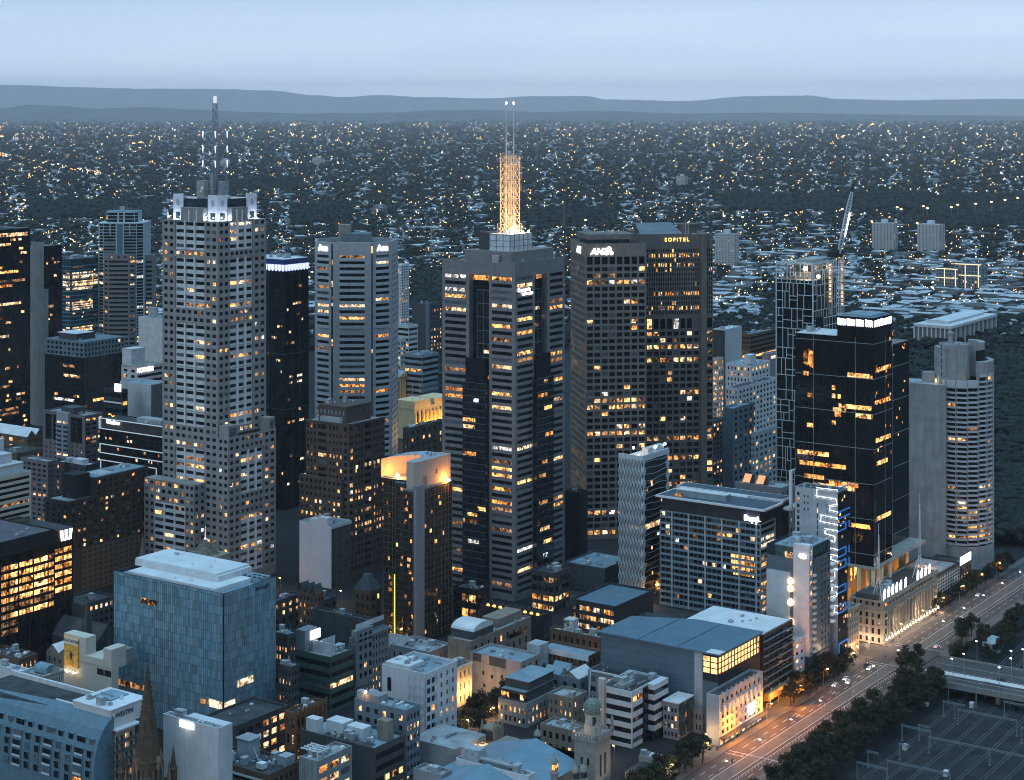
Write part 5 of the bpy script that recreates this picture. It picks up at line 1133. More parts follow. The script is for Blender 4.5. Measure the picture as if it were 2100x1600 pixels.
def curved_concrete():
 """slab wall on the left, drum of balconies on the right, spiralling blank top"""
 Y = 1105.0; b = B('curved_concrete_tower', 'rounded raw concrete apartment tower with a drum top and rows of balconies', 1945, 790, Y=Y, w=1, d=1, th=90, cat='skyscraper')
 k = Y / F; cc = M("raw_concrete", (.36, .375, .385), rough=.85, var=.13, ns=.12, panel=(4.2, 3.1), joint=.86, streak=.14); band = M("balcony_concrete", (.50, .53, .56), rough=.7, var=.08, ns=.3)
 X = lambda p: (p - 1945) * k; zt = b.z(790)
 # slab
 x0, x1 = X(1869), X(1937); m = MB(); m.prism([(x0, 6), (x1, -4.5), (x1 + 3, 20), (x0 + 2, 26)], 0, zt + .5); b.part(m, 'slab_wall', cc)
 m = MB(); m.box(X(1903), X(1926), 10, 16, zt, zt + 6.5); m.box(x0 + 1, x0 + 9, 8, 14, zt, zt + .9); b.part(m, 'roof_upstand', cc)
 # drum of twelve-metre radius in plan, ribs and balcony bands
 cx, cyy, r = X(1990) - 1.2, 11.0, (2050 - 1932) / 2 * k; a0, a1 = radians(-165), radians(15); nb = 8; fh = 3.02
 ang = [a0 + (a1 - a0) * i / nb for i in range(nb + 1)]
 def P(a, rr): return (cx + rr * cos(a), cyy + rr * sin(a))
 def arcbox(mb, aa, ab, r0, r1, z0, z1, n=4):
  pts = [P(aa + (ab - aa) * i / n, r1) for i in range(n + 1)] + [P(ab + (aa - ab) * i / n, r0) for i in range(n + 1)]; mb.prism(pts, z0, z1)
 m = MB(); m.lathe(cx, cyy, [(r - 2.2, 0), (r - 2.2, zt + 3)], 36); b.part(m, 'drum_core', cc, None, True)
 tops = [zt + 1, zt + 1, zt + 1.2, zt + 1.5, zt + 8, zt + 8, zt + 12, zt + 12]
 for i in range(nb):
  m = MB(); zt_i = tops[i]; n = int((zt_i - 14) / fh); zb_ = zt_i - fh * n - 2.2; w = MB()
  for q in range(n):
   z = zt_i - 2.2 - fh * q - fh
   arcbox(m, ang[i] + .012, ang[i + 1] - .012, r - .3, r + .35, z - .55, z + .62)
   if True:
    mt = b.rng.choices(LITS, LW)[0] if b.rng.random() < (.62 if q in (n - 4, n - 5, n - 3, 22, 25, 26) else .10) else GLASS
    g = MB(); aa, ab = ang[i] + .05, ang[i + 1] - .03; nn = 3
    for j in range(nn): t0, t1 = aa + (ab - aa) * j / nn, aa + (ab - aa) * (j + 1) / nn; g.quad((*P(t0, r - 1.2), z + .7), (*P(t1, r - 1.2), z + .7), (*P(t1, r - 1.2), z + fh - .6), (*P(t0, r - 1.2), z + fh - .6))
    b.panes.append(('arc', g, mt))
   w2 = MB()
  arcbox(m, ang[i], ang[i + 1], r - 2.2, r + .1, zt_i - 2.3, zt_i + 2.2)
  b.part(m, 'balcony_stack', band)
 for i in range(nb + 1):
  m = MB(); z1 = tops[min(i, nb - 1)] + 2.2; arcbox(m, ang[i] - .014, ang[i] + .014, r - 2.3, r + .6, 0, z1, 1); b.part(m, 'rib', cc)
 m = MB(); arcbox(m, ang[0], ang[-1], r - 2, r + .45, 0, 14, 24); b.part(m, 'drum_base', cc)
 allp = b.panes; b.panes = []; order = list(range(len(allp))); rest = MB(); rm = []
 for j, (_, g, mt) in enumerate(allp):
  if j % 2 == 0 and j < 200: b.part(g, 'balcony_window', mt)
  else:
   if mt not in rm: rm.append(mt)
   nv = len(rest.v); rest.v += g.v; rest.f += [tuple(nv + t for t in f) for f in g.f]; rest.m += [rm.index(mt)] * len(g.f)
 tag(b.part(rest, 'balcony_window', rm), kind='stuff')
 for (a, c, y) in ((1946, 1968, 1113), (1947, 1985, 1098), (1990, 2040, 1098), (1947, 1978, 1029), (1980, 2040, 985)): pass
 # stepped spiral parapets and the round lift drum on top
 m = MB(); arcbox(m, radians(-75), radians(20), r - 3.2, r + .25, zt + 8, zt + 15, 14); b.part(m, 'upper_parapet', cc)
 m = MB(); arcbox(m, radians(-40), radians(60), r - 9, r - 5.0, zt + 2, zt + 26, 10); b.part(m, 'upper_wall', cc); m = MB(); arcbox(m, radians(-70), radians(-2), r - 5.1, r - 4.8, zt + 15, zt + 21.5, 8); b.part(m, 'dark_opening', M("dark_void", (.012, .012, .014)))
 m = MB(); m.lathe(cx, cyy, [(r - 1, zt), (r - 1, zt + 3)], 30); b.part(m, 'drum_roof', DARK_ROOF)
 dx, dy, dr = X(1965), 9.0, (1993 - 1938) / 2 * k * 1.15; zd = b.z(708); m = MB(); m.lathe(dx, dy, [(dr, zt), (dr, zd), (dr - .5, zd), (dr - .5, zd - 1)], 32); b.part(m, 'lift_drum', cc, None, False)
 m = MB(); m.box(X(1927), X(1941), 2, 14, zt, b.z(714)); o = b.part(m, 'stair_tower', cc)
 for q in range(5): g = MB(); g.box(X(1931), X(1932.6), 1.9, 1.99, zt + 5 + q * 4.2, zt + 8 + q * 4.2); o2 = b.part(g, 'stair_slot', GLASS, o); o2.parent = o
 m = MB(); m.lathe(dx - 2, dy + 2, [(1.5, zd - 1), (1.5, b.z(690)), (2.1, b.z(690)), (2.1, b.z(686))], 14); b.part(m, 'chimney', cc); b.clutter(dx, dx + 3, dy - 3, dy + 2, zd - 1, 5, 2)
 for i in range(26): aa = radians(-175) + i * .05; m = MB(); arcbox(m, aa, aa + .052, dr + .02, dr + .45, zt + 1 + i * .95, zt + 2.3 + i * .95, 1); b.part(m, 'stair_flight', cc) if i % 2 == 0 else None
 for p in ((X(1921), 2), (X(1980), -4)): m = MB(); m.lathe(p[0], p[1], [(.2, zt + 1.5), (.6, zt + 2.2), (.6, zt + 3), (.2, zt + 3.6)], 8); b.part(m, 'terrace_lamp', LAMP_A)
 ALLB.pop()
curved_concrete()
# ---- dark balcony office with the floating white roof (near right)
def canopy_office():
 b = B('canopy_office', 'slate blue office with stacked white bands, overhanging white roof canopy and blue-white sign', 1560, 1075, xl=1353, xr=1591, Y=985, cat='office'); zt = b.h
 sl = M("slate_spandrel", (.20, .26, .30), rough=.5, var=.08, ns=.3); fh = 3.55; rows = floors(1, zt - .2, fh, .66)
 b.grid(b.L, 0, b.d, 0, zt, even(.6, b.d - .6, 21, .96), rows, rec=.9, lit=.09, hot=.04); b.grid(b.R, 0, b.w, 0, zt, [(.5, b.w - .5)], rows, rec=.9, lit=.3, hot=.2)
 b.back(); b.flat(b.L, 0, b.d, zt, zt, 0); q = MB(); ns = 6
 for i in range(ns): s = b.d * (i + .25) / ns; b.fbox(q, b.L, s - .35, s + .35, 0, zt, -.55, .25)
 b.part(q, 'white_pier', M("pier_white", (.44, .50, .53), rough=.5, var=.08))
 z2 = b.z(1047); q = MB(); q.box(1, b.w - 1, 1, b.d - 1, zt, z2); b.part(q, 'top_storey', M("top_storey_dark", (.035, .04, .05), rough=.4, panel=(10, 8), joint=1.8))
 wm = M("canopy_white", (.66, .68, .69), rough=.5, var=.05); q = MB(); x0, x1, y0, y1 = -2.5, b.w + 2, -3.5, b.d + 1.5
 q.box(x0, x1, y0, y1, z2 + .01, z2 + 1.1); o = b.part(q, 'roof_canopy', wm); q = MB(); q.box(x0 + 1.2, x1 - 1.2, y0 + 1.2, y1 - 1.2, z2 + 1.1, z2 + 1.2); b.part(q, 'roof', M("canopy_deck", (.07, .10, .13), rough=.8, var=.1))
 q = MB(); q.box(3.0, 8.6, b.d * .36, b.d * .86, z2 + 1.2, z2 + 4.6); b.part(q, 'plant_room', M("plant_teal", (.22, .30, .33))); q = MB(); q.box(2.6, 9, b.d * .355, b.d * .865, z2 + 4.6, z2 + 5); b.part(q, 'plant_roof', PALE_ROOF)
 q = MB(); q.box(b.w * 1.3, b.w * 1.3 + 12, -2, b.d + 3, z2 + .4, z2 + 1.6); q.box(b.w + 2.01, b.w * 1.3, b.d * .3, b.d * .5, z2 + .4, z2 + 1.5); b.part(q, 'rear_canopy', wm); q = MB(); q.box(b.w * 1.3 + 1, b.w * 1.3 + 11, -1, b.d + 2, z2 + 1.6, z2 + 1.7); b.part(q, 'rear_deck', MATS["canopy_deck"]); q = MB(); q.box(b.w * 1.3 + 1, b.w * 1.3 + 11, 0, b.d + 2, 0, z2 + .4); b.part(q, 'rear_block', MATS["top_storey_dark"])
 # tall white frame at the end of the rear canopy
 fx = b.w * 1.3; q = MB(); fz = z2 + 17
 for (a, c) in ((fx, fx + 1.6), (fx + 12.4, fx + 14)): q.box(a, c, -7, -5.4, z2 - 4, fz)
 q.box(fx, fx + 14, -7, -5.4, fz, fz + 1.6); q.box(fx, fx + 14, -7, -2, z2 - 4, z2 - 2.4); b.part(q, 'portal_frame', wm)
 sg = E("sign_blue_white", (.72, .82, 1), 4.5); b.sign('Bupa', b.L, b.yL(1541), b.z(1066), 4.6, sg, .6, .95, 0, .16)
 q = MB(); pts = [(-2.6, 0), (-1.6, 0), (-1.0, 1.4), (-.1, -2), (.9, 2.4), (1.6, -.2), (2.8, 0)]; c = b.yL(1552)
 for (a, z0), (e, z1) in zip(pts, pts[1:]): p0, p1 = b.L.p(c - a, b.z(1069) + z0, .5), b.L.p(c - e, b.z(1069) + z1, .5); q.bar(p0, p1, .22)
 b.part(q, 'sign_pulse', sg)
 for (a, c, y) in ((1497, 1545, 1150), (1498, 1548, 1161), (1500, 1550, 1173), (1503, 1545, 1184), (1470, 1500, 1108), (1380, 1400, 1040)):
  s0, s1 = sorted((b.yL(a), b.yL(c))); z = b.z(y); b.litstrip(b.L, s0, s1, z - 1.1, z + 1.1, -.7, 'lit_floor', LITS[3 if a == 1380 else 0])
 b.done([sl], wname='office_window')
canopy_office()
def wavy_tower():
 b = B('wavy_tower', 'slim tower clad in rippling white vertical ribs with a lit rooftop', 1318, 937, xl=1268, xr=1372, Y=1026, cat='skyscraper'); zt = b.h; wm = M("wave_white", (.50, .56, .59), rough=.5, var=.08, ns=.3)
 g = GL("wave_glass", (.012, .016, .02), panel=(1.2, 3.5), joint=(.03, .035, .04)); m = MB(); m.box(.6, b.w - .6, .6, b.d - .6, 0, zt - 3); b.part(m, 'curtain_wall', g); fh = 3.5; n = int(zt / fh)
 k = 15
 for i in range(k + 1):          # rippling ribs on the left face
  s = .8 + (b.d - 1.6) * i / k; q = MB(); N_ = n * 4; prev = None
  for j in range(N_ + 1):
   z = zt - 2 - (zt - 6) * j / N_; o = .55 + .32 * sin(2 * pi * j / 4 * .5 + i * .0 + .6); ds = .16 * sin(2 * pi * j / 8)
   cur = [b.L.p(s - .2 + ds, z, -.5), b.L.p(s - .2 + ds, z, o), b.L.p(s + .2 + ds, z, o), b.L.p(s + .2 + ds, z, -.5)]
   if prev:
    for e in range(3): q.quad(prev[e], prev[e + 1], cur[e + 1], cur[e])
   prev = cur
  b.part(q, 'ripple_rib', wm)
 def scallop(fr, s0, wmax):      # the bulging corner strips
  q = MB(); N_ = n * 6; prev = None
  for j in range(N_ + 1):
   z = zt - (zt - 4) * j / N_; w = wmax * (.55 + .45 * sin(2 * pi * j / 12)); cur = [fr.p(s0 - w * .5, z, .1), fr.p(s0 + w * .5, z, .1), fr.p(s0 + w * .5, z, -.6), fr.p(s0 - w * .5, z, -.6)]
   if prev:
    for e in range(4): q.quad(prev[e], prev[(e + 1) % 4], cur[(e + 1) % 4], cur[e])
   prev = cur
  b.part(q, 'scalloped_edge', wm)
 scallop(b.R, 1.6, 4.2); scallop(b.R, b.w - 1.2, 3.4)
 q = MB()
 for i in range(n):
  z = zt - 4 - fh * i * 1.0; pr = None
  for j in range(9):
   t = j / 8; s = 2.5 + (b.w - 4) * t; zz = z + .5 * sin(2 * pi * t + i)
   if pr: q.bar(b.R.p(pr[0], pr[1], .15), b.R.p(s, zz, .15), .13)
   pr = (s, zz)
 b.part(q, 'wave_line', wm)
 for y in (1075,): z = b.z(1085); b.litstrip(b.R, 2.6, b.w - 2, z - 1.4, z + 1.6, -.45, 'lit_floor', LITS[1]); b.litstrip(b.L, b.d * .05, b.d * .5, z - .5, z + 1.8, -.5, 'lit_floor', LITS[1])
 for i in range(9): z = b.rng.uniform(6, zt - 10); s = b.rng.uniform(3, b.w - 4); b.litstrip(b.R, s, s + b.rng.uniform(1, 3), z, z + 1.8, -.45, 'lit_window')
 m = MB(); m.box(.2, b.w - .2, .2, b.d - .2, zt - 3, zt - 2.2); b.part(m, 'roof', PALE_ROOF); m = MB()
 for fr, L in ((b.R, b.w), (b.L, b.d)): b.fbox(m, fr, 0, L, zt - 2.6, zt + .4, -.7, -.1)
 m.box(b.w * .3, b.w * .9, b.d * .1, b.d * .35, zt - 2.2, zt + 3); b.part(m, 'roof_parapet', wm); b.clutter(2, b.w - 4, 3, b.d - 4, zt - 2.2, 9, 5)
 for (x, y) in ((b.w * .55, 1), (b.w * .9, 1), (b.w * .2, b.d * .6)): m = MB(); m.lathe(x, y, [(.2, zt + 2.4), (.7, zt + 3), (.7, zt + 3.6), (.2, zt + 4)], 8); b.part(m, 'roof_lamp', LAMP_W)
 for (x, y, e) in ((3, 5, 900), (b.w * .5, b.d * .5, 1200), (b.w - 3, b.d - 6, 900)): lamp('roof_light', (x, y, zt + 1.4), e, (1, .72, .42), b.root, .3)
 # lit undercroft at the foot
 q = MB(); b.fbox(q, b.R, b.w * .45, b.w + 4, 4, 9, .7, .9); b.part(q, 'lit_canopy', LITS[2]); lamp('entrance_light', b.R.p(b.w * .7, 5, 4), 2200, (1, .5, .12), b.root, .5); b.done([wm])
wavy_tower()
def neon_slab():
 b = B('neon_slab_tower', 'grey concrete slab with a looping blue and white neon tube', 1718, 1009, xl=1630, xr=1738, Y=905, cat='apartment tower'); zt = b.h; b.root['category'] = 'apartment tower'
 cc = M("slab_grey_concrete", (.42, .45, .47), rough=.8, var=.1, ns=.2, panel=(20, 3.0), joint=.85, streak=.1)
 cols = [(b.yL(1639.5), b.yL(1634.5))]; b.grid(b.L, 0, b.d, 0, zt, cols, floors(2, zt - 2, 3.0, .62), rec=.3, lit=.1); dk = GL("slab_dark_glass", (.012, .012, .014), panel=(1.4, 3.0)); m = MB(); b.flat(b.R, 0, b.w, 0, zt - 1, mb=m); b.part(m, 'glass_end', dk); b.back(); b.roof(par=.5, mat=DARK_ROOF); b.clutter(1, b.w - 2, 2, b.d - 4, zt - .5, 6, 2)
 for p in (1676.6, 1696):
  for k in range(20): z = zt - 9 - 4.1 * k * .7; s = b.yL(p); m = MB(); b.fbox(m, b.L, s - .25, s + .25, z, z + 2.0, .004, .05); b.part(m, 'slot_window', LITS[0] if (k * 7 + int(p)) % 11 == 0 else GLASS)
 for p in (1650, 1657):
  for k in range(3): s = b.yL(p); z = zt - 5 - k * 3.3; m = MB(); b.fbox(m, b.L, s - .3, s + .3, z, z + 1.3, .004, .05); b.part(m, 'slot_window', GLASS)
 for k in range(24):
  z = 4 + (zt - 8) * b.rng.random(); s = b.rng.uniform(.5, b.w - 2); b.litstrip(b.R, s, s + 1.5, z, z + 1.4, .04, 'lit_window', LITS[k % 3])
 # neon: white halo line on the left face, blue tube returning round the end wall
 zz = lambda py, s=0: b.zat(py, 0, s); L = b.L
 loops = [[(1718, 1006), (1675, 1001), (1673, 1018), (1714, 1024), (1716, 1036), (1701, 1038), (1700, 1047), (1718, 1051)],
             [(1718, 1064), (1683, 1057), (1681, 1070), (1718, 1077)], [(1718, 1090), (1692, 1085), (1691, 1095), (1712, 1101), (1711, 1111), (1658, 1104), (1657, 1117), (1718, 1128)],
             [(1718, 1141), (1704, 1138), (1703, 1148), (1718, 1153)], [(1718, 1168), (1711, 1168), (1711, 1186), (1703, 1192)], [(1718, 1204), (1706, 1202), (1705, 1212), (1716, 1216), (1715, 1222), (1704, 1226)], [(1718, 1243), (1711, 1243), (1710, 1256), (1718, 1258)]]
 neon = E("neon_white", (.86, .93, 1), 2.6); blue = E("neon_blue", (.03, .20, .62), .4); core = M("tube_blue", (.02, .10, .30), rough=.4)
 for lp in loops:
  pts = [(b.yL(px), zz(py, b.yL(px))) for px, py in lp]
  for nm, r, o, mt in (('neon_tube', .40, .25, neon), ('tube_casing', .23, .75, core)):
   m = MB()
   for (s0, z0), (s1, z1) in zip(pts, pts[1:]): m.bar(L.p(s0, z0, o), L.p(s1, z1, o), r, 6)
   b.part(m, nm, mt)
 for (ya, yb_) in ((1002, 1006), (1051, 1044), (1064, 1060), (1077, 1090), (1128, 1143), (1153, 1167), (1204, 1217), (1243, 1258)):
  m = MB(); z0, z1 = b.z(ya), b.z(yb_); w = b.w
  if abs(ya - yb_) < 8: m.bar(b.R.p(0, z0, .5), b.R.p(w + 1.5, z0, .5), .42, 6)
  else:
   m.bar(b.R.p(0, z0, .5), b.R.p(w * .72, z0, .5), .42, 6); m.bar(b.R.p(w * .72, z0, .5), b.R.p(w * .72, z1, .5), .42, 6); m.bar(b.R.p(0, z1, .5), b.R.p(w * .72, z1, .5), .42, 6); m.bar(b.R.p(w + 1, z0, .5), b.R.p(w + 1, z1, .5), .4, 6)
  b.part(m, 'blue_neon_loop', blue)
 m = MB()
 for s in (.6, b.w - .6): m.bar(b.R.p(s, 0, .5), b.R.p(s, 12, .5), .4)
 m.bar(b.R.p(.6, 12, .5), b.R.p(b.w - .6, 12, .5), .4); b.part(m, 'blue_portal', E("portal_blue", (.05, .28, .7), .35)); b.done([cc])
neon_slab()
def white_hotel():
 b = B('white_hotel', 'slim white hotel with a glass penthouse, round white lamp and glowing ball lights', 1660, 1128, xl=1572, xr=1703, Y=880, cat='hotel'); zt = b.h; wr = M("hotel_white_render", (.62, .64, .65), rough=.7, var=.07, ns=.2, panel=(7, 6), joint=.88)
 gm = M("hotel_grey_glass", (.10, .13, .15), rough=.35, var=.2); s1 = b.yL(1627); s2 = b.yL(1620); z1 = b.z(1168) ; zp = b.z(1150)
 m = MB(); b.fbox(m, b.L, 0, s1, 0, zt + 2, -4, .02); b.part(m, 'white_shaft', wr)
 m = MB(); b.fbox(m, b.L, s2, b.d, 0, b.zat(1174, 0, s2), -6, .02); b.part(m, 'blank_panel', M("hotel_panel", (.50, .53, .55), rough=.7, var=.06, panel=(9, 7), joint=.85))
 m = MB(); m.box(.5, b.w, 1.5, b.d * .8, zp, zt); o = b.part(m, 'penthouse', GL("penthouse_green", (.035, .07, .06), panel=(1.1, 7), joint=(.1, .14, .13))); b.litstrip(b.L, b.yL(1626), b.yL(1609), zt - 5.5, zt - 2.6, -.35, 'lit_window', LITS[1]); m = MB(); m.box(.2, b.w + .3, 1.2, b.d * .82, zt + .02, zt + .5); b.part(m, 'roof', BLUE_ROOF); b.clutter(1, b.w - 2, 3, b.d * .6, zt + .5, 10, 4); m = MB()
 m.box(2, 4, 6, 9, zt + .5, zt + 4); b.part(m, 'stair_head', PLANT)
 rows = floors(14, zp - 1, 3.15, .62); xw = b.w
 b.grid(b.R, 0, xw, 0, zp, [(1.0, 2.4), (3.6, 5.2)] + even(xw * .52, xw - .3, 3, .35), rows, rec=.4, lit=.14); b.flat(b.L, 0, b.d, 0, zp, out=-.5); b.back(z1=zt)
 for k in range(13): z = rows[0][0] + 3.15 * k; m = MB(); b.fbox(m, b.R, 3.4, 5.6, z - .3, z + .75, .02, 1.4); b.part(m, 'balcony', wr)
 for k in range(6):
  z = b.z(1140) - 5 * k; m = MB(); b.fbox(m, b.R, 1.2, 2.6, z, z + 2.1, .01, .05); b.part(m, 'lit_window', LITS[k % 3])
 m = MB(); c = (b.L.p(s1 * .35, 0, 1.2)); z = b.z(1142); m.poly([b.L.p(s1 * .38 + 2.5 * cos(2 * pi * k / 22), z + 1.6 * sin(2 * pi * k / 22) , .7) for k in range(22)]); b.part(m, 'round_sign', E("round_sign_white", (1, .98, .97), 2.4))
 ring = MB()
 for k in range(22): a0, a1 = 2 * pi * k / 22, 2 * pi * (k + 1) / 22; ring.bar(b.L.p(s1 * .38 + 2.55 * cos(a0), z + 1.65 * sin(a0), .68), b.L.p(s1 * .38 + 2.55 * cos(a1), z + 1.65 * sin(a1), .68), .16)
 b.part(ring, 'sign_rim', PLANT_D)
 for py in (1197, 1212, 1241, 1281): zb_ = b.z(py); p = b.L.p((s1 + s2) / 2 + .2, zb_, .8); m = MB(); m.lathe(p[0], p[1], [(.5, zb_ - 1.8), (1.35, zb_ - 1.2), (1.8, zb_), (1.35, zb_ + 1.2), (.5, zb_ + 1.8)], 14); b.part(m, 'ball_light', LIT("ball_glow%d" % py, (1, .62, .34), 3.2, .1, .45, .5), None, True)
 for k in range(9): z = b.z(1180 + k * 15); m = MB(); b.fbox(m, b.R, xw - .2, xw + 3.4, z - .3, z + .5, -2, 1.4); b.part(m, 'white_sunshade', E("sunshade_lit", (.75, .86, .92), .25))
 m = MB(); m.box(-.5, xw + 2, -.6, 14, 0, 13); b.part(m, 'dark_podium', M("podium_slate", (.055, .062, .07), rough=.5, var=.1, panel=(4, 6)))
 for (s, z) in ((xw * .45, 8), (xw * .55, 8), (xw * .5, 4.5)): m = MB(); m.box(s, s + .7, -.68, -.62, z, z + 2); b.part(m, 'lit_window', LITS[0])
 b.done([gm])
white_hotel()
# ================================================================ lower blocks, far to near
CRM = M("cream_render", (.50, .45, .38), rough=.8, var=.12, ns=.2, streak=.1); WHT = M("white_render", (.58, .60, .61), rough=.75, var=.08, ns=.2, streak=.08); GRY = M("grey_render", (.25, .26, .27), rough=.8, var=.14, ns=.2, streak=.1)
BGR = M("blue_grey_render", (.15, .19, .22), rough=.75, var=.14, ns=.2); DGY = M("dark_grey_render", (.065, .07, .075), rough=.8, var=.15, ns=.2); BRN = M("brown_brick", (.115, .075, .052), rough=.85, var=.18, ns=.4); STN = M("old_sandstone", (.24, .21, .17), rough=.85, var=.18, ns=.3, streak=.15)
RED = M("orange_brick", (.20, .095, .045), rough=.85, var=.18, ns=.4); PNK = M("pink_grey_render", (.34, .31, .31), rough=.85, var=.16, ns=.25, streak=.15); BND = M("white_spandrel_band", (.52, .55, .57), rough=.6, var=.08)
GOLDST = M("golden_stone", (.62, .50, .30), rough=.8, var=.1, ns=.3)
G = 'grid'; Bd = 'band'; X0 = ('blank',)
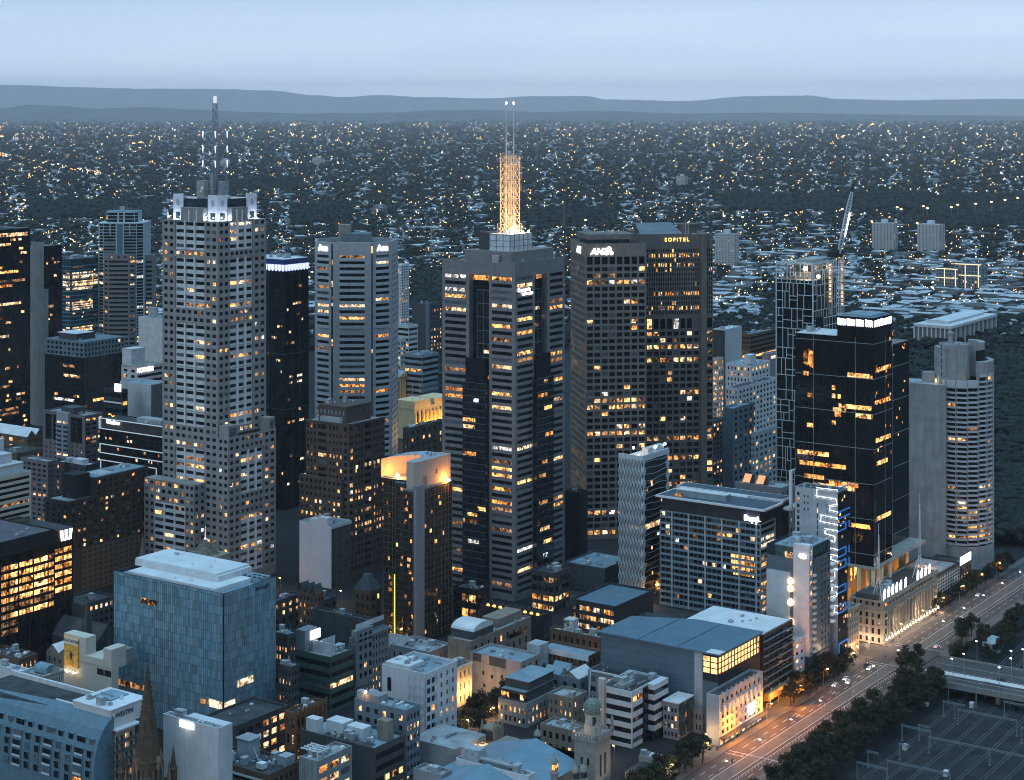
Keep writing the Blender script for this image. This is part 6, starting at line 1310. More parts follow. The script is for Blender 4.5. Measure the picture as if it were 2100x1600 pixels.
T = [
 # behind the hill towers
 ('white_flats_tower', 'slender white apartment tower seen just right of the octagonal tower', 823, 543, 800, 839, 2300, WHT, (G, 6, .4), (G, 4, .6), 3.4, .1, PALE_ROOF, 2),
 ('dark_slab_block', 'dark windowless slab with a blue vertical fin left of the granite tower', 876, 624, 845, 908, 1850, DGY, X0, (G, 5, .4), 4, .25, DARK_ROOF, 2),
 ('banded_office', 'pale banded office roof beyond the treasury gardens gap', 838, 668, 800, 857, 1780, BND, (Bd, .02), (Bd, .02), 5, .1, BLUE_ROOF, 4),
 ('pale_green_office', 'pale green stone office with arched upper windows beside the octagonal tower', 822, 697, 798, 833, 1640, M("pale_green_stone", (.38, .44, .42)), (G, 4, .5), (G, 2, .5), 4.5, .2, BLUE_ROOF, 2),
 ('curved_ledge_office', 'blue grey office with stacked curved ledges beyond the gardens gap', 866, 728, 831, 899, 1600, M("ledge_blue", (.2, .27, .31)), (Bd, .0), (Bd, .0), 5, .08, BLUE_ROOF, 5),
 ('white_rib_block', 'white block with dark ribbed flank behind the hotel tower', 1487, 676, 1463, 1521, 1750, WHT, X0, X0, 4, .1, PALE_ROOF, 3),
 ('dark_terrace_office', 'dark banded office with a blue roof terrace behind the white grid tower', 1538, 686, 1521, 1594, 1680, BRN, (Bd, .05), (Bd, .02), 4.5, .08, BLUE_ROOF, 5),
 ('mauve_sign_block', 'mauve block with pale lettering at the edge of the white grid tower', 1576, 726, 1563, 1598, 1640, M("mauve_wall", (.26, .22, .25)), X0, X0, 4, .1, GREY_ROOF, 0),
 ('white_classic_office', 'white office with tall dark windows and square roof house behind the hotel tower', 1540, 749, 1489, 1579, 1560, WHT, (G, 7, .45), (G, 5, .5), 5, .08, BLUE_ROOF, 3),
 ('white_long_office', 'long white office with small windows below the taller white office', 1513, 796, 1488, 1594, 1450, WHT, (G, 4, .5), (G, 11, .5), 4.2, .12, DARK_ROOF, 4),
 ('low_lit_house', 'low orange lit house among trees beside the hotel tower', 1474, 735, 1462, 1484, 1640, CRM, (G, 3, .6), (G, 3, .6), 5, .95, GREY_ROOF, 0),
 ('striped_flats', 'dark narrow flats with white balcony stripes beside the hotel tower', 1462, 864, None, 1483, 1310, DGY, X0, (G, 3, .6), 3.4, .25, DARK_ROOF, 1),
 ('blue_grey_tower', 'plain blue grey office tower with square windows left of the white grid tower', 1503, 838, 1483, 1546, 1330, BGR, X0, (G, 4, .45), 4.6, .04, BLUE_ROOF, 4),
 ('teal_grid_office', 'pale teal office of square windows tucked behind the white grid tower', 1547, 889, 1540, 1594, 1250, M("pale_teal_render", (.30, .36, .38)), (G, 2, .5), (G, 5, .55), 4.2, .06, GREY_ROOF, 3),
 ('skylight_hall', 'low grey hall with two slanted amber skylights behind the canopy office', 1602, 1001, 1508, 1628, 1120, GRY, X0, (G, 3, .3), 6, .3, GREY_ROOF, 2),
 ('dark_terrace_row', 'dark old office row in front of the golden parliament', 838, 878, 826, 912, 1190, M("olive_stone", (.085, .08, .065)), (G, 3, .35), (G, 6, .35), 4.5, .12, GREY_ROOF, 6),
 # around the tower feet
 ('black_infill_tower', 'black windowless infill tower between granite tower and square window tower', 1190, 1010, 1158, 1205, 1110, M("black_wall", (.016, .017, .019)), X0, X0, 4, 0, DARK_ROOF, 2),
 ('ribbed_cube', 'blue grey ribbed cube with a teal roof at the foot of the wavy tower', 1240, 1166, 1157, 1300, 1042, M("ribbed_cube_cladding", (.075, .09, .105), rough=.5, panel=(3.6, 40), joint=.4), X0, X0, 4, 0, BLUE_ROOF, 6),
 ('glass_atrium', 'glass atrium glowing amber at the foot of the granite tower', 1137, 1176, 1089, 1169, 1000, M("atrium_frame", (.05, .055, .06)), (G, 4, .86), (G, 4, .86), 5.5, .75, DARK_ROOF, 3),
 ('lit_base_block', 'black low block with one amber window row left of the granite tower foot', 978, 1210, 929, 1002, 985, M("black_frame_wall", (.02, .02, .022)), (G, 3, .85), (G, 2, .85), 7, .6, DARK_ROOF, 3),
 ('ribbed_black_hall', 'long black ribbed hall with a row of amber rooftop lamps', 1107, 1264, 985, 1131, 940, M("ribbed_black_wall", (.035, .037, .04), panel=(4.4, 30), joint=.3), X0, X0, 5, 0, DARK_ROOF, 0),
 ('zinc_wing', 'zinc roofed hall wing with a long amber window wall', 1262, 1244, 1171, 1340, 925, M("black_zinc", (.03, .035, .04)), (G, 12, .88), X0, 5.2, .9, M("zinc_roof", (.085, .16, .21), rough=.45, var=.14, ns=.15), 0),
 ('slender_spire_office', 'dark old office showing above the white stepped block', 660, 1232, 600, 690, 985, DGY, (G, 6, .4), (G, 3, .4), 4, .1, DARK_ROOF, 3),
 ('mansard_hall', 'old hall with a steep dark roof left of the amber lit tower', 760, 1213, 727, 782, 985, BRN, (G, 3, .4), (G, 2, .4), 5, .1, DARK_ROOF, 2),
 ('old_gable_hotel', 'dark old hotel with lit dormers at the foot of the white stepped block', 652, 1218, 612, 664, 960, BRN, (G, 5, .4), (G, 2, .4), 4, .25, DARK_ROOF, 2),
 ('link_roof', 'long flat grey roof between blue glass box and amber lit tower', 770, 1275, 640, 784, 905, DGY, X0, X0, 5, 0, DARK_ROOF, 4),
 ('vault_annexe', 'brown concrete workshop with a barrel vaulted roof room', 965, 1316, 918, 1089, 880, STN, X0, (G, 9, .3), 5.5, .1, GREY_ROOF, 8),
 ('parapet_warehouse', 'brown parapet warehouse carrying a painted plant box', 1231, 1308, 1127, 1243, 897, BRN, (G, 8, .4), X0, 5, .1, GREY_ROOF, 7),
 ('sheet_roof_warehouse', 'dark brick warehouse with a bright blue sheet roof strip', 1207, 1346, 1104, 1233, 862, BRN, (G, 11, .4), (G, 3, .4), 4.5, .15, BLUE_ROOF, 0),
 ('gilded_facade', 'old building with a golden lit facade and dark roof full of air units', 913, 1380, 880, 968, 836, M("gilded_render", (.58, .46, .30)), X0, (G, 6, .3), 5, 0, DARK_ROOF, 11),
 ('pink_blank_house', 'pink grey blank wall building with roof decks and a square lift tower', 1068, 1358, 965, 1108, 850, PNK, ('some', [(.72, .5, 1.2, 1.8), (.55, .45, 1.2, 1.8), (.35, .5, 1.2, 1.8), (.7, .2, 1.2, 1.8), (.35, .2, 1.2, 1.8)]), (G, 3, .4), 4, .1, BLUE_ROOF, 7),
 ('terrace_flats', 'stepped grey flats with roof terraces beside the tree lined lane', 1080, 1444, 1022, 1146, 816, GRY, (G, 6, .5), (G, 8, .4), 4, .22, GREY_ROOF, 3),
 ('tin_gable_cluster', 'cluster of pale tin roofed extensions behind the terrace flats', 1190, 1394, 1108, 1226, 840, BGR, (G, 4, .4), (G, 3, .4), 4, .1, PALE_ROOF, 4),
 ('brown_side_office', 'brown office with a few amber windows behind the clock tower', 1175, 1432, 1125, 1205, 815, STN, (G, 5, .3), (G, 3, .3), 4.5, .35, GREY_ROOF, 3),
 ('white_frame_office', 'black roofed office with a slanting white frame behind the white banded office', 1278, 1388, 1206, 1322, 825, GRY, (G, 4, .6), X0, 5, .05, DARK_ROOF, 5),
 ('white_banded_office', 'white office banded with dark ribbon windows near the clock tower', 1296, 1419, 1230, 1357, 790, BND, (Bd, .03), (Bd, .03), 4.6, .03, DARK_ROOF, 8),
 ('bay_window_house', 'pale house with glazed corner bays next to the white banded office', 1390, 1443, 1360, 1418, 800, GRY, (G, 4, .6), (G, 4, .65), 4, .08, BLUE_ROOF, 6),
 ('green_banded_office', 'dark green banded office with roof screen and glowing sign, right of the blue glass box', 677, 1348, 606, 725, 835, M("green_band", (.055, .10, .085), rough=.5), (Bd, .0), (Bd, .0), 4.6, .03, GREY_ROOF, 0),
 ('old_stone_office', 'old stone office with arched top windows left of the amber lit tower', 728, 1310, 716, 797, 855, M("blue_stone", (.17, .19, .21), rough=.85, var=.15), (G, 3, .4), (G, 10, .42), 4.2, .08, BLUE_ROOF, 4),
 ('orange_brick_hall', 'ornate orange brick hall beside the blue glass box', 606, 1462, 585, 668, 752, RED, (G, 2, .5), (G, 7, .45), 6, .15, DARK_ROOF, 3),
 ('shop_annexe', 'low black shop annexe with amber windows in front of the blue glass box', 484, 1489, None, 590, 745, DGY, X0, (G, 6, .7), 4.5, .6, DARK_ROOF, 2),
 ('white_flats', 'tall white apartment block with a glazed stair bay, centre foreground', 873, 1382, 783, 937, 770, WHT, ('some', [(.78, .72, 2.2, 6), (.78, .4, 1.2, 2)]), (G, 5, .3), 4.1, .25, BLUE_ROOF, 13),
 ('slate_roof_office', 'slate grey office with a lit rooftop room in front of the white apartment block', 833, 1457, 727, 862, 735, BGR, (G, 6, .45), (G, 4, .62), 4.2, .25, BLUE_ROOF, 9),
 ('service_roof_office', 'broad office roof crowded with white service rooms and ducts', 768, 1535, 617, 832, 715, DGY, X0, (Bd, .05), 4.6, .25, BLUE_ROOF, 12),
 ('lit_corner_office', 'small grey office with a lit glass corner at the bottom edge', 650, 1562, 615, 722, 690, GRY, ('some', []), (G, 3, .8), 4.5, .6, GREY_ROOF, 7),
 ('bitumen_roof_office', 'brown office with white bands and a black roof with cabins at the bottom edge', 550, 1589, 427, 614, 692, BRN, (Bd, .02), (G, 6, .5), 4.4, .05, DARK_ROOF, 10),
 ('blue_screen_building', 'building wrapped in blue screens behind the bottom roofs', 925, 1545, 878, 952, 757, M("blue_screen", (.03, .11, .21), rough=.6, var=.2), X0, X0, 4, 0, DARK_ROOF, 4),
 ('tank_roof_block', 'small pale concrete block with roof tanks at the bottom edge', 905, 1590, 848, 927, 702, GRY, X0, X0, 4, 0, GREY_ROOF, 6),
 ('duct_roof_block', 'white walled block with a roof full of ducts at the bottom edge', 1083, 1592, 935, 1098, 700, WHT, X0, X0, 4, .1, BLUE_ROOF, 14),
 ('amber_lit_house', 'small cream house with a black roof, floodlit amber near the avenue', 1327, 1592, 1282, 1358, 745, M("amber_house_render", (.55, .45, .38)), (G, 4, .3), (G, 4, .3), 4, .3, DARK_ROOF, 0),
 ('cream_low_block', 'low cream block with air units between trees and white banded office', 1345, 1557, 1310, 1360, 762, M("cream_low", (.40, .36, .31)), (G, 3, .3), (G, 2, .3), 4.5, .2, GREY_ROOF, 6),
 ('old_shop_house', 'narrow old shop house with a pale stair frame beside the studded facade', 1440, 1455, 1416, 1462, 808, GRY, (G, 3, .4), (G, 3, .4), 4, .1, DARK_ROOF, 5),
 ('dark_shop_house', 'dark shop house with two amber windows beside the studded facade', 1462, 1474, 1450, 1477, 806, DGY, (G, 2, .4), (G, 3, .4), 4, .5, DARK_ROOF, 1),
 ('pergola_terrace', 'dark terrace building right of the blue glass box with roof tables', 590, 1302, 558, 613, 872, DGY, (G, 5, .4), (G, 4, .5), 4, .2, BLUE_ROOF, 9),
 ('court_annexe', 'small dark office squeezed between blue glass box and green banded office', 598, 1368, 570, 614, 812, DGY, (G, 4, .4), (G, 3, .5), 4, .15, GREY_ROOF, 6),
 ('flat_roof_shops', 'low shops with a flat grey roof of white air units behind the clock tower', 1190, 1502, 1108, 1216, 775, STN, (G, 6, .5), (G, 4, .5), 4.5, .4, GREY_ROOF, 9),
 ('low_grey_hall', 'low grey hall right of the foot of the amber lit tower', 880, 1338, 800, 926, 885, GRY, (G, 6, .3), (G, 5, .3), 5, .1, GREY_ROOF, 8),
 ('lane_corner_house', 'small dark brick house at the corner of the tree lined lane', 1010, 1452, 975, 1030, 835, BRN, (G, 4, .4), (G, 3, .4), 4, .3, DARK_ROOF, 5),
 ('rear_stage_store', 'small pale store with roof tanks left of the moorish theatre roof', 985, 1540, 945, 1005, 775, GRY, (G, 3, .3), (G, 3, .3), 4, .2, BLUE_ROOF, 7),
 # left foreground
 ('billboard_building', 'cream blank walled building carrying a lit theatre billboard', 229, 1372, 131, 243, 800, M("billboard_cream", (.56, .51, .43), rough=.8, var=.06), X0, X0, 4, 0, GREY_ROOF, 2),
 ('white_sign_block', 'white walled block with a glowing sign behind the cathedral spire', 448, 1494, 335, 462, 655, WHT, X0, X0, 4, 0, BLUE_ROOF, 3),
 ('white_corner_block', 'plain white block at the left edge above the curved roof hotel', 44, 1377, -40, 62, 760, WHT, ('some', [(.3, .4, 1.6, 1.8)]), X0, 4, 0, PALE_ROOF, 3),
 ('white_terrace_block', 'white roof terrace block at the left edge behind the curved roof hotel', 34, 1425, -60, 60, 700, WHT, X0, X0, 4, 0, PALE_ROOF, 3),
 ('heritage_hotel', 'cream heritage hotel with a pediment and domed metal roof', 88, 1386, 45, 131, 790, CRM, X0, (G, 8, .35), 5, .15, BLUE_ROOF, 4),
 ('plant_roof_shops', 'old shops with a roof full of vents left of the heritage hotel', 40, 1352, -30, 78, 850, BRN, X0, (G, 4, .4), 4.5, .05, DARK_ROOF, 11),
 ('small_roof_row', 'row of low shops in front of the church, left of the billboard', 150, 1348, 95, 185, 862, STN, (G, 5, .3), (G, 4, .3), 4, .1, BLUE_ROOF, 5),
 ('dark_street_block', 'dark low block left of the lit bank office foot', 170, 1240, 120, 236, 930, DGY, X0, (G, 6, .5), 4, .15, DARK_ROOF, 2),
 ('terrace_pub', 'low olive pub with amber windows in front of the mauve flats', 34, 930, -20, 90, 1230, OLV, X0, (G, 8, .4), 6, .5, DARK_ROOF, 3),
 ('low_bank_hall', 'low brown bank hall at the foot of the mauve apartments', 56, 895, -30, 88, 1320, OLV, (G, 4, .4), (G, 5, .4), 5, .6, PALE_ROOF, 2),
 ('cabin_roof_store', 'low store with pale roof cabins beside the cream banded office', 100, 1100, 55, 118, 1010, BGR, X0, X0, 4, .1, PALE_ROOF, 9),
 ('grey_court_block', 'grey courtyard block between blue glass box and stone tower', 560, 1235, 540, 618, 960, DGY, X0, (G, 4, .4), 4, .1, DARK_ROOF, 4),
]
BL = {}
for (nm, lb, x0, yt, xl, xr, Y, wl, L_, R_, fh, lt, rf, n) in T:
 kw = dict(d=20.0) if xl is None else {}
 BL[nm] = block(nm, lb, x0, yt, xl, xr, wl, L_, R_, fh=fh, lit=lt, roof=rf, n=int(n * 1.7), Y=Y, big=.8 if Y < 1000 else 1.0, vr=.55 if L_[0] != 'band' else .5, **kw)
def add(b, name, mat, *boxes):
 m = MB()
 for q in boxes: m.box(*q)
 return b.part(m, name, mat)
def gable(b, x0, x1, y0, y1, z0, z1, mat, name='gable_roof', along='x', wall=None, o=.5):
 m = MB()
 if along == 'x': ym = (y0 + y1) / 2; a, c = (x0 - o, ym, z1), (x1 + o, ym, z1); m.quad((x0 - o, y0 - o, z0), (x1 + o, y0 - o, z0), c, a); m.quad((x1 + o, y1 + o, z0), (x0 - o, y1 + o, z0), a, c); E_ = [((x0, y0, z0), (x0, y1, z0), (x0, ym, z1 - .1)), ((x1, y1, z0), (x1, y0, z0), (x1, ym, z1 - .1))]
 else: xm = (x0 + x1) / 2; a, c = (xm, y0 - o, z1), (xm, y1 + o, z1); m.quad((x0 - o, y1 + o, z0), (x0 - o, y0 - o, z0), a, c); m.quad((x1 + o, y0 - o, z0), (x1 + o, y1 + o, z0), c, a); E_ = [((x0, y0, z0), (x1, y0, z0), (xm, y0, z1 - .1)), ((x1, y1, z0), (x0, y1, z0), (xm, y1, z1 - .1))]
 b.part(m, name, mat)
 if wall: w = MB(); [w.poly(list(e)) for e in E_]; b.part(w, 'gable_wall', wall)
def vault(b, x0, x1, y0, y1, z0, rise, mat, name='vaulted_roof', n=10):
 m = MB(); P = [(x0 + (x1 - x0) * (1 - cos(pi * i / n)) / 2, z0 + rise * sin(pi * i / n)) for i in range(n + 1)]
 for (a, z), (c, w) in zip(P, P[1:]): m.quad((a, y0, z), (c, y0, w), (c, y1, w), (a, y1, z))
 for y in (y0, y1): m.poly([(a, y, z) for a, z in P])
 return b.part(m, name, mat)
# ---- extras on single buildings
b = BL['white_rib_block']; q = MB()
for i in range(10): s = b.d * (i + .5) / 10; b.fbox(q, b.L, s - .5, s + .5, 0, b.h - 1, .01, .6)
b.part(q, 'dark_rib', DGY)
b = BL['mauve_sign_block']; b.sign('ROYCE', b.R, b.w * .5, b.h - 4, 4, E("sign_dim_gold", (1, .75, .45), 1.5), .3)
b = BL['dark_slab_block']; add(b, 'blue_fin', BGR, (-.6, 3, -.8, 1.5, 0, b.h + 1))
b = BL['white_classic_office']; add(b, 'roof_house', WHT, (b.w * .1, b.w * .4, b.d * .1, b.d * .35, b.h, b.h + 8))
b = BL['skylight_hall']
for s in (.42, .72): q = MB(); y = b.d * s; q.quad((2, y, b.h + .3), (2, y + 5, b.h + .3), (6, y + 5, b.h + 5), (6, y, b.h + 5)); b.part(q, 'skylight', E("skylight_amber", (1, .42, .18), .8)); add(b, 'skylight_back', DGY, (6.02, 9, y - .5, y + 5.5, b.h - 1, b.h + 4.6))
b = BL['ribbed_black_hall']
for i in range(9):
 y = b.d * (i + .6) / 9.6; q = MB(); q.lathe(1.6, y, [(.3, b.h - .6), (.9, b.h - .2), (.9, b.h + .5), (.3, b.h + .9)], 8); b.part(q, 'roof_lamp', E("hall_amber_lamp", (1, .42, .08), 3.0)); add(b, 'roof_baffle', DGY, (2.8, b.w * .75, y + 1.4, y + 1.9, b.h - 1, b.h + .9))
for i in range(6): q = MB(); s = .8 + i * 1.0; b.fbox(q, b.R, b.w * .3 + s, b.w * .3 + s + .3, 3, b.h - 4, .02, .06); b.part(q, 'slot_window', BLIND)
b = BL['vault_annexe']; vault(b, b.w * .1, b.w * .42, 2, 16, b.h + 3, 3.4, PALE_ROOF); add(b, 'vault_room', DGY, (b.w * .1, b.w * .42, 2, 16, b.h - 1, b.h + 3)); add(b, 'roof_shed', STN, (b.w * .55, b.w * .95, 4, 14, b.h - 1, b.h + 3.4)); q = MB(); b.fbox(q, b.R, b.w * .62, b.w * .92, b.h - 7, b.h - 4.8, .01, .06); b.part(q, 'strip_window', GLASS)
b = BL['parapet_warehouse']; o = add(b, 'plant_box', M("mural_white", (.5, .5, .48), var=.3, ns=1.2), (3, 8.5, b.d * .6, b.d * .78, b.h - 1, b.h + 5)); q = MB(); rg = random.Random(2)
for k in range(14): y = b.d * .61 + rg.random() * b.d * .15; z = b.h + rg.random() * 4; q.box(2.96, 2.99, y, y + rg.uniform(.4, 1.4), z, z + rg.uniform(.3, 1))
b.part(q, 'mural_patch', M("mural_colours", (.06, .12, .10), var=.9, ns=1.0))
b = BL['sheet_roof_warehouse']; add(b, 'white_parapet_band', WHT, (-.25, -.02, 0, b.d, b.h - 2.6, b.h + .1))
b = BL['gilded_facade']; lamp('facade_floodlight', (b.w * .4, -4, b.h * .35), 5200, (1, .55, .2), b.root, .5); lamp('facade_floodlight', (b.w * .85, -4, b.h * .35), 4200, (1, .55, .2), b.root, .5); add(b, 'cornice', CRM, (0, b.w, -.6, -.02, b.h - 1.2, b.h - .3))
b = BL['pink_blank_house']; add(b, 'lift_tower', M("lift_tower_grey", (.33, .36, .38)), (b.w + .2, b.w + 8, .5, 8, 0, b.h + 3.6)); add(b, 'dark_deck_wall', DGY, (-.25, -.02, b.d * .3, b.d * .62, b.h - 4.6, b.h - .2)); add(b, 'dark_deck_wall', DGY, (-.25, -.02, b.d * .78, b.d * .95, b.h - 4, b.h - .2))
b = BL['terrace_flats']
for (f0, f1, z0, z1, o_) in ((.12, .95, 0, 4, 2.6), (.3, .98, 4.2, 8.2, 5)): q = MB(); q.box(o_, b.w - 1, b.d * (1 - f1) + 2, b.d * .97, b.h + z0 - 1.1, b.h + z1); o = b.part(q, 'setback_storey', DGY); add(b, 'storey_roof', BLUE_ROOF, (o_ - .6, b.w - .6, b.d * (1 - f1) + 1.4, b.d * .98, b.h + z1, b.h + z1 + .3))
for k in range(7): s = b.d * (.08 + .13 * k); q = MB(); b.fbox(q, b.L, s, s + 2.4, b.h + .2, b.h + 2.6, -2.59, -2.54); b.part(q, 'terrace_door', LITS[k % 3] if k in (1, 5, 6) else GLASS); q = MB()
q = MB()
for z in (b.h + .9, b.h + .4): q.bar((.3, .3, z), (.3, b.d, z), .05); q.bar((.3, .3, z), (b.w, .3, z), .05)
b.part(q, 'terrace_railing', DGY)
b = BL['tin_gable_cluster']
for k, (fx, fy) in enumerate(((.05, .1), (.05, .55), (.5, .1), (.5, .55))): gable(b, b.w * fx + .5, b.w * (fx + .42), b.d * fy, b.d * (fy + .38), b.h - .5, b.h + 2.6, (PALE_ROOF, BLUE_ROOF)[k % 2], along='y' if k % 2 else 'x', wall=GRY)
b = BL['white_frame_office']; q = MB(); q.bar((-.4, b.d - .5, 2), (-.4, b.d * .9, b.h), .45); q.bar((-.4, .2, b.h), (-.4, b.d * .9, b.h), .45); b.part(q, 'slant_frame', WHT)
b = BL['white_banded_office']; add(b, 'recess_bay', GLASS, (b.w * .36, b.w * .5, -.6, .3, 0, b.h - .8)); add(b, 'projecting_wing', BND, *[(b.w * .52, b.w, -3.5, -.02, b.h - 4.6 * k - 2.4, b.h - 4.6 * k) for k in range(int(b.h / 4.6))]); add(b, 'wing_glass', GLASS, (b.w * .53, b.w - .2, -3.2, -.03, 0, b.h - .6)); add(b, 'chimney_stack', CRM, (-2, .6, b.d * .8, b.d * .97, 0, b.h + 3.5))
add(b, 'roof_terrace', GREY_ROOF, (3, b.w * .5, 6, b.d * .6, b.h - 1, b.h + 1)); b.clutter(4, b.w * .45, 7, b.d * .55, b.h + 1, 6, 3)
b = BL['bay_window_house']; add(b, 'eaves', WHT, (-1, b.w + 1, -1, b.d, b.h, b.h + .5)); [add(b, 'glazed_bay', GL("bay_glass", (.05, .07, .08), panel=(1.2, 4)), (b.w * f, b.w * f + 3.2, -1.6, -.02, 2, b.h - 1)) for f in (.1, .62)]
b = BL['green_banded_office']; P = b.clutter
q = MB(); c0 = b.xR(609, b.d * .72) ; x0 = .5; q.box(x0, b.w * .55, b.d * .74, b.d * 1.0, b.h - 1, b.h + 9.5); b.part(q, 'plant_room', BGR); f = Fr((x0, b.d * .74), (1, 0), (0, -1)); q = MB(); b.fbox(q, f, 3.5, 10.5, b.h + 4.4, b.h + 8.6, .05, .5); b.part(q, 'sign_panel', E("panel_white_glow", (.93, .93, 1), 3.4)); lamp('sign_glow', f.p(7, b.h + 6, 3), 500, (.85, .88, 1), b.root, .5)
q = MB()
for i in range(4): b.fbox(q, f, 4.5 + i * 1.5, 5.1 + i * 1.5, b.h + 6.8, b.h + 7.9, .51, .56)
b.part(q, 'sign_mark', M("sign_mark_blue", (.1, .12, .3)))
q = MB(); q.box(b.w * .32, b.w * .34, 1.5, b.d * .72, b.h - 1, b.h + 4.2); q.box(b.w * .34, b.w * .95, b.d * .5, b.d * .51, b.h - 1, b.h + 4.6); b.part(q, 'roof_screen', M("screen_white", (.5, .53, .56), panel=(1.2, 9), joint=.6)); b.clutter(b.w * .4, b.w * .85, b.d * .15, b.d * .45, b.h - 1, 8, 4)
b = BL['old_stone_office']; add(b, 'corner_tower', M("blue_stone", ()), (0, b.w * .5, -.7, b.d * .6, b.h * .2, b.h + 3.5)); f = Fr((0, -.7), (1, 0), (0, -1))
for k in range(3): q = MB(); s = b.w * (.1 + .14 * k); q.poly([f.p(s + 1 + 1.0 * cos(t), b.h + .2 + (1.6 * sin(t) if sin(t) > 0 else -1.8), .05) for t in [pi * j / 8 for j in range(9)]] + [f.p(s, b.h - 2.4, .05), f.p(s + 2, b.h - 2.4, .05)]); b.part(q, 'arched_window', GLASS)
for r_ in range(4):
 for k in range(3): q = MB(); s = b.w * (.1 + .14 * k); z = b.h - 6.5 - 4.4 * r_; b.fbox(q, f, s, s + 1.8, z, z + 2.4, .02, .06); b.part(q, 'window', LITS[1] if (r_ * 3 + k) == 7 else GLASS)
add(b, 'cornice', M("blue_stone", ()), (-.6, b.w + .8, -1.3, -.72, b.h - 1, b.h - .2)); add(b, 'roof_screen', MATS["screen_white"], (2, b.w * .9, b.d * .3, b.d * .32, b.h + 3.6, b.h + 6))
b = BL['orange_brick_hall']; q = MB()
for k in range(8): q.box(b.w * k / 7 - .4, b.w * k / 7 + .4, -.5, -.02, b.h * .2, b.h + 1.3);
q.box(0, b.w, -.35, -.02, b.h - 1.4, b.h - .6); b.part(q, 'pilasters', RED)
b = BL['white_flats']; q = MB(); f = Fr((-.3, 0), (0, 1), (-1, 0)); b.panes = []; b.grid(f, 0, b.yL(837), 2, b.h - 2, even(.3, b.yL(837) - .3, 3, .72), floors(2, b.h - 2, 4.1, .62), mb=q, rec=.6, lit=.22); f2 = Fr((0, -.3), (1, 0), (0, -1)); b.grid(f2, 0, b.w * .3, 2, b.h - 2, even(.2, b.w * .3 - .2, 2, .7), floors(2, b.h - 2, 4.1, .62), mb=q, rec=.2, lit=.22); q.box(-.3, 0, 0, b.yL(837), b.h - 2, b.h + .1); b.part(q, 'stair_bay', M("stair_bay_white", (.48, .52, .54), rough=.6, var=.06))
def flush(b):
 for fr, a, c, z0, z1, out, mt in b.panes: q = MB(); q.quad(fr.p(a, z0, out), fr.p(c, z0, out), fr.p(c, z1, out), fr.p(a, z1, out)); b.part(q, 'window', mt)
 b.panes = []
flush(b); add(b, 'roof_deck', WHT, (1, b.w * .5, b.d * .4, b.d * .95, b.h - 1, b.h + 1.2)); b.clutter(1.5, b.w * .45, b.d * .45, b.d * .8, b.h + 1.2, 8, 6)
b = BL['slate_roof_office']; add(b, 'roof_room', GRY, (b.w * .1, b.w * .7, b.d * .55, b.d * .82, b.h - 1, b.h + 2.5)); add(b, 'roof_cabin', PLANT, (b.w * .1, b.w * .4, b.d * .85, b.d * .98, b.h - 1, b.h + 3)); b.litstrip(b.L, b.d * .35, b.d * .6, b.h * .62, b.h * .62 + 2, .05, 'lit_window', LITS[0]); q = MB(); q.lathe(b.w * .2, b.d * .84, [(.2, b.h + 2.2), (.7, b.h + 2.8), (.2, b.h + 3.4)], 8); b.part(q, 'roof_lamp', LAMP_A); lamp('roof_light', (-.5, b.d * .8, b.h + 2), 260, (1, .5, .2), b.root, .3)
b = BL['service_roof_office']; wr = WHT
for (fx0, fx1, fy0, fy1, h) in ((.3, .62, .55, .78, 4), (.34, .62, .30, .52, 3.4), (.55, .75, .06, .2, 7), (.05, .25, .8, .95, 5)): add(b, 'service_room', wr if h < 6 else STN, (b.w * fx0, b.w * fx1, b.d * fy0, b.d * fy1, b.h - 1, b.h + h))
add(b, 'inner_roof_well', DARK_ROOF, (b.w * .02, b.w * .28, b.d * .1, b.d * .75, b.h - 1.0, b.h - .9)); b.clutter(b.w * .06, b.w * .3, b.d * .1, b.d * .7, b.h - .9, 10, 8)
for k in range(3): s = b.w * (.35 + .22 * k); b.litstrip(b.R, s, s + 2.4, b.h - 15, b.h - 12.6, .05, 'lit_window', LITS[0])
b = BL['lit_corner_office']; q = MB()
for i in range(9): s = b.d * (i + .5) / 9; q.lathe(-.2, s, [(.55, 0), (.55, b.h + .5)], 8)
b.part(q, 'column_wall', M("column_concrete", (.30, .33, .34), streak=.25)); q = MB()
for k in range(4): q.box(4 + k * 2, 4.4 + k * 2, 3, 12, b.h + 1.6, b.h + 2); q.box(4, 11, 3 + k * 2.8, 3.4 + k * 2.8, b.h + 1.2, b.h + 1.6)
q.box(4, 4.3, 3, 3.3, b.h - 1, b.h + 1.3); q.box(10.7, 11, 11.5, 11.8, b.h - 1, b.h + 1.3); b.part(q, 'pergola', WHITE_METAL)
b = BL['bitumen_roof_office']; add(b, 'roof_cabin', M("cabin_grey", (.3, .34, .36)), (b.w * .45, b.w * .8, b.d * .55, b.d * .75, b.h - 1, b.h + 7)); add(b, 'cabin_roof', GREY_ROOF, (b.w * .42, b.w * .83, b.d * .53, b.d * .77, b.h + 7, b.h + 7.4)); add(b, 'roof_box', PALE_ROOF, (b.w * .2, b.w * .36, b.d * .2, b.d * .3, b.h - .6, b.h + 1.6), ); add(b, 'roof_box', PLANT, (b.w * .68, b.w * .95, b.d * .05, b.d * .2, b.h - 1, b.h + 2.6)); add(b, 'roof_box', PALE_ROOF, (b.w * .15, b.w * .3, b.d * .72, b.d * .8, b.h - 1, b.h + 3))
add(b, 'white_band', WHT, *[(-.3, -.02, b.d * .03, b.d * .97, b.h - 3.4 - 4.4 * k, b.h - 2.6 - 4.4 * k) for k in range(4)]); q = MB(); q.bar((b.w * .5, b.d * .4, b.h - 1), (b.w * .62, b.d * .62, b.h + 6), .25); b.part(q, 'roof_ladder', STEEL)
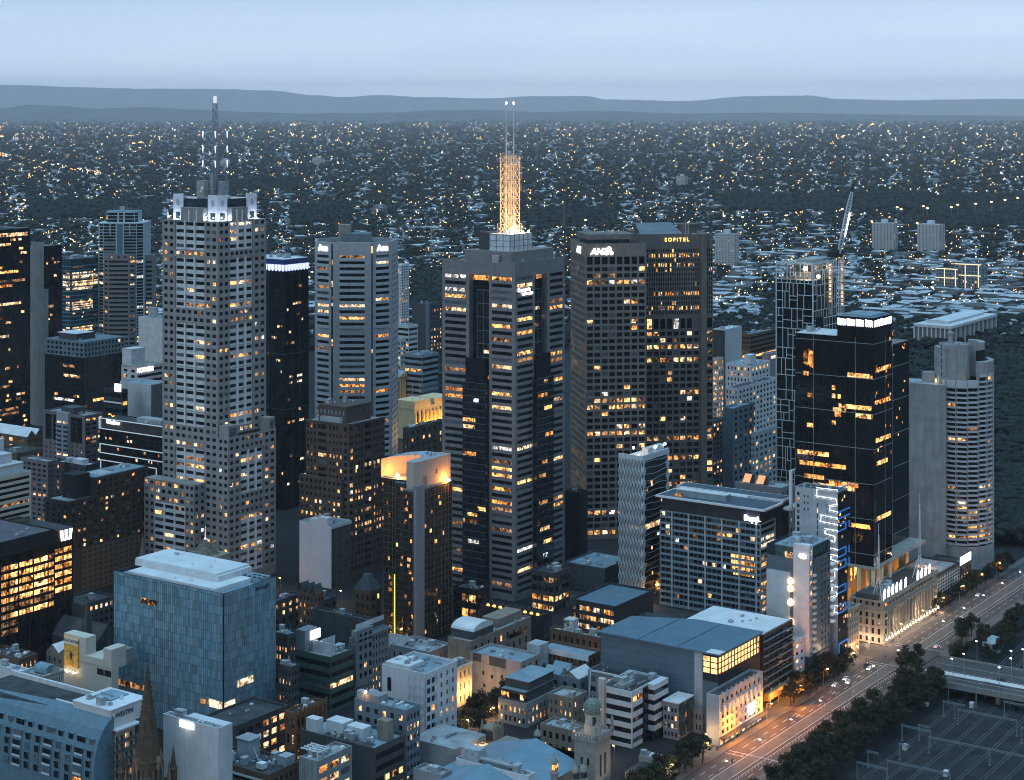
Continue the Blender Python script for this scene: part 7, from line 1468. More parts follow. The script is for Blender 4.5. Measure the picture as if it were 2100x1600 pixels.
b = BL['duct_roof_block']; q = MB(); q.bar((2, b.d * .2, b.h + 1.4), (2, b.d * .8, b.h + 1.4), .8, 10); q.bar((2, b.d * .5, b.h + 1.4), (7, b.d * .5, b.h + 1.4), .6, 8); b.part(q, 'round_duct', STEEL); add(b, 'roof_cabin', PLANT, (1, 6, b.d * .7, b.d * .95, b.h - 1, b.h + 4.5)); add(b, 'roof_cabin', GRY, (b.w * .4, b.w * .9, b.d * .3, b.d * .5, b.h - 1, b.h + 2))
b = BL['amber_lit_house']; q = MB(); x1, y1 = b.w, b.d; c = (x1 / 2, y1 / 2, b.h + 3.2); [q.poly([p, r_, c]) for p, r_ in (((-.5, -.5, b.h), (x1 + .5, -.5, b.h)), ((x1 + .5, -.5, b.h), (x1 + .5, y1, b.h)), ((x1 + .5, y1, b.h), (-.5, y1, b.h)), ((-.5, y1, b.h), (-.5, -.5, b.h)))]; b.part(q, 'hip_roof', DARK_ROOF)
for p in ((-3.5, b.d * .5, 5), (b.w * .5, -3.5, 5)): lamp('wall_floodlight', p, 1500, (1, .52, .2), b.root, .4)
b = BL['billboard_building']; s0, s1 = b.yL(176), b.d; f = b.L; z1 = b.z(1340) + 4
add(b, 'upper_wall', M("billboard_cream", ()), (0, 6, s0, s1, b.h - .5, z1), (0, 9, 0.1, b.yL(212), b.h - .5, b.h + 8.5), (0, 12, b.yL(212), s0, b.h - .5, b.h + 3.2)); add(b, 'strip_window', GLASS, (-.05, -.02, b.yL(228), b.yL(214), b.h + 1.0 - 5, b.h - 1.2), (-.05, -.02, b.yL(213), b.yL(199), b.h - 4, b.h - 1.2)); add(b, 'roof_cabin', GRY, (9.1, 14, 1, 12, b.h - 1, b.h + 6))
q = MB(); p0, p1 = b.yL(162), b.yL(133); za, zb = z1 - 14.5, z1 - 1; b.fbox(q, f, p0, p1, za, zb, .02, .5); b.part(q, 'billboard', M("poster_gold", (.80, .42, .08), var=.4, ns=.5)); q = MB(); b.fbox(q, f, p0, p1, zb - 3.4, zb - .3, .51, .54); b.part(q, 'poster_header', M("poster_cream", (.8, .74, .62), var=.05)); q = MB()
pm = (p0 + p1) / 2; q.poly([f.p(pm + a, za + 2.5 + c, .56) for a, c in ((-.3, 0), (-.6, 2), (-1.4, 3.2), (-.5, 3.4), (-.4, 4.6), (.3, 4.6), (.4, 3.6), (1.3, 2.8), (.5, 2.4), (.9, 0), (.4, 0), (.1, 1.8))]); b.part(q, 'poster_figure', M("poster_black", (.02, .02, .02))); b.sign('PLAYHOUSE', f, pm, zb - 1.8, 1.9, M("poster_ink", (.1, .05, .02)), .56)
for s in (p0 + 1, pm + .5, p1 - 1): pz = f.p(s, za - 1.5, 2.6); lamp('billboard_floodlight', pz, 2600, (1, .58, .26), b.root, .3); q = MB(); q.lathe(pz[0], pz[1], [(.2, pz[2] - .6), (.5, pz[2] - .2), (.4, pz[2] + .3)], 8); q.bar((pz[0] + 2.4, pz[1], pz[2] - .6), (pz[0], pz[1], pz[2] - .5), .1); b.part(q, 'billboard_lamp', E("billboard_lamp_glow", (1, .72, .4), 14))
b = BL['white_sign_block']; q = MB(); b.fbox(q, b.L, b.yL(398), b.yL(369), b.h - 3, b.h - .6, .05, .3); b.part(q, 'sign_panel', MATS["panel_white_glow"]); add(b, 'rear_wall', WHT, (b.w, b.w + 7, 3, b.d * .8, 0, b.h - 1.5)); add(b, 'light_well', DARK_ROOF, (1, b.w - 1, b.d * .5, b.d * .9, b.h - 1.1, b.h - 1.0)); lamp('sign_glow', b.L.p(b.yL(384), b.h - 2, 2.5), 220, (.85, .88, 1), b.root, .5)
b = BL['heritage_hotel']; vault(b, 3, b.w * .85, 2, b.d * .7, b.h - .5, 3.4, BLUE_ROOF, 'domed_roof'); q = MB(); w = b.w; q.poly([(w * .35, -.4, b.h), (w * .75, -.4, b.h), (w * .55, -.4, b.h + 3)]); q.box(0, w, -.5, -.02, b.h - .8, b.h); b.part(q, 'pediment', CRM)
b = BL['small_roof_row']; gable(b, 0, b.w, 0, b.d * .5, b.h, b.h + 4, BLUE_ROOF, wall=STN); gable(b, 0, b.w, b.d * .5, b.d, b.h, b.h + 4, PALE_ROOF, wall=STN)
b = BL['low_bank_hall']; gable(b, 0, b.w * .5, 0, b.d, b.h - .5, b.h + 4, PALE_ROOF, along='y', wall=OLV); gable(b, b.w * .52, b.w, 0, b.d, b.h - .5, b.h + 4, PALE_ROOF, along='y', wall=OLV)
b = BL['terrace_pub']; add(b, 'white_ledge', WHITE_METAL, (-.5, b.w, -.6, -.02, b.h * .55, b.h * .55 + .6))
b = BL['mansard_hall']; q = MB(); w, d = b.w, b.d; P0 = [(0, 0), (w, 0), (w, d), (0, d)]; P1 = [(w * .35, d * .35), (w * .65, d * .35), (w * .65, d * .65), (w * .35, d * .65)]
for i in range(4): j = (i + 1) % 4; q.quad((*P0[i], b.h), (*P0[j], b.h), (*P1[j], b.h + 8), (*P1[i], b.h + 8))
q.poly([(*p, b.h + 8) for p in P1]); b.part(q, 'steep_roof', M("slate_roof", (.06, .075, .09)))
b = BL['old_gable_hotel']
for k in range(3): gable(b, -.3, 5, b.d * (.08 + .32 * k), b.d * (.3 + .32 * k), b.h - .5, b.h + 4.5, M("slate_roof", ()), along='x', wall=BRN)
b = BL['link_roof']; o = vault(b, b.w * .1, b.w * .1 + 17, -16, -1, 10, 5, M("arcade_vault", (.16, .17, .17), rough=.4, panel=(1.6, 40), joint=1.8), 'arcade_vault', 14); q = MB()
for k in range(12): y = -16.1 + k * 1.36; P = [(b.w * .1 + 8.5 - 8.7 * cos(pi * i / 12), 10 + 5.2 * sin(pi * i / 12)) for i in range(13)]; [q.bar((a, y, z), (c, y, w), .09) for (a, z), (c, w) in zip(P, P[1:])]
b.part(q, 'vault_rib', WHITE_METAL); lamp('arcade_light', (b.w * .1 + 20, -14, 9), 2200, (1, .45, .1), b.root, .5)
# ================================================================ landmark low buildings
def blue_box():
 b = B('blue_glass_box', 'big blue frosted glass office box with pale two level roof', 458, 1218, xl=233.6, xr=566, Y=793, cat='office'); zt = b.h
 g = GL("frosted_blue_glass", (.16, .27, .32), panel=(1.35, 4.15), joint=(.012, .025, .035), msize=.075, rough=.28, var=.42, spec=.5); q = MB()
 for fr, L, n in ((b.L, b.d, 5), (b.R, b.w, 3)):
  for i in range(n): s0, s1 = L * i / n, L * (i + 1) / n; o0, o1 = (.0, .35) if i % 2 else (.35, .0); q.quad(fr.p(s0, 0, o0), fr.p(s1, 0, o1), fr.p(s1, zt, o1), fr.p(s0, zt, o0))
 b.part(q, 'curtain_wall', g); b.back(); b.roof(par=1.6, mat=BLUE_ROOF); w, d = b.w, b.d
 add(b, 'lower_roof', PALE_ROOF, (2.2, w - 9, d * .10, d * .9, zt - 1.6, zt + .6)); add(b, 'upper_roof', PALE_ROOF, (w * .34, w - 1.2, d * .22, d * .97, zt + .61, zt + 4)); add(b, 'roof_rim', WHT, (w * .34 - .4, w * .34, d * .2, d * .97, zt + .61, zt + 3.2), (w * .34, w - 1.2, d * .2, d * .22, zt + .61, zt + 3.2)); add(b, 'plant_deck', BLUE_ROOF, (w - 8.8, w - 1.5, 2, d * .2, zt - 1.6, zt + .7))
 for i in range(7): x, y = w - 8 + (i % 2) * 3.4, 3 + (i // 2) * 2.9; q = MB(); q.lathe(x, y, [(.9, zt + .7), (.9, zt + 1.0), (.7, zt + 1.05)], 10); b.part(q, 'roof_fan', DARK_ROOF)
 b.clutter(w * .45, w - 6, d * .3, d * .85, zt + 4, 5, 4, .8); b.clutter(4, w * .3, d * .3, d * .8, zt + .6, 3, 4, .7)
 q = MB()
 for k in range(30): y = d * .22 + d * .74 * k / 29; q.bar((w - 1.3, y, zt + 4), (w - 1.3, y, zt + 5.1), .05)
 q.bar((w - 1.3, d * .22, zt + 5), (w - 1.3, d * .96, zt + 5), .05); b.part(q, 'railing', STEEL)
 lm = LIT("lit_frosted", (1, .78, .52), 2.0, .32, .62, .7)
 for fr, pa, pc, y0, y1, m in ((b.L, 240, 293, 1421, 1434, lm), (b.L, 240, 297, 1398, 1410, LITS[3]), (b.L, 430, 457, 1436, 1452, lm), (b.L, 412, 430, 1434, 1444, LITS[3]), (b.R, 459, 481, 1437, 1455, lm), (b.R, 486, 518, 1390, 1404, lm), (b.L, 290, 322, 1228, 1240, LITS[3])):
  f = b.yL if fr is b.L else b.xR; s = sorted((f(pa), f(pc))); x = (s[0] + s[1]) / 2; pp = (0, x) if fr is b.L else (x, 0); b.litstrip(fr, s[0], s[1], b.zat(y1, *pp), b.zat(y0, *pp), .42, 'lit_floor', m)
 b.sign('Sportsgirl', b.R, w * .72, zt - 2.4, 2.2, M("sign_dark", (.02, .03, .04)), .45); b.done([M("box_dark_wall", (.04, .06, .075))])
blue_box()
def curved_hotel():
 b = B('curved_roof_hotel', 'hotel with a curved blue metal mansard and white roof box at bottom left', 192, 1484, xr=275, Y=625, d=75, cat='hotel'); zt = b.h; bm_ = M("mansard_blue_metal", (.12, .20, .25), rough=.45, var=.12, ns=.4, panel=(.7, 60), joint=.75)
 pf = [(0, 0), (0, zt - 20), (.3, zt - 15), (1.1, zt - 10.5), (2.4, zt - 7), (4.4, zt - 3.8), (7, zt - 1.4), (9.5, zt)]
 def xz(z):
  for (x0, z0), (x1, z1) in zip(pf, pf[1:]):
   if z <= z1: return x0 + (x1 - x0) * (z - z0) / (z1 - z0)
  return pf[-1][0]
 q = MB(); d = b.d; cut = b.yL(72)
 for (x0, z0), (x1, z1) in zip(pf, pf[1:]): q.quad((x0, d, z0), (x0, 0, z0), (x1, 0, z1), (x1, d if z1 < zt - 3 else cut, z1))
 q.poly([(x, 0, z) for x, z in pf] + [(9.5, 0, 0)]); q.quad((9.5, 0, zt), (9.5, 0, zt - 4), (9.5, cut, zt - 4), (9.5, cut, zt)); b.part(q, 'mansard_roof', bm_)
 add(b, 'roof', DARK_ROOF, (7, b.w + 8, 20, d, zt - 5, zt - 3.2)); add(b, 'white_parapet', WHT, (b.w + 7, b.w + 8, 15, d, zt - 3.2, zt - 1.5)); add(b, 'roof_edge', WHT, (9.5, 10.2, 0, cut, zt - .6, zt + .4))
 wn = 13
 for i in range(wn):
  s = 3 + (d - 5) * i / wn; wide = i % 3 == 1; w2 = 2.1 if wide else 1.1
  for r in range(5):
   z = zt - 9.4 - r * 3.35; x = xz(z + (1.8 if r == 0 else 1.3)); hh = 2.6 if r == 0 else 2.3; q = MB(); fr = Fr((x, 0), (0, 1), (-1, 0))
   b.fbox(q, fr, s - w2 - .25, s + w2 + .25, z - .3, z + hh + .25, -2.6, .35); o = b.part(q, 'dormer' if r == 0 else 'window_bay', bm_); q = MB(); b.fbox(q, fr, s - w2, s + w2, z, z + hh, .36, .4); p = b.part(q, 'window', (LITS[(i + r) % 3] if (i * 5 + r * 3) % 17 == 0 else GLASS) if (i + r) % 4 else BLIND, o); p.parent = o
   if r and wide: q = MB(); b.fbox(q, fr, s - w2, s + w2, z - .25, z + .45, .42, .6); p = b.part(q, 'balcony_front', BND, o); p.parent = o
 f = Fr((9.5, -.3), (1, 0), (0, -1)); L = b.w - 9.5; q = MB(); b.panes = []; b.grid(f, 0, L, 0, zt - 6, even(.4, L - .4, 4, .7), floors(2, zt - 7, 3.35, .62), mb=q, rec=1.2, lit=.14); b.part(q, 'end_wall', CRM); flush(b)
 for r in range(6): z = zt - 9.7 - r * 3.35; q = MB(); b.fbox(q, f, -3, L + 1, z, z + .25, .02, 1.8); b.part(q, 'balcony_slab', DGY); q = MB(); [q.bar(f.p(s, z, 1.7), f.p(s, z + 1.1, 1.7), .04) for s in np.arange(-3, L + 1, .8)]; q.bar(f.p(-3, z + 1.1, 1.7), f.p(L + 1, z + 1.1, 1.7), .05); b.part(q, 'balcony_rail', DGY)
 z = b.z(1510); add(b, 'eaves_canopy', WHT, (9, b.w + 1, -2.4, 3, zt - 5.2, zt - 4.6)); q = MB(); q.box(8.6, b.w + 7, .8, b.yL(112), zt - 4.5, zt + 1.8); b.part(q, 'white_roof_box', M("roof_box_white", (.55, .54, .53), rough=.7, var=.06)); add(b, 'box_roof', PALE_ROOF, (8.4, b.w + 7.2, .6, b.yL(111), zt + 1.8, zt + 2.1)); f = Fr((8.6, .8), (1, 0), (0, -1)); b.sign('WESTIN', f, 6.5, zt - .6, 2.5, M("sign_iron", (.06, .06, .065)), .1, .95)
 add(b, 'roof_tray', BLUE_ROOF, (b.w * .8, b.w + 5, 8, b.yL(125), zt + 2.1, zt + 2.6)); b.clutter(9.5, b.w, 2, 20, zt + 2.1, 9, 3, .8); b.back(0, b.w, 0, d, 0, zt - 5); b.done([DGY])
curved_hotel()
def cathedral():
 Y = 560.0; o = empty('cathedral', ((303 - CX) / F * Y, Y, 0), pi / 2 - TH); tag(o, 'brown stone cathedral spire with pinnacles rising from the bottom edge', 'cathedral'); st = M("cathedral_stone", (.105, .072, .048), rough=.9, var=.25, ns=.5, panel=(1.4, .8), joint=.7); lt = M("cathedral_light_stone", (.22, .13, .085), rough=.9, var=.2)
 zt = Zp(1352, Y); m = MB(); n8 = pi / 8; m.lathe(0, 0, [(4.5, 79), (4.2, 80), (.16, zt - 2)], 8, 0, n8); m.lathe(0, 0, [(.16, zt - 2), (.4, zt - 1.6), (.12, zt - 1.2), (.1, zt)], 8); m.box(-.5, .5, -.08, .08, zt - .6, zt - .4); m.build('spire', st, o)
 m = MB()
 for k in range(8):
  a = n8 + k * pi / 4
  for j in range(18): z = 82 + j * 1.5; r = 4.2 * (zt - 2 - z) / (zt - 82) + .1; m.box(r * cos(a) - .14, r * cos(a) + .14, r * sin(a) - .14, r * sin(a) + .14, z, z + .35)
 m.build('crockets', st, o)
 m = MB(); m.box(-6, 6, -6, 6, 0, 72); m.lathe(0, 0, [(5.4, 72), (5.2, 79.5)], 8, 0, n8); m.build('tower', st, o)
 for sx, sy in ((-1, -1), (1, -1), (1, 1), (-1, 1)):
  m = MB(); m.lathe(sx * 5.6, sy * 5.6, [(1.2, 55), (1.2, 75.5), (1.5, 75.6), (1.0, 76.4), (.08, 83)], 8); m.build('pinnacle', st, o); m = MB(); m.lathe(sx * 3.4, sy * 6.0, [(.7, 60), (.7, 73), (.05, 78)], 6); m.lathe(sx * 6.0, sy * 3.4, [(.7, 60), (.7, 73), (.05, 78)], 6); m.build('pinnacles', lt, o)
 for k in range(4):
  a = k * pi / 2; c, s = cos(a), sin(a); m = MB(); r = 5.6; P = lambda t, z, e=0: (c * (r + e) - s * t, s * (r + e) + c * t, z); m.poly([P(-1.3, 72), P(1.3, 72), P(1.3, 77.5), P(0, 81), P(-1.3, 77.5)]); m.poly([P(-1.3, 77.5), P(0, 81), P(0, 81, -3), P(-1.3, 77.5, -3)]); m.poly([P(1.3, 77.5), P(0, 81), P(0, 81, -3), P(1.3, 77.5, -3)]); g = m.build('lucarne', lt, o); m = MB(); m.poly([P(-.6, 73, .05), P(.6, 73, .05), P(.6, 76.6, .05), P(0, 78.4, .05), P(-.6, 76.6, .05)]); m.build('louvre_window', DARK_ROOF, g).parent = g
cathedral()
def church(nm, lb, px, ytip, Y, r, hb, mat, nave=None):
 o = empty(nm, ((px - CX) / F * Y, Y, 0), pi / 2 - TH); tag(o, lb, 'church'); zt = Zp(ytip, Y); m = MB(); m.box(-r * 1.1, r * 1.1, -r * 1.1, r * 1.1, 0, zt - hb); m.build('tower', mat, o); m = MB(); m.lathe(0, 0, [(r, zt - hb), (.08, zt)], 8, 0, pi / 8); m.build('spire', mat, o)
 for sx, sy in ((-1, -1), (1, -1), (1, 1), (-1, 1)): m = MB(); m.lathe(sx * r, sy * r, [(r * .25, zt - hb - 2), (r * .25, zt - hb + 1), (.05, zt - hb + 5)], 6); m.build('pinnacle', mat, o)
 if nave: w, l, h = nave; m = MB(); m.box(r * 1.12, w, -4, l, 0, h); m.quad((r * 1.12, -4, h), (r * 1.12, l, h), (w / 2, l, h + 8), (w / 2, -4, h + 8)); m.quad((w, -4, h), (w, l, h), (w / 2, l, h + 8), (w / 2, -4, h + 8)); m.poly([(r * 1.12, -4, h), (w, -4, h), (w / 2, -4, h + 8)]); m.build('nave', DARK_ROOF, o)
church('stone_church', 'slim dark church spire just left of the stone tower foot', 293, 1094, 930, 2.6, 17, M("spire_grey", (.10, .105, .11)))
church('gothic_church', 'dark gothic church with a pale pinnacle left of the blue glass box', 178, 1228, 905, 1.6, 10, M("church_black_stone", (.07, .075, .075)), (22, 30, 12))
o = empty('stepped_pinnacle', ((421 - CX) / F * 890, 890, 0), pi / 2 - TH); tag(o, 'stepped pyramid roof with a white needle behind the blue glass box', 'building'); m = MB(); z = Zp(1136, 890)
m.box(-9, 9, -9, 9, 0, z)
for k in range(7): m.box(-5 + k * .7, 5 - k * .7, -5 + k * .7, 5 - k * .7, z + k * 1.0, z + k * 1.0 + .98)
m.build('stepped_roof', STN, o); m = MB(); m.lathe(0, 0, [(.3, z + 7), (.8, z + 7.5), (.3, z + 8.2), (.25, z + 9), (.1, z + 14)], 8); m.build('needle', E("needle_lit", (.9, .9, .95), .6), o)
def theatre():
 b = B('clock_tower_theatre', 'moorish theatre with a lit clock tower, tiled dome and blue sheet roof', 1221, 1514, xl=1178, xr=1252, Y=722, cat='theatre'); zt = b.h; st = M("moorish_cement", (.30, .28, .25), rough=.85, var=.15, ns=.5, panel=(2.2, 2.2), joint=.8); w, d = b.w, b.d
 for fr, L in ((b.L, d), (b.R, w)): b.grid(fr, 0, L, 0, zt - 2, even(L * .2, L * .8, 2, .4), [(zt - 17, zt - 8)] if fr is b.R else [(zt - 12, zt - 9)], rec=.5, lit=0)
 b.back(z1=zt - 2); add(b, 'cornice', st, (-.9, w + .9, -.9, d + .9, zt - 2, zt - .6)); q = MB()
 for i in range(9):
  for (x, y) in ((-.9 + (w + 1.8) * i / 8, -.9), (-.9, -.9 + (d + 1.8) * i / 8), (w + .9, -.9 + (d + 1.8) * i / 8), (-.9 + (w + 1.8) * i / 8, d + .9)): q.box(x - .35, x + .35, y - .2, y + .2, zt - .6, zt + .9)
 b.part(q, 'crenellation', st)
 for x, y in ((-.5, -.5), (w + .5, -.5), (-.5, d + .5), (w + .5, d + .5)): q = MB(); q.lathe(x, y, [(.6, zt - .6), (.55, zt + 4), (.8, zt + 4.1), (.5, zt + 5), (.05, zt + 6.6)], 8); b.part(q, 'turret', st)
 cx, cy_ = w / 2, d / 2; q = MB(); q.lathe(cx, cy_, [(3.6, zt - .6), (3.4, zt + 8)], 8, 0, pi / 8); o = b.part(q, 'lantern', M("lantern_cream", (.5, .42, .33))); zd = zt + 8; q = MB(); q.lathe(cx, cy_, [(3.7, zd)] + [(4.0 * cos(t) ** .8 if t < 1.5 else .2, zd + .4 + 5.4 * sin(t)) for t in np.linspace(0, 1.45, 9)] + [(.3, zd + 6.2), (.1, zd + 9)], 16); b.part(q, 'dome', M("dome_copper_tile", (.17, .22, .19), rough=.5, var=.5, ns=1.5, panel=(.8, .8), joint=.5), smooth=False)
 for k in range(8):
  a = k * pi / 4 + pi; q = MB(); c, s = cos(a), sin(a); P = lambda t, z, e=3.42: (cx + c * e - s * t, cy_ + s * e + c * t, z)
  if k % 2 == 0: q.poly([P(1.25 * cos(t), zt + 4.6 + 1.25 * sin(t)) for t in np.linspace(0, 2 * pi, 18)[:-1]]); p = b.part(q, 'clock_face', M("clock_white", (.55, .55, .5)), o); q = MB(); [q.bar(P(1.05 * cos(t), zt + 4.6 + 1.05 * sin(t), 3.5), P(.85 * cos(t), zt + 4.6 + .85 * sin(t), 3.5), .07) for t in np.linspace(0, 2 * pi, 13)[:-1]]; q.bar(P(0, zt + 4.6, 3.5), P(0, zt + 5.4, 3.5), .08); q.bar(P(0, zt + 4.6, 3.5), P(.5, zt + 4.6, 3.5), .08); r = b.part(q, 'clock_marks', DARK_ROOF, p); r.parent = p; p.parent = o
  else: q.quad(P(-.8, zt + 3.6, 3.45), P(.8, zt + 3.6, 3.45), P(.8, zt + 7, 3.45), P(-.8, zt + 7, 3.45)); p = b.part(q, 'arched_opening', DARK_ROOF, o); p.parent = o
 for k in range(12): t = k * 2.4; r = 3.9 - .12 * k; q = MB(); z = zd + 1 + .32 * k; x, y = cx + r * cos(t) * 1.02, cy_ + r * sin(t) * 1.02; q.lathe(x, y, [(.1, z - .2), (.2, z), (.1, z + .2)], 6); b.part(q, 'dome_lamp', E("dome_lamp_glow", (1, .75, .45), 6))
 for p in ((-.3, -.3), (w + .2, -.3), (-.3, d)): lamp('clock_uplight', (*p, zt + 1.2), 420, (1, .56, .22), b.root, .3)
 # auditorium: broad sheet roof, parapets, minarets, stage house, lit terrace
 zr = 16; q = MB(); q.box(-54, -1, 8, 52, 0, zr); q.box(-1, w, d + .05, 52, 0, zr); b.part(q, 'auditorium_wall', STN); q = MB(); q.quad((-54.5, 7.5, zr), (2, 7.5, zr), (2, 30, zr + 6), (-54.5, 30, zr + 6)); q.quad((2, 52.5, zr), (-54.5, 52.5, zr), (-54.5, 30, zr + 6), (2, 30, zr + 6)); q.quad((2, 7.5, zr), (w, 14, zr), (w, 46, zr), (2, 30, zr + 6)); b.part(q, 'auditorium_roof', M("sheet_roof_blue", (.16, .27, .34), rough=.4, var=.12, ns=.15, panel=(.9, 90), joint=.8))
 def loc(px, Yt): X = (px - CX) / F * Yt; dx, dy = X - b.X, Yt - b.Y; return dx * b.U[0] + dy * b.U[1], dx * b.V[0] + dy * b.V[1]
 for (px, py, z0) in ((1137, 1562, 0), (1102, 1505, 0), (1180, 1580, 0), (1196, 1578, 0)):
  Yt = b.Y + (-18 if py > 1540 else 40); x, y = loc(px, Yt); z = Zp(py, Yt); q = MB(); q.lathe(x, y, [(1.5, 0), (1.5, z - 5), (2.0, z - 4.8), (2.0, z - 4), (1.2, z - 3.8), (1.2, z - .6), (1.7, z - .4), (1.3, z + .8), (.3, z + 2), (.05, z + 4)], 10); o = b.part(q, 'minaret', st)
  for k in range(5): a = pi + k * .6; p = MB(); p.box(x + 1.21 * cos(a) - .25, x + 1.21 * cos(a) + .25, y + 1.21 * sin(a) - .25, y + 1.21 * sin(a) + .25, z - 3, z - 1); r = b.part(p, 'minaret_opening', LITS[2] if px == 1137 else DARK_ROOF, o); r.parent = o
 sx, sy = loc(1014, 762); zs = Zp(1498, 762); q = MB(); q.box(sx, sx + 7, sy, sy + 7.5, 0, zs); b.part(q, 'stage_house', STN); q = MB(); q.box(sx - .06, sx - .02, sy + .6, sy + 7, zs - 5, zs - .8); b.part(q, 'stage_louvre', DARK_ROOF); q = MB(); [q.lathe(sx + x, sy + y, [(.6, zs), (.7, zs + .8), (.25, zs + 1.6), (.5, zs + 2.2), (.05, zs + 3.6)], 8) for x, y in ((.6, .6), (6.4, .6), (.6, 6.9), (3.5, .6))]; b.part(q, 'stage_ornament', STN)
 q = MB(); q.quad((-30, 40, zr + 3), (-29, 40, zr + 9), (-18, 40, zr + 3), (-18, 40, zr + 2)); q.box(-30, -18, 40, 44, zr, zr + 3); b.part(q, 'stair_roof', PALE_ROOF); q = MB(); q.box(-8, 4, 56, 62, 8, 14); b.part(q, 'lit_terrace_bar', LITS[1]); add(b, 'terrace_roof', GREY_ROOF, (-14, 8, 60, 84, 0, 16)); lamp('terrace_light', (-2, 53, 14), 700, (1, .65, .35), b.root, .4); b.clutter(-12, 4, 64, 80, 16, 5, 3)
 b.done([st])
theatre()
def museum():
 b = B('zinc_roof_gallery', 'gallery block with a huge angled blue zinc roof and an amber lit glass end', 1473, 1342, xl=1232, v=379.5, w=42, cat='gallery'); zt = b.h; w, d = b.w, b.d; lv = M("louvre_blue_grey", (.10, .15, .19), rough=.5, var=.1, ns=.3, panel=(60, 3.4), joint=.35); zn = MATS["zinc_roof"]; s0 = b.yL(1441); s1 = b.yL(1424)
 b.flat(b.L, s1, d, 11, zt - .5); b.flat(b.L, 0, s0, 0, zt - 13); b.back(z1=zt - .5); cm = M("gallery_concrete", (.38, .41, .43), rough=.8, var=.15, ns=.2, streak=.25); q = MB(); b.flat(b.L, s1, d, 0, 11, out=.02, mb=q); b.flat(b.L, s0, s1, 0, zt - .5, out=.02, mb=q); b.flat(b.L, d * .92, d, 8, 16, out=.03, mb=q); b.part(q, 'concrete_wall', cm)
 fm = M("gallery_black_frame", (.02, .022, .025), rough=.4); q = MB(); am = LIT("gallery_amber", (1, .50, .20), 2.2, .18, .48, .25)
 for fr, a, c, n in ((b.L, .3, s0, 2), (b.R, .3, w - .3, 13)):
  b.panes = []; b.grid(fr, 0 if fr is b.R else 0, w if fr is b.R else s0, zt - 13, zt - .5, even(a, c, n, .86), floors(zt - 9.6, zt - 1.6, 2.7, .86), mb=q, rec=.3, lit=1, hot=1, lits=[am])
  for j, (fr_, sa, sb, za, zb, o, mt) in enumerate(b.panes): g = MB(); g.quad(fr_.p(sa, za, o), fr_.p(sb, za, o), fr_.p(sb, zb, o), fr_.p(sa, zb, o)); b.part(g, 'window', am)
 b.panes = []; b.flat(b.R, 0, w, 0, zt - 13, mb=q); b.part(q, 'glass_frame', fm)
 q = MB(); P = [(-1.2, -1.2), (w + 1, -1.2), (w + 1, d * .55), (w * .72, d + 1), (-1.2, d + 1)]; q.prism(P, zt - .5, zt + .2); b.part(q, 'zinc_roof', zn); q = MB(); [q.box(-1, w, d * f, d * f + .25, zt + .21, zt + .4) for f in (.33, .66)]; b.part(q, 'roof_seam', M("seam_dark", (.05, .09, .12)))
 add(b, 'roof_corner', PALE_ROOF, (-1.2, 5, -1.2, 6, zt + .205, zt + .3)); b.done([lv])
 a = block('studded_facade', 'pale gridded heritage facade with white window pods under the gallery glass end', 1475, 1427, None, 1563, M("grid_facade_pale", (.33, .36, .38), rough=.7, var=.1), X0, (G, 9, .42), fh=3.6, vr=.55, lit=.03, roof=DARK_ROOF, n=0, v=372.8, d=6.4); f = a.R
 for i in range(9):
  s = a.w * (.03 + .94 * (i + .5) / 9); q = MB(); a.fbox(q, f, s - .7, s + .7, a.h - 9, a.h - 5.2, .1, 1.0); a.part(q, 'white_pod', E("pod_white", (.75, .85, .9), .5 if i > 4 else .12)); q = MB(); a.fbox(q, f, s - .6, s + .6, a.h, a.h + .7, -.5, -.1); a.part(q, 'merlon', a.wall and MATS["grid_facade_pale"])
 bars(a, f, a.w, (4.2, 7.8, 11.4, 15), [a.w * k / 9 for k in range(10)], M("grid_rib", (.45, .49, .5)), 'facade_rib', 4, a.h, .18, .25); add(a, 'awning', DGY, (0, a.w, -3, -.02, 3.6, 4)); q = MB()
 a.fbox(q, f, a.w * .66, a.w * .78, 6.5, 11, .3, .7); a.part(q, 'video_sign', E("video_sign_white", (1, .97, .95), 9)); lamp('sign_glow', f.p(a.w * .72, 8, 4), 900, (1, .93, .85), a.root, 1)
 for i in range(8): a.litstrip(f, a.w * i / 8 + .5, a.w * i / 8 + 3.6, .4, 3.2, .06, 'shop_window', LITS[1 if i < 4 else 4]); lamp('shop_light', f.p(a.w * i / 8 + 2, 3, 2.2), 90 if i < 4 else 160, (1, .72, .45), a.root, .4)
 c = block('balcony_apartments', 'black glass apartments lit orange at street level beside the gallery', 1565, 1303, None, 1626, M("apartment_black", (.022, .023, .025), rough=.4), X0, (G, 6, .86), fh=3.5, vr=.82, lit=.09, hot=.05, roof=PALE_ROOF, n=5, v=379, d=44, par=.5); f = c.R; q = MB()
 for k in range(10): z = c.h - 3.5 * k - 3.4; c.fbox(q, f, 0, c.w, z, z + .35, .02, 1.1)
 c.part(q, 'balcony_slab', M("balcony_slate", (.13, .16, .18))); add(c, 'pale_roof_deck', PALE_ROOF, (1, c.w - 1, 1, 43, c.h - .5, c.h + .1)); q = MB(); c.fbox(q, f, .5, c.w, 4, 7.4, .1, 2.6); c.part(q, 'amber_canopy', M("canopy_ochre", (.5, .33, .12)));
 for s in (3, 12, 21): q = MB(); q.bar(f.p(s, 0, 2), f.p(s + 3, 9, 1.5), .25); c.part(q, 'slant_strut', MATS["canopy_ochre"]); lamp('canopy_light', f.p(s + 1, 6.0, 5.5), 2600, (1, .38, .06), c.root, .5)
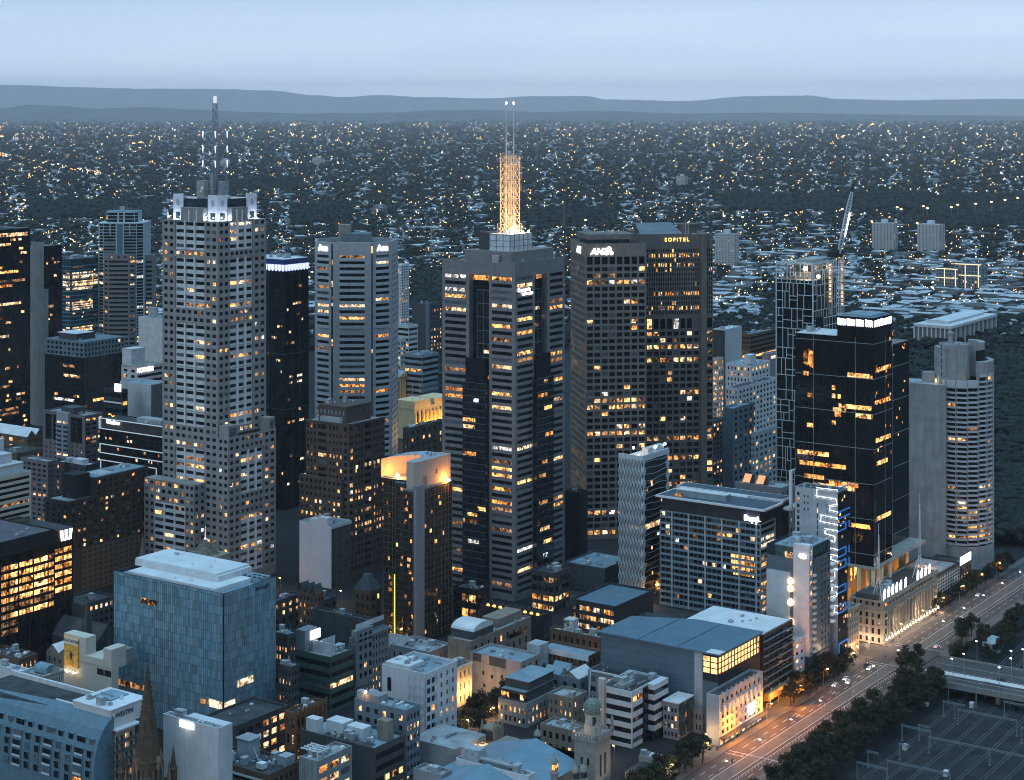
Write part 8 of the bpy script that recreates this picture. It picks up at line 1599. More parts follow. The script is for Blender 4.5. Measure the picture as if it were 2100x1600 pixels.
 block('white_stair_house', 'narrow old house with white stepped balconies beside the black apartments', 1630, 1314, None, 1650, WHT, X0, (G, 2, .6), fh=3.6, vr=.45, lit=.3, roof=GREY_ROOF, n=1, v=379, d=16)
museum()
def newspaper_house():
 f_ = block('ornate_corner_house', 'cream ornate corner house between neon slab and side street', 1741, 1250, 1728, 1762, M("ornate_cream", (.36, .32, .26), rough=.8, var=.12), (G, 3, .4), (G, 4, .4), fh=3.6, vr=.55, lit=.15, roof=GREY_ROOF, n=1, Y=917); add(f_, 'cornice', MATS["ornate_cream"], (-.8, f_.w + .8, -.8, -.02, f_.h - .9, f_.h + .3))
 b = B('columned_newspaper_building', 'classical stone building with giant columns and a lit ground floor on the avenue', 1812, 1233, xl=1743, xr=1921, v=372, cat='building'); zt = b.h; st = M("classical_stone", (.36, .33, .28), rough=.8, var=.12, ns=.25, streak=.15, panel=(2.4, .8), joint=.8); w, d = b.w, b.d
 rows = [(.8, 3.4), (5, 8.2), (9.4, 12.6), (13.6, 16)]
 b.grid(b.R, 0, 7, 0, zt, [(1.8, 5.2)], rows + [(zt - 3.4, zt - 1.4)], lit=.2, rec=.5); b.grid(b.R, 7, w - 6, 0, zt, even(7, w - 6, 14, .62), [(.6, 3.8), (5, 16.5), (zt - 3.6, zt - 1.6)], rec=1.1, lit=.06); b.grid(b.R, w - 6, w, 0, zt, [(w - 4.5, w - 1.5)], rows, lit=.2, rec=.5); b.grid(b.L, 0, d, 0, zt, even(1, d - 1, 5, .42), rows + [(zt - 3.4, zt - 1.4)], rec=.5, lit=.12); b.back(); b.roof(par=1.2, mat=M("dark_deck", (.06, .055, .05)))
 q = MB(); add(b, 'cornice', st, (-1, w + .5, -1, -.02, zt - 1.1, zt - .2), (-1, -.02, -.02, d, zt - 1.1, zt - .2), (-.6, w, -.6, -.03, 17, 17.8), (-.6, -.03, -.03, d, 17, 17.8), (-.5, w, -.5, -.03, 4, 4.6))
 for i in range(15): s = 7 + (w - 13) * i / 14; q = MB(); c = b.R.p(s, 0, .35); q.lathe(c[0], c[1], [(.75, 4.6), (.75, 5.2), (.6, 5.4), (.52, 15.8), (.8, 16.2), (.8, 17)], 10); b.part(q, 'column', st)
 q = MB(); [q.lathe(-.5 + k * 1.0, -.7, [(.15, zt - .2), (.25, zt + .3), (.15, zt + .9)], 6) for k in range(int(w))]; q.box(-.9, w, -.95, -.45, zt + .9, zt + 1.1); b.part(q, 'balustrade', st)
 for i, k in enumerate([1, 2, 3, 4, 5, 6.2, 9.4, 10.4, 11.4, 12.4]):
  s = w * k / 13.6; q = MB(); fr = b.R; q.poly([fr.p(s + a, zt + .2 + c, -1.6) for a, c in ((-1.3, 0), (1.2, 0), (1.4, 3), (.9, 4.8), (.2, 4.2), (-.9, 3.4))]); q.poly([fr.p(s + a, zt + .2 + c, -2.0) for a, c in ((-1.3, 0), (1.2, 0), (1.4, 3), (.9, 4.8), (.2, 4.2), (-.9, 3.4))]); q.box(s - 1.2, s + 1.1, 1.62, 1.98, zt - 1, zt + .3); b.part(q, 'roof_sign_letter', E("roof_letter_glow", (.95, .93, 1), 2.6))
 q = MB(); q.box(-.4, 9, 3, d * .8, zt - 1.2, zt + 2.6); b.part(q, 'roof_storey', DGY); gl_ = b.clutter(12, w - 6, 4, 11, zt - 1.2, 8, 5)
 for (px, dz, nm) in ((1802, 34, 0), (1886, 40, 1)):
  x = b.xR(px, 4) if px > 1812 else 3.0; q = MB(); hh = zt + dz; [q.bar((x + sx * 3, 4 + sy * 3, zt - 1), (x + sx * .35, 4 + sy * .35, zt + 11), .2) for sx, sy in ((-1, -1), (1, -1), (1, 1), (-1, 1))]; z = zt + 11
  [q.bar((x + sx * .6, 4 + sy * .6, zt + 8), (x + sx * .15, 4 + sy * .15, hh), .09) for sx, sy in ((-1, -1), (1, -1), (1, 1), (-1, 1))]
  for k in range(20): r_ = 3 * max(.12, 1 - k * .11); z = zt + k * 1.15; [q.bar((x + a * r_, 4 + c * r_, z), (x + e * r_ * .9, 4 + g * r_ * .9, z + 1.15), .05) for (a, c), (e, g) in (((-1, -1), (1, -1)), ((1, -1), (-1, -1)), ((-1, -1), (-1, 1)))] if z < hh - 8 else None
  q.bar((x, 4, hh - 10), (x, 4, hh + 6), .14); b.part(q, 'radio_mast', WHITE_METAL)
 for i in range(19):
  s = 1 + (w - 2) * i / 18; p = b.R.p(s, 3.1, 1.2); q = MB(); q.lathe(p[0], p[1], [(.6, 2.4), (.5, 2.9), (.1, 3.9)], 8); b.part(q, 'lit_awning', E("awning_glow", (1, .80, .58), 3.6))
  if i % 3 == 0: lamp('street_front_light', b.R.p(s, 2.6, 3), 1100, (1, .62, .36), b.root, .4)
 for k in range(3): lamp('street_front_light', b.L.p(2 + 6 * k, 2.6, 3), 1500, (1, .60, .36), b.root, .4)
 b.done([st])
 h = block('white_grid_screen', 'office screened by a fine white grid beside the columned building', 1922, 1178, None, 1967, M("screen_wall_dark", (.05, .055, .06)), X0, ('blank',), roof=GREY_ROOF, n=3, v=374, d=24); bars(h, h.R, h.w, [2.5 + 1.9 * k for k in range(int((h.h - 4) / 1.9))], [h.w * k / 13 for k in range(14)], M("screen_white_grid", (.62, .62, .58)), 'white_grid', 2, h.h - 2, .16, .2); lamp('roof_light', (h.w * .4, 12, h.h + 3), 2600, (1, .45, .1), h.root, .5)
 h = block('dark_sign_block', 'dark glass block at the avenue end with a burning white roof sign', 1970, 1160, None, 1992, DGY, X0, (G, 4, .7), fh=3.6, lit=.5, roof=DARK_ROOF, n=2, v=374, d=22); q = MB(); h.fbox(q, h.R, .5, h.w - .5, h.h, h.h + 4.5, -.5, 0); h.part(q, 'roof_sign', SIGN_W)
newspaper_house()
# ---- golden parliament, portico hall, far blocks
b = block('golden_parliament', 'floodlit golden stone parliament with columns in the gap between towers', 850, 838, 842, 925, GOLDST, X0, (G, 9, .3), fh=14, vr=.75, lit=.1, roof=GREY_ROOF, n=2, Y=1530, d=30)
for i in range(10): s = b.w * i / 9; q = MB(); c = b.R.p(s, 0, .8); q.lathe(c[0], c[1], [(.9, 0), (.8, b.h - 5)], 8); b.part(q, 'column', GOLDST)
add(b, 'attic', GOLDST, (-.5, b.w * .42, -.5, 20, b.h - 1, b.h + 6), (b.w * .55, b.w, -.5, 20, b.h - 1, b.h + 5)); q = MB(); [q.bar((x, 4, b.h), (x, 4, b.h + 20), .2) for x in (2, 13)]; b.part(q, 'flagpole', GOLDST)
for i in range(5): lamp('stone_floodlight', (b.w * (i + .5) / 5, -7, 2), 30000, (1, .50, .09), b.root, .6)
b = block('portico_hall', 'small columned hall glowing orange below the pale green office', 812, 775, 804, 846, GOLDST, X0, X0, roof=GREY_ROOF, n=0, Y=1600, d=24); [add(b, 'column', GOLDST, (b.w * i / 6 - .6, b.w * i / 6 + .6, -1.6, -.4, 0, b.h - 2)) for i in range(7)]; gable(b, 0, b.w, -2, 24, b.h, b.h + 5, GREY_ROOF, along='y', wall=GOLDST)
for i in range(2): lamp('stone_floodlight', (b.w * (.25 + i * .5), -6, 2), 16000, (1, .42, .08), b.root, .6)
for i, (x0, xl, xr, yt, yb, lb) in enumerate(((1832, 1788, 1841, 458, 521, 'left of two pale towers of flats below the dark parkland'), (1926, 1881, 1938, 461, 526, 'right of two pale towers of flats below the dark parkland'), (1505, 1466, 1516, 480, 552, 'pale tower of flats right beside the hotel tower'), (1404, 1387, 1411, 361, 386, 'tiny pale tower block far above the hotel tower'), (658, 640, 665, 324, 343, 'tiny pale tower block far out between the masts'))):
 t = block('flats_tower', lb, x0, yt, xl, xr, M("pale_flats_wall", (.44, .43, .43), rough=.8, var=.05, panel=(3, 3), joint=.6), (G, 6, .35), (G, 2, .35), fh=4.2, vr=.4, lit=.03, roof=PALE_ROOF, n=0, yb=yb, group='far towers of flats'); add(t, 'lift_house', WHT, (t.w * .2, t.w * .8, t.d * .4, t.d * .6, t.h, t.h + 7))
 if i < 2: q = MB(); q.lathe(0, t.d, [(.3, t.h), (2, t.h + 1), (1.6, t.h + 3)], 8); t.part(q, 'roof_floodlight', LAMP_A)
for x0, xl, xr, yt, yb, lb in ((1964, 1919, 1972, 552, 600, 'left of two dark apartment blocks with lit stair lines'), (2012, 1958, 2025, 543, 602, 'right of two dark apartment blocks with lit stair lines')): t = block('dark_apartments', lb, x0, yt, xl, xr, BGR, (G, 8, .5), (G, 4, .5), fh=5, lit=.12, roof=BLUE_ROOF, n=0, yb=yb); bars(t, t.L, t.d, (t.h - .5, t.h * .6), (t.d * .1, t.d * .6), E("stair_line_amber", (1, .7, .4), 1.6), 'lit_line', 1, t.h, .5, .3)
h = block('colonnade_hall', 'wide white colonnaded hall in the gardens above the curved concrete tower', 1948, 669, 1876, 2040, M("hall_mauve_wall", (.20, .18, .18)), X0, X0, roof=PALE_ROOF, n=3, yb=716, top=1)
for fr, L, n in ((h.L, h.d, 8), (h.R, h.w, 10)):
 for i in range(n + 1): q = MB(); h.fbox(q, fr, L * i / n - .8, L * i / n + .8, 0, h.h - 3, .1, 2.4); h.part(q, 'column', WHT)
add(h, 'fascia', WHT, (-3, h.w, -3, h.d, h.h - 3, h.h + .3)); add(h, 'upper_hall', WHT, (h.w * .1, h.w * .9, h.d * .2, h.d * .8, h.h + .31, h.h + 3)); gable(h, h.w * .1, h.w * .9, h.d * .2, h.d * .8, h.h + 3, h.h + 4.5, PALE_ROOF, wall=WHT)
q = MB(); Yc = 4150.0; q.lathe((1157 - CX) / F * Yc, Yc, [(3.6, 0), (2.4, Zp(413, Yc))], 12); tag(q.build('chimney', M("chimney_brown", (.11, .08, .07))), 'lone brown factory chimney far beyond the square window tower', 'chimney')
for px, yb, yt, px2, yt2, lb in ((884, 500, 458, 912, 422, 'small distant crane with raised jib left of the gold mast'), (845, 800, 772, 905, 764, 'horizontal crane jib over the dark gardens gap')): Yc = F * H / (yb - HY); c = empty('far_crane', ((px - CX) / F * Yc, Yc, 0)); tag(c, lb, 'crane'); zt = Zp(yt, Yc); q = MB(); q.bar((0, 0, 0), (0, 0, zt), 1.0); q.build('mast', STEEL, c); q = MB(); q.bar((-4, 0, zt), ((px2 - px) / F * Yc, 0, Zp(yt2, Yc)), .6); q.build('jib', STEEL, c)
# ================================================================ suburbs, hills, haze
def mass(name, verts, faces, fm, inst, mats, moff=None):
 """many copies of one template in ONE mesh; inst rows = x, y, z, rot, sx, sy, sz"""
 V = np.array(verts, np.float32); nv = len(V); n = len(inst); I = np.array(inst, np.float32)
 c, s = np.cos(I[:, 3])[:, None], np.sin(I[:, 3])[:, None]
 x, y, z = V[None, :, 0] * I[:, 4:5], V[None, :, 1] * I[:, 5:6], V[None, :, 2] * I[:, 6:7]
 P = np.stack((x * c - y * s + I[:, 0:1], x * s + y * c + I[:, 1:2], z + I[:, 2:3]), -1).reshape(-1, 3)
 fl = np.concatenate([np.array(f) for f in faces]); ln = np.array([len(f) for f in faces]); nf = len(faces)
 loops = (fl[None] + (np.arange(n) * nv)[:, None]).reshape(-1); tot = np.tile(ln, n); st = np.concatenate(([0], np.cumsum(tot)[:-1]))
 me = bpy.data.meshes.new(name); me.vertices.add(len(P)); me.vertices.foreach_set('co', P.ravel())
 me.loops.add(len(loops)); me.loops.foreach_set('vertex_index', loops.astype(np.int32))
 me.polygons.add(n * nf); me.polygons.foreach_set('loop_start', st.astype(np.int32)); me.polygons.foreach_set('loop_total', tot.astype(np.int32))
 for m in mats: me.materials.append(m)
 mi = np.tile(np.array(fm), n)
 if moff is not None: mi = np.where(mi > 0, mi + np.repeat(np.array(moff), nf), mi)
 me.polygons.foreach_set('material_index', mi.astype(np.int32)); me.update(calc_edges=True); me.validate()
 o = bpy.data.objects.new(name, me); COL.objects.link(o)
 return o
HOUSE_V = [(-.5, -.5, 0), (.5, -.5, 0), (.5, .5, 0), (-.5, .5, 0), (-.5, -.5, .62), (.5, -.5, .62), (.5, .5, .62), (-.5, .5, .62),
           (-.56, -.56, .6), (.56, -.56, .6), (.56, .56, .6), (-.56, .56, .6), (-.42, 0, 1), (.42, 0, 1)]
HOUSE_F = [(0, 1, 5, 4), (1, 2, 6, 5), (2, 3, 7, 6), (3, 0, 4, 7), (8, 9, 13, 12), (10, 11, 12, 13), (9, 10, 13), (11, 8, 12)]
HOUSE_M = [0, 0, 0, 0, 1, 1, 1, 1]
SHED_V = [(-.5, -.5, 0), (.5, -.5, 0), (.5, .5, 0), (-.5, .5, 0), (-.5, -.5, .9), (.5, -.5, .9), (.5, .5, .9), (-.5, .5, .9), (-.5, 0, 1), (.5, 0, 1)]
SHED_F = [(0, 1, 5, 4), (1, 2, 6, 9, 5), (2, 3, 7, 6), (3, 0, 4, 8, 7), (4, 5, 9, 8), (6, 7, 8, 9)]
SHED_M = [0, 0, 0, 0, 1, 1]
def blob_tree(seed, nb=6, sub=1):
 """lumpy crown of overlapping jittered clumps on a short trunk"""
 import bmesh
 g = random.Random(seed); V = []; Fc = []; Mx = []
 for k in range(nb):
  bm = bmesh.new(); bmesh.ops.create_icosphere(bm, subdivisions=sub, radius=1)
  a = 2 * pi * k / nb + g.uniform(-.5, .5); rr = g.uniform(.12, .30) if k else 0; r = g.uniform(.22, .34); cz = g.uniform(.42, .78) if k else .72
  b = len(V)
  for v in bm.verts:
   j = g.uniform(.72, 1.22); V.append((rr * cos(a) + v.co.x * r * j, rr * sin(a) + v.co.y * r * j, cz + v.co.z * r * .8 * j))
  for f in bm.faces: Fc.append(tuple(b + v.index for v in f.verts)); Mx.append(1)
  bm.free()
 b = len(V)
 for z, r in ((0, .035), (.5, .022)):
  for i in range(4): V.append((r * cos(i * pi / 2), r * sin(i * pi / 2), z))
 for i in range(4): Fc.append((b + i, b + (i + 1) % 4, b + 4 + (i + 1) % 4, b + 4 + i)); Mx.append(0)
 return V, Fc, Mx
def suburbs():
 g = np.random.default_rng(5)
 roofs = [M("suburb_roof_white", (.40, .44, .48), rough=.45, var=.2, ns=.02), M("suburb_roof_tin", (.24, .28, .32), rough=.5, var=.25, ns=.02),
             M("suburb_roof_grey", (.08, .09, .10), rough=.7, var=.3, ns=.02), M("suburb_roof_tile", (.06, .045, .04), rough=.8, var=.3, ns=.02)]
 wall = M("suburb_wall", (.13, .128, .125), rough=.8, var=.4, ns=.02)
 leaf = [M("suburb_foliage_a", (.013, .021, .016), rough=.9, var=.6, ns=.12), M("suburb_foliage_b", (.009, .017, .018), rough=.9, var=.6, ns=.12)]
 bark = M("tree_bark", (.05, .04, .032), rough=.9, var=.3, ns=2)
 dark = [(60, 330, 418, 452), (1085, 1260, 432, 470), (1480, 2110, 402, 437), (1850, 2110, 425, 470), (600, 720, 425, 462), (400, 620, 372, 392), (1560, 1760, 600, 655), (650, 800, 470, 480), (850, 910, 560, 640)]
 def is_dark(px, py):
  m = np.zeros(len(px), bool)
  for a, b, c, d in dark: m |= (px > a) & (px < b) & (py > c) & (py < d)
  return m
 def project(X, Y, z=0): return CX + F * X / Y, HY + F * (H - z) / Y
 # streets lie on a loose lattice turned with the city grid; scatter inside the wedge the city looks out on
 def wedge(n, y0, y1, power):
  # even over the view's depth rows so that far districts stay as busy as near ones
  r = g.random(n) ** power; py = y0 + (y1 - y0) * r; Y = F * H / (py - HY); a = g.uniform(-.31, .31, n); X = a * Y
  return X, Y
 def snap(X, Y, p, jit):
  u = np.sin(TH) * X + np.cos(TH) * Y; v = -np.cos(TH) * X + np.sin(TH) * Y; q = p * np.maximum(1, Y / 2600)
  v = np.round(v / q) * q + g.normal(0, 1, len(v)) * jit * q
  return np.sin(TH) * u - np.cos(TH) * v, np.cos(TH) * u + np.sin(TH) * v
 fronts = ((-50, 62, 465), (62, 127, 500), (127, 200, 520), (198, 307, 435), (284, 333, 645), (333, 546, 400), (546, 633, 526), (643, 800, 497), (907, 1168, 520), (1170, 1463, 475), (1592, 1715, 530), (1715, 1865, 645), (1870, 2050, 703), (0, 330, 690), (620, 910, 830))
 def seen(X, Y, z=5):
  """in the frame and not behind one of the towers"""
  px, py = project(X, Y, z); m = (px > 6) & (px < 2094)
  for a, b, c in fronts: m &= ~((px > a) & (px < b) & (py > c))
  return m
 # ---- houses
 X, Y = wedge(46000, 248, 700, 1.2); X, Y = snap(X, Y, 46, .13); px, py = project(X, Y)
 k = (Y > 1950) & ~(is_dark(px, py) & (g.random(len(X)) < .94)) & ~((px > 1760) & (py > 560) & (Y < 2200))
 X, Y, px = X[k], Y[k], px[k]; sc = np.maximum(1, Y / 4200) ** .4
 n = len(X); w = g.uniform(7, 14, n) * sc; d = g.uniform(6.5, 11, n) * sc; h = g.uniform(5.5, 9, n) * np.minimum(2, sc)
 rot = pi / 2 - TH + np.where(g.random(n) < .5, 0, pi / 2) + g.normal(0, .04, n) + np.where(Y > 4000, g.normal(0, .25, n), 0)
 pick = g.choice(4, n, p=[.26, .30, .24, .20])
 order = np.argsort(Y); I = np.stack((X, Y, np.zeros(n), rot, w, d, h), -1)[order]; pick = pick[order]; pxo = px[order]
 idx = np.where(seen(I[:, 0], I[:, 1]))[0][:300]; rest = np.ones(n, bool); rest[idx] = False
 temp = []
 for q in range(4):
  me = bpy.data.meshes.new('suburban_house'); me.from_pydata(HOUSE_V, [], HOUSE_F)
  for m in (wall, roofs[q]): me.materials.append(m)
  me.polygons.foreach_set('material_index', HOUSE_M); temp.append(me)
 lab = ['suburban house with a white metal roof in the streets beyond the towers', 'suburban house with a pale tin roof in the streets beyond the towers',
           'suburban house with a grey roof in the streets beyond the towers', 'suburban house with a dark tiled roof in the streets beyond the towers']
 gr = ['houses with white roofs', 'houses with tin roofs', 'houses with grey roofs', 'houses with tiled roofs']
 for i in idx:
  o = bpy.data.objects.new('suburban_house', temp[pick[i]]); COL.objects.link(o)
  x, y, z, r, a, b, c = map(float, I[i]); o.location = (x, y, z); o.rotation_euler = (0, 0, r); o.scale = (a, b, c); tag(o, lab[pick[i]], 'house', gr[pick[i]])
 tag(mass('far_houses', HOUSE_V, HOUSE_F, HOUSE_M, I[rest], [wall] + roofs, pick[rest]), 'far suburb of small pale roofed houses spreading to the horizon', 'houses', kind='stuff')
 roofs = [M('shed_roof_white', (.52, .55, .58), rough=.45, var=.2, ns=.02), M('shed_roof_tin', (.34, .38, .42), rough=.5, var=.25, ns=.02), roofs[2], roofs[3]]
 # ---- large pale sheds and flat roofed works
 X, Y = wedge(1100, 275, 660, .8); px, py = project(X, Y); k = (Y > 2100) & ~is_dark(px, py); X, Y = X[k], Y[k]
 bands = ((880, 1260, 292, 304, 90), (1150, 1370, 268, 276, 40), (1290, 1520, 314, 324, 60), (80, 250, 306, 312, 20), (1460, 1800, 556, 640, 110), (1830, 2100, 540, 660, 170), (1440, 1760, 470, 560, 80), (800, 1160, 470, 540, 60))
 for a, b, c, d, q in bands:
  x_ = g.uniform(a, b, q); y_ = g.uniform(c, d, q); Yq = F * H / (y_ - HY); X = np.append(X, (x_ - CX) / F * Yq); Y = np.append(Y, Yq)
 n = len(X); sc = np.maximum(1, Y / 4000) ** .5; w = g.uniform(15, 44, n) * sc; d = g.uniform(14, 32, n) * sc; h = g.uniform(6, 13, n) * np.minimum(2.2, sc)
 rot = pi / 2 - TH + np.where(g.random(n) < .5, 0, pi / 2) + np.where(Y > 5000, g.normal(0, .2, n), 0); pick = g.choice(3, n, p=[.5, .33, .17])
 order = np.argsort(Y); I = np.stack((X, Y, np.zeros(n), rot, w, d, h), -1)[order]; pick = pick[order]; px = project(X, Y)[0][order]
 idx = np.where(seen(I[:, 0], I[:, 1], 8))[0][:220]; rest = np.ones(n, bool); rest[idx] = False; temp = []
 for q in range(3):
  me = bpy.data.meshes.new('warehouse'); me.from_pydata(SHED_V, [], SHED_F)
  for m in (wall, roofs[q]): me.materials.append(m)
  me.polygons.foreach_set('material_index', SHED_M); temp.append(me)
 for i in idx:
  o = bpy.data.objects.new('warehouse', temp[pick[i]]); COL.objects.link(o); x, y, z, r, a, b, c = map(float, I[i])
  o.location = (x, y, z); o.rotation_euler = (0, 0, r); o.scale = (a, b, c)
  tag(o, ('low wide shed with a white roof in the inner suburbs', 'low wide shed with a pale tin roof in the inner suburbs', 'low wide shed with a grey roof in the inner suburbs')[pick[i]], 'warehouse', ('white roofed sheds', 'tin roofed sheds', 'grey roofed sheds')[pick[i]])
 tag(mass('far_warehouses', SHED_V, SHED_F, SHED_M, I[rest], [wall] + roofs, pick[rest]), 'far wide pale industrial roofs among the suburbs', 'warehouses', kind='stuff')
 # ---- trees
 X, Y = wedge(36000, 245, 720, 1.15); px, py = project(X, Y)
 ex = []
 for a, b, c, d in dark:
  q = int((b - a) * (d - c) * .10); x_ = g.uniform(a, b, q); y_ = g.uniform(c, d, q); Yq = F * H / (y_ - HY); ex.append(((x_ - CX) / F * Yq, Yq))
 # the dark gardens at the right edge and the park strip behind the hill towers
 x_ = g.uniform(2040, 2130, 900); y_ = g.uniform(725, 1120, 900); Yq = F * H / (y_ - HY); ex.append(((x_ - CX) / F * Yq, Yq))
 x_ = g.uniform(1840, 2130, 900); y_ = g.uniform(735, 820, 900); Yq = F * H / (y_ - HY); ex.append(((x_ - CX) / F * Yq, Yq))
 x_ = g.uniform(785, 905, 160); y_ = g.uniform(775, 880, 160); Yq = F * H / (y_ - HY); ex.append(((x_ - CX) / F * Yq, Yq))
 X = np.concatenate([X] + [e[0] for e in ex]); Y = np.concatenate([Y] + [e[1] for e in ex]); base = np.ones(len(X), bool); base[:36000] = Y[:36000] > 1950
 px, py = project(X, Y); base &= ~((px > 1440) & (py > 535) & (py < 660) & (g.random(len(X)) < .65)); X, Y = X[base], Y[base]; n = len(X); sc = np.maximum(1, Y / 3500) ** .75; h = g.uniform(7, 15, n) * sc; w = h * g.uniform(.8, 1.5, n)
 order = np.argsort(Y); I = np.stack((X, Y, np.zeros(n), g.uniform(0, 6.28, n), w, w, h), -1)[order]; px = project(X, Y)[0][order]
 idx = np.where(seen(I[:, 0], I[:, 1], 8))[0][:300]; rest = np.ones(n, bool); rest[idx] = False; temps = [blob_tree(s) for s in range(5)]; var = g.integers(0, 5, n)
 meshes = []
 for s in range(5):
  V, Fc, Mx = temps[s]; me = bpy.data.meshes.new('park_tree'); me.from_pydata(V, [], Fc)
  for m in (bark, leaf[s % 2]): me.materials.append(m)
  me.polygons.foreach_set('material_index', Mx); meshes.append(me)
 for i in idx:
  o = bpy.data.objects.new('park_tree', meshes[var[i]]); COL.objects.link(o); x, y, z, r, a, b, c = map(float, I[i])
  o.location = (x, y, z); o.rotation_euler = (0, 0, r); o.scale = (a, b, c)
  gd = project(x, y)[0] > 1830
  tag(o, 'dark leafy tree in the gardens behind the curved concrete tower' if gd else 'dark leafy tree among the buildings behind the tall towers', 'tree', 'trees in the gardens' if gd else 'trees behind the towers')
 tv = [blob_tree(20 + s, 4, 1) for s in range(3)]
 for s in range(3):
  kk = rest & (var % 3 == s); V, Fc, Mx = tv[s]
  tag(mass('far_trees', V, Fc, Mx, I[kk], [bark, leaf[s % 2]]), 'far dark tree cover between the suburban roofs', 'trees', kind='stuff')
 # ---- street lights
 X, Y = wedge(10500, 239, 640, 1.5); px, py = project(X, Y); k = (Y > 1950) & ~(is_dark(px, py) & (g.random(len(X)) < .9)); L = [(x, y, 0) for x, y in zip(X[k], Y[k])]
 def road(pts, step, dbl=0, jit=.0):
  for (a, b), (c, d) in zip(pts, pts[1:]):
   m = max(2, int(math.hypot(c - a, (d - b) * 2.5) / step))
   for i in range(m):
    t = i / m; x_, y_ = a + (c - a) * t + g.normal(0, jit), b + (d - b) * t + g.normal(0, jit * .4)
    for q in ((0, dbl) if dbl else (0,)): Yq = F * H / (y_ + q - HY); L.append(((x_ - CX) / F * Yq, Yq, 1))
 road([(-5, 316), (70, 329), (140, 345), (205, 358)], 3.2, 4, .6); road([(265, 280), (325, 282), (330, 287), (270, 297)], 3); road([(0, 280), (60, 286)], 4); road([(250, 310), (350, 322), (400, 340)], 6, 0, 2)
 road([(0, 252), (140, 251), (330, 246), (700, 236)], 4, 0, 3); road([(-5, 246), (100, 249)], 3, 0, 3); road([(600, 280), (700, 290)], 4); road([(840, 420), (950, 402), (1010, 395)], 7, 0, 2); road([(700, 355), (790, 375)], 5, 0, 1.5)
 road([(730, 247), (820, 250)], 3, 0, 2.5); road([(1040, 410), (1290, 402)], 11, 0, 2); road([(860, 290), (1010, 297)], 8, 0, 1); road([(1940, 306), (2030, 320)], 4, 0, 4); road([(2050, 356), (2110, 366)], 4, 2, 1.5); road([(1740, 282), (1850, 290)], 5, 0, 4)
 road([(20, 440), (60, 420)], 4, 0, 4); road([(85, 492), (110, 480)], 5, 0, 3); road([(1060, 398), (1300, 400)], 14); road([(330, 248), (640, 252)], 7, 0, 2); road([(1400, 262), (2100, 268)], 16, 0, 6); road([(1660, 345), (1900, 352)], 16, 0, 6)
 L = np.array(L); o_ = np.argsort(L[:, 1]); L = L[o_]; n = len(L); r = L[:, 1] * g.uniform(.00016, .00034, n) ; big = g.random(n) < .035; r[big] *= 1.6  # heads swell with distance: lamp glow put into their size
 pick = g.choice(3, n, p=[.60, .26, .14]); hgt = g.uniform(7, 10, n)
 mats = [E("street_amber", (1, .47, .12), 9, 'NONE'), E("street_gold", (1, .66, .30), 9, 'NONE'), E("street_white", (.95, .95, 1), 7.5, 'NONE')]
 LV = [(1, 0, 0), (-1, 0, 0), (0, 1, 0), (0, -1, 0), (0, 0, .9), (0, 0, -.7)]; LF = [(0, 2, 4), (2, 1, 4), (1, 3, 4), (3, 0, 4), (2, 0, 5), (1, 2, 5), (3, 1, 5), (0, 3, 5)]
 px = project(L[:, 0], L[:, 1])[0]; idx = np.where(seen(L[:, 0], L[:, 1], 9))[0][:300]; rest = np.ones(n, bool); rest[idx] = False; temp = {}
 steel = STEEL
 for i in idx:
  rr = round(float(r[i]), 1); rr = max(.5, rr); key = (rr, int(pick[i]))
  if key not in temp:
   m = MB(); m.bar((0, 0, 0), (0, 0, 8.5), .12, 5, .07); m.lathe(0, 0, [(rr * .5, 8.5), (rr, 8.5 + rr * .7), (rr * .8, 8.5 + rr * 1.3), (.1, 8.5 + rr * 1.7)], 8, 1)
   me = bpy.data.meshes.new('street_lamp'); me.from_pydata(m.v, [], m.f); me.materials.append(steel); me.materials.append(mats[key[1]]); me.polygons.foreach_set('material_index', m.m); temp[key] = me
  o = bpy.data.objects.new('street_lamp', temp[key]); COL.objects.link(o); o.location = (float(L[i, 0]), float(L[i, 1]), 0)
  tag(o, ('amber street lamp glowing among the inner suburb roofs', 'golden street lamp glowing among the inner suburb roofs', 'white street lamp glowing among the inner suburb roofs')[pick[i]], 'street lamp', ('amber street lamps', 'golden street lamps', 'white street lamps')[pick[i]])
 I = np.stack((L[:, 0], L[:, 1], hgt, g.uniform(0, 1.5, n), r, r, r), -1)
 tag(mass('far_street_lights', LV, LF, [1] * 8, I[rest], [steel] + mats, pick[rest]), 'countless far street lights twinkling to the horizon', 'lights', kind='stuff')
 # ---- tall floodlight columns along the far freeway
 fl = M("light_column_grey", (.3, .33, .36)); k = 0
 for (x_, yb, yt) in ((1727, 452, 430), (1840, 455, 426), (1848, 457, 430), (1894, 452, 424), (1902, 452, 428), (1951, 452, 426), (1964, 450, 421), (2001, 448, 419), (2033, 446, 415), (2061, 436, 411), (2087, 428, 407), (1485, 468, 444), (1523, 468, 446), (1571, 468, 441), (1612, 468, 443), (1201, 475, 452), (1305, 475, 444)):
  Y = F * H / (yb - HY); m = MB(); h = (yb - yt) * Y / F; m.bar((0, 0, 0), (0, 0, h), .35, 6, .2); m.lathe(0, 0, [(.4, h), (Y * .0007, h + .6), (Y * .0007, h + 1.8), (.3, h + 2.4)], 8, 1)
  o = m.build('light_column', [fl, mats[1]]); o.location = ((x_ - CX) / F * Y, Y, 0)
  tag(o, 'tall freeway light column with a golden head standing before the dark parkland' if x_ > 1700 else 'tall light column with a golden head at the sports ground behind the hotel tower', 'light column', 'freeway light columns' if x_ > 1700 else 'sports ground light columns')
suburbs()
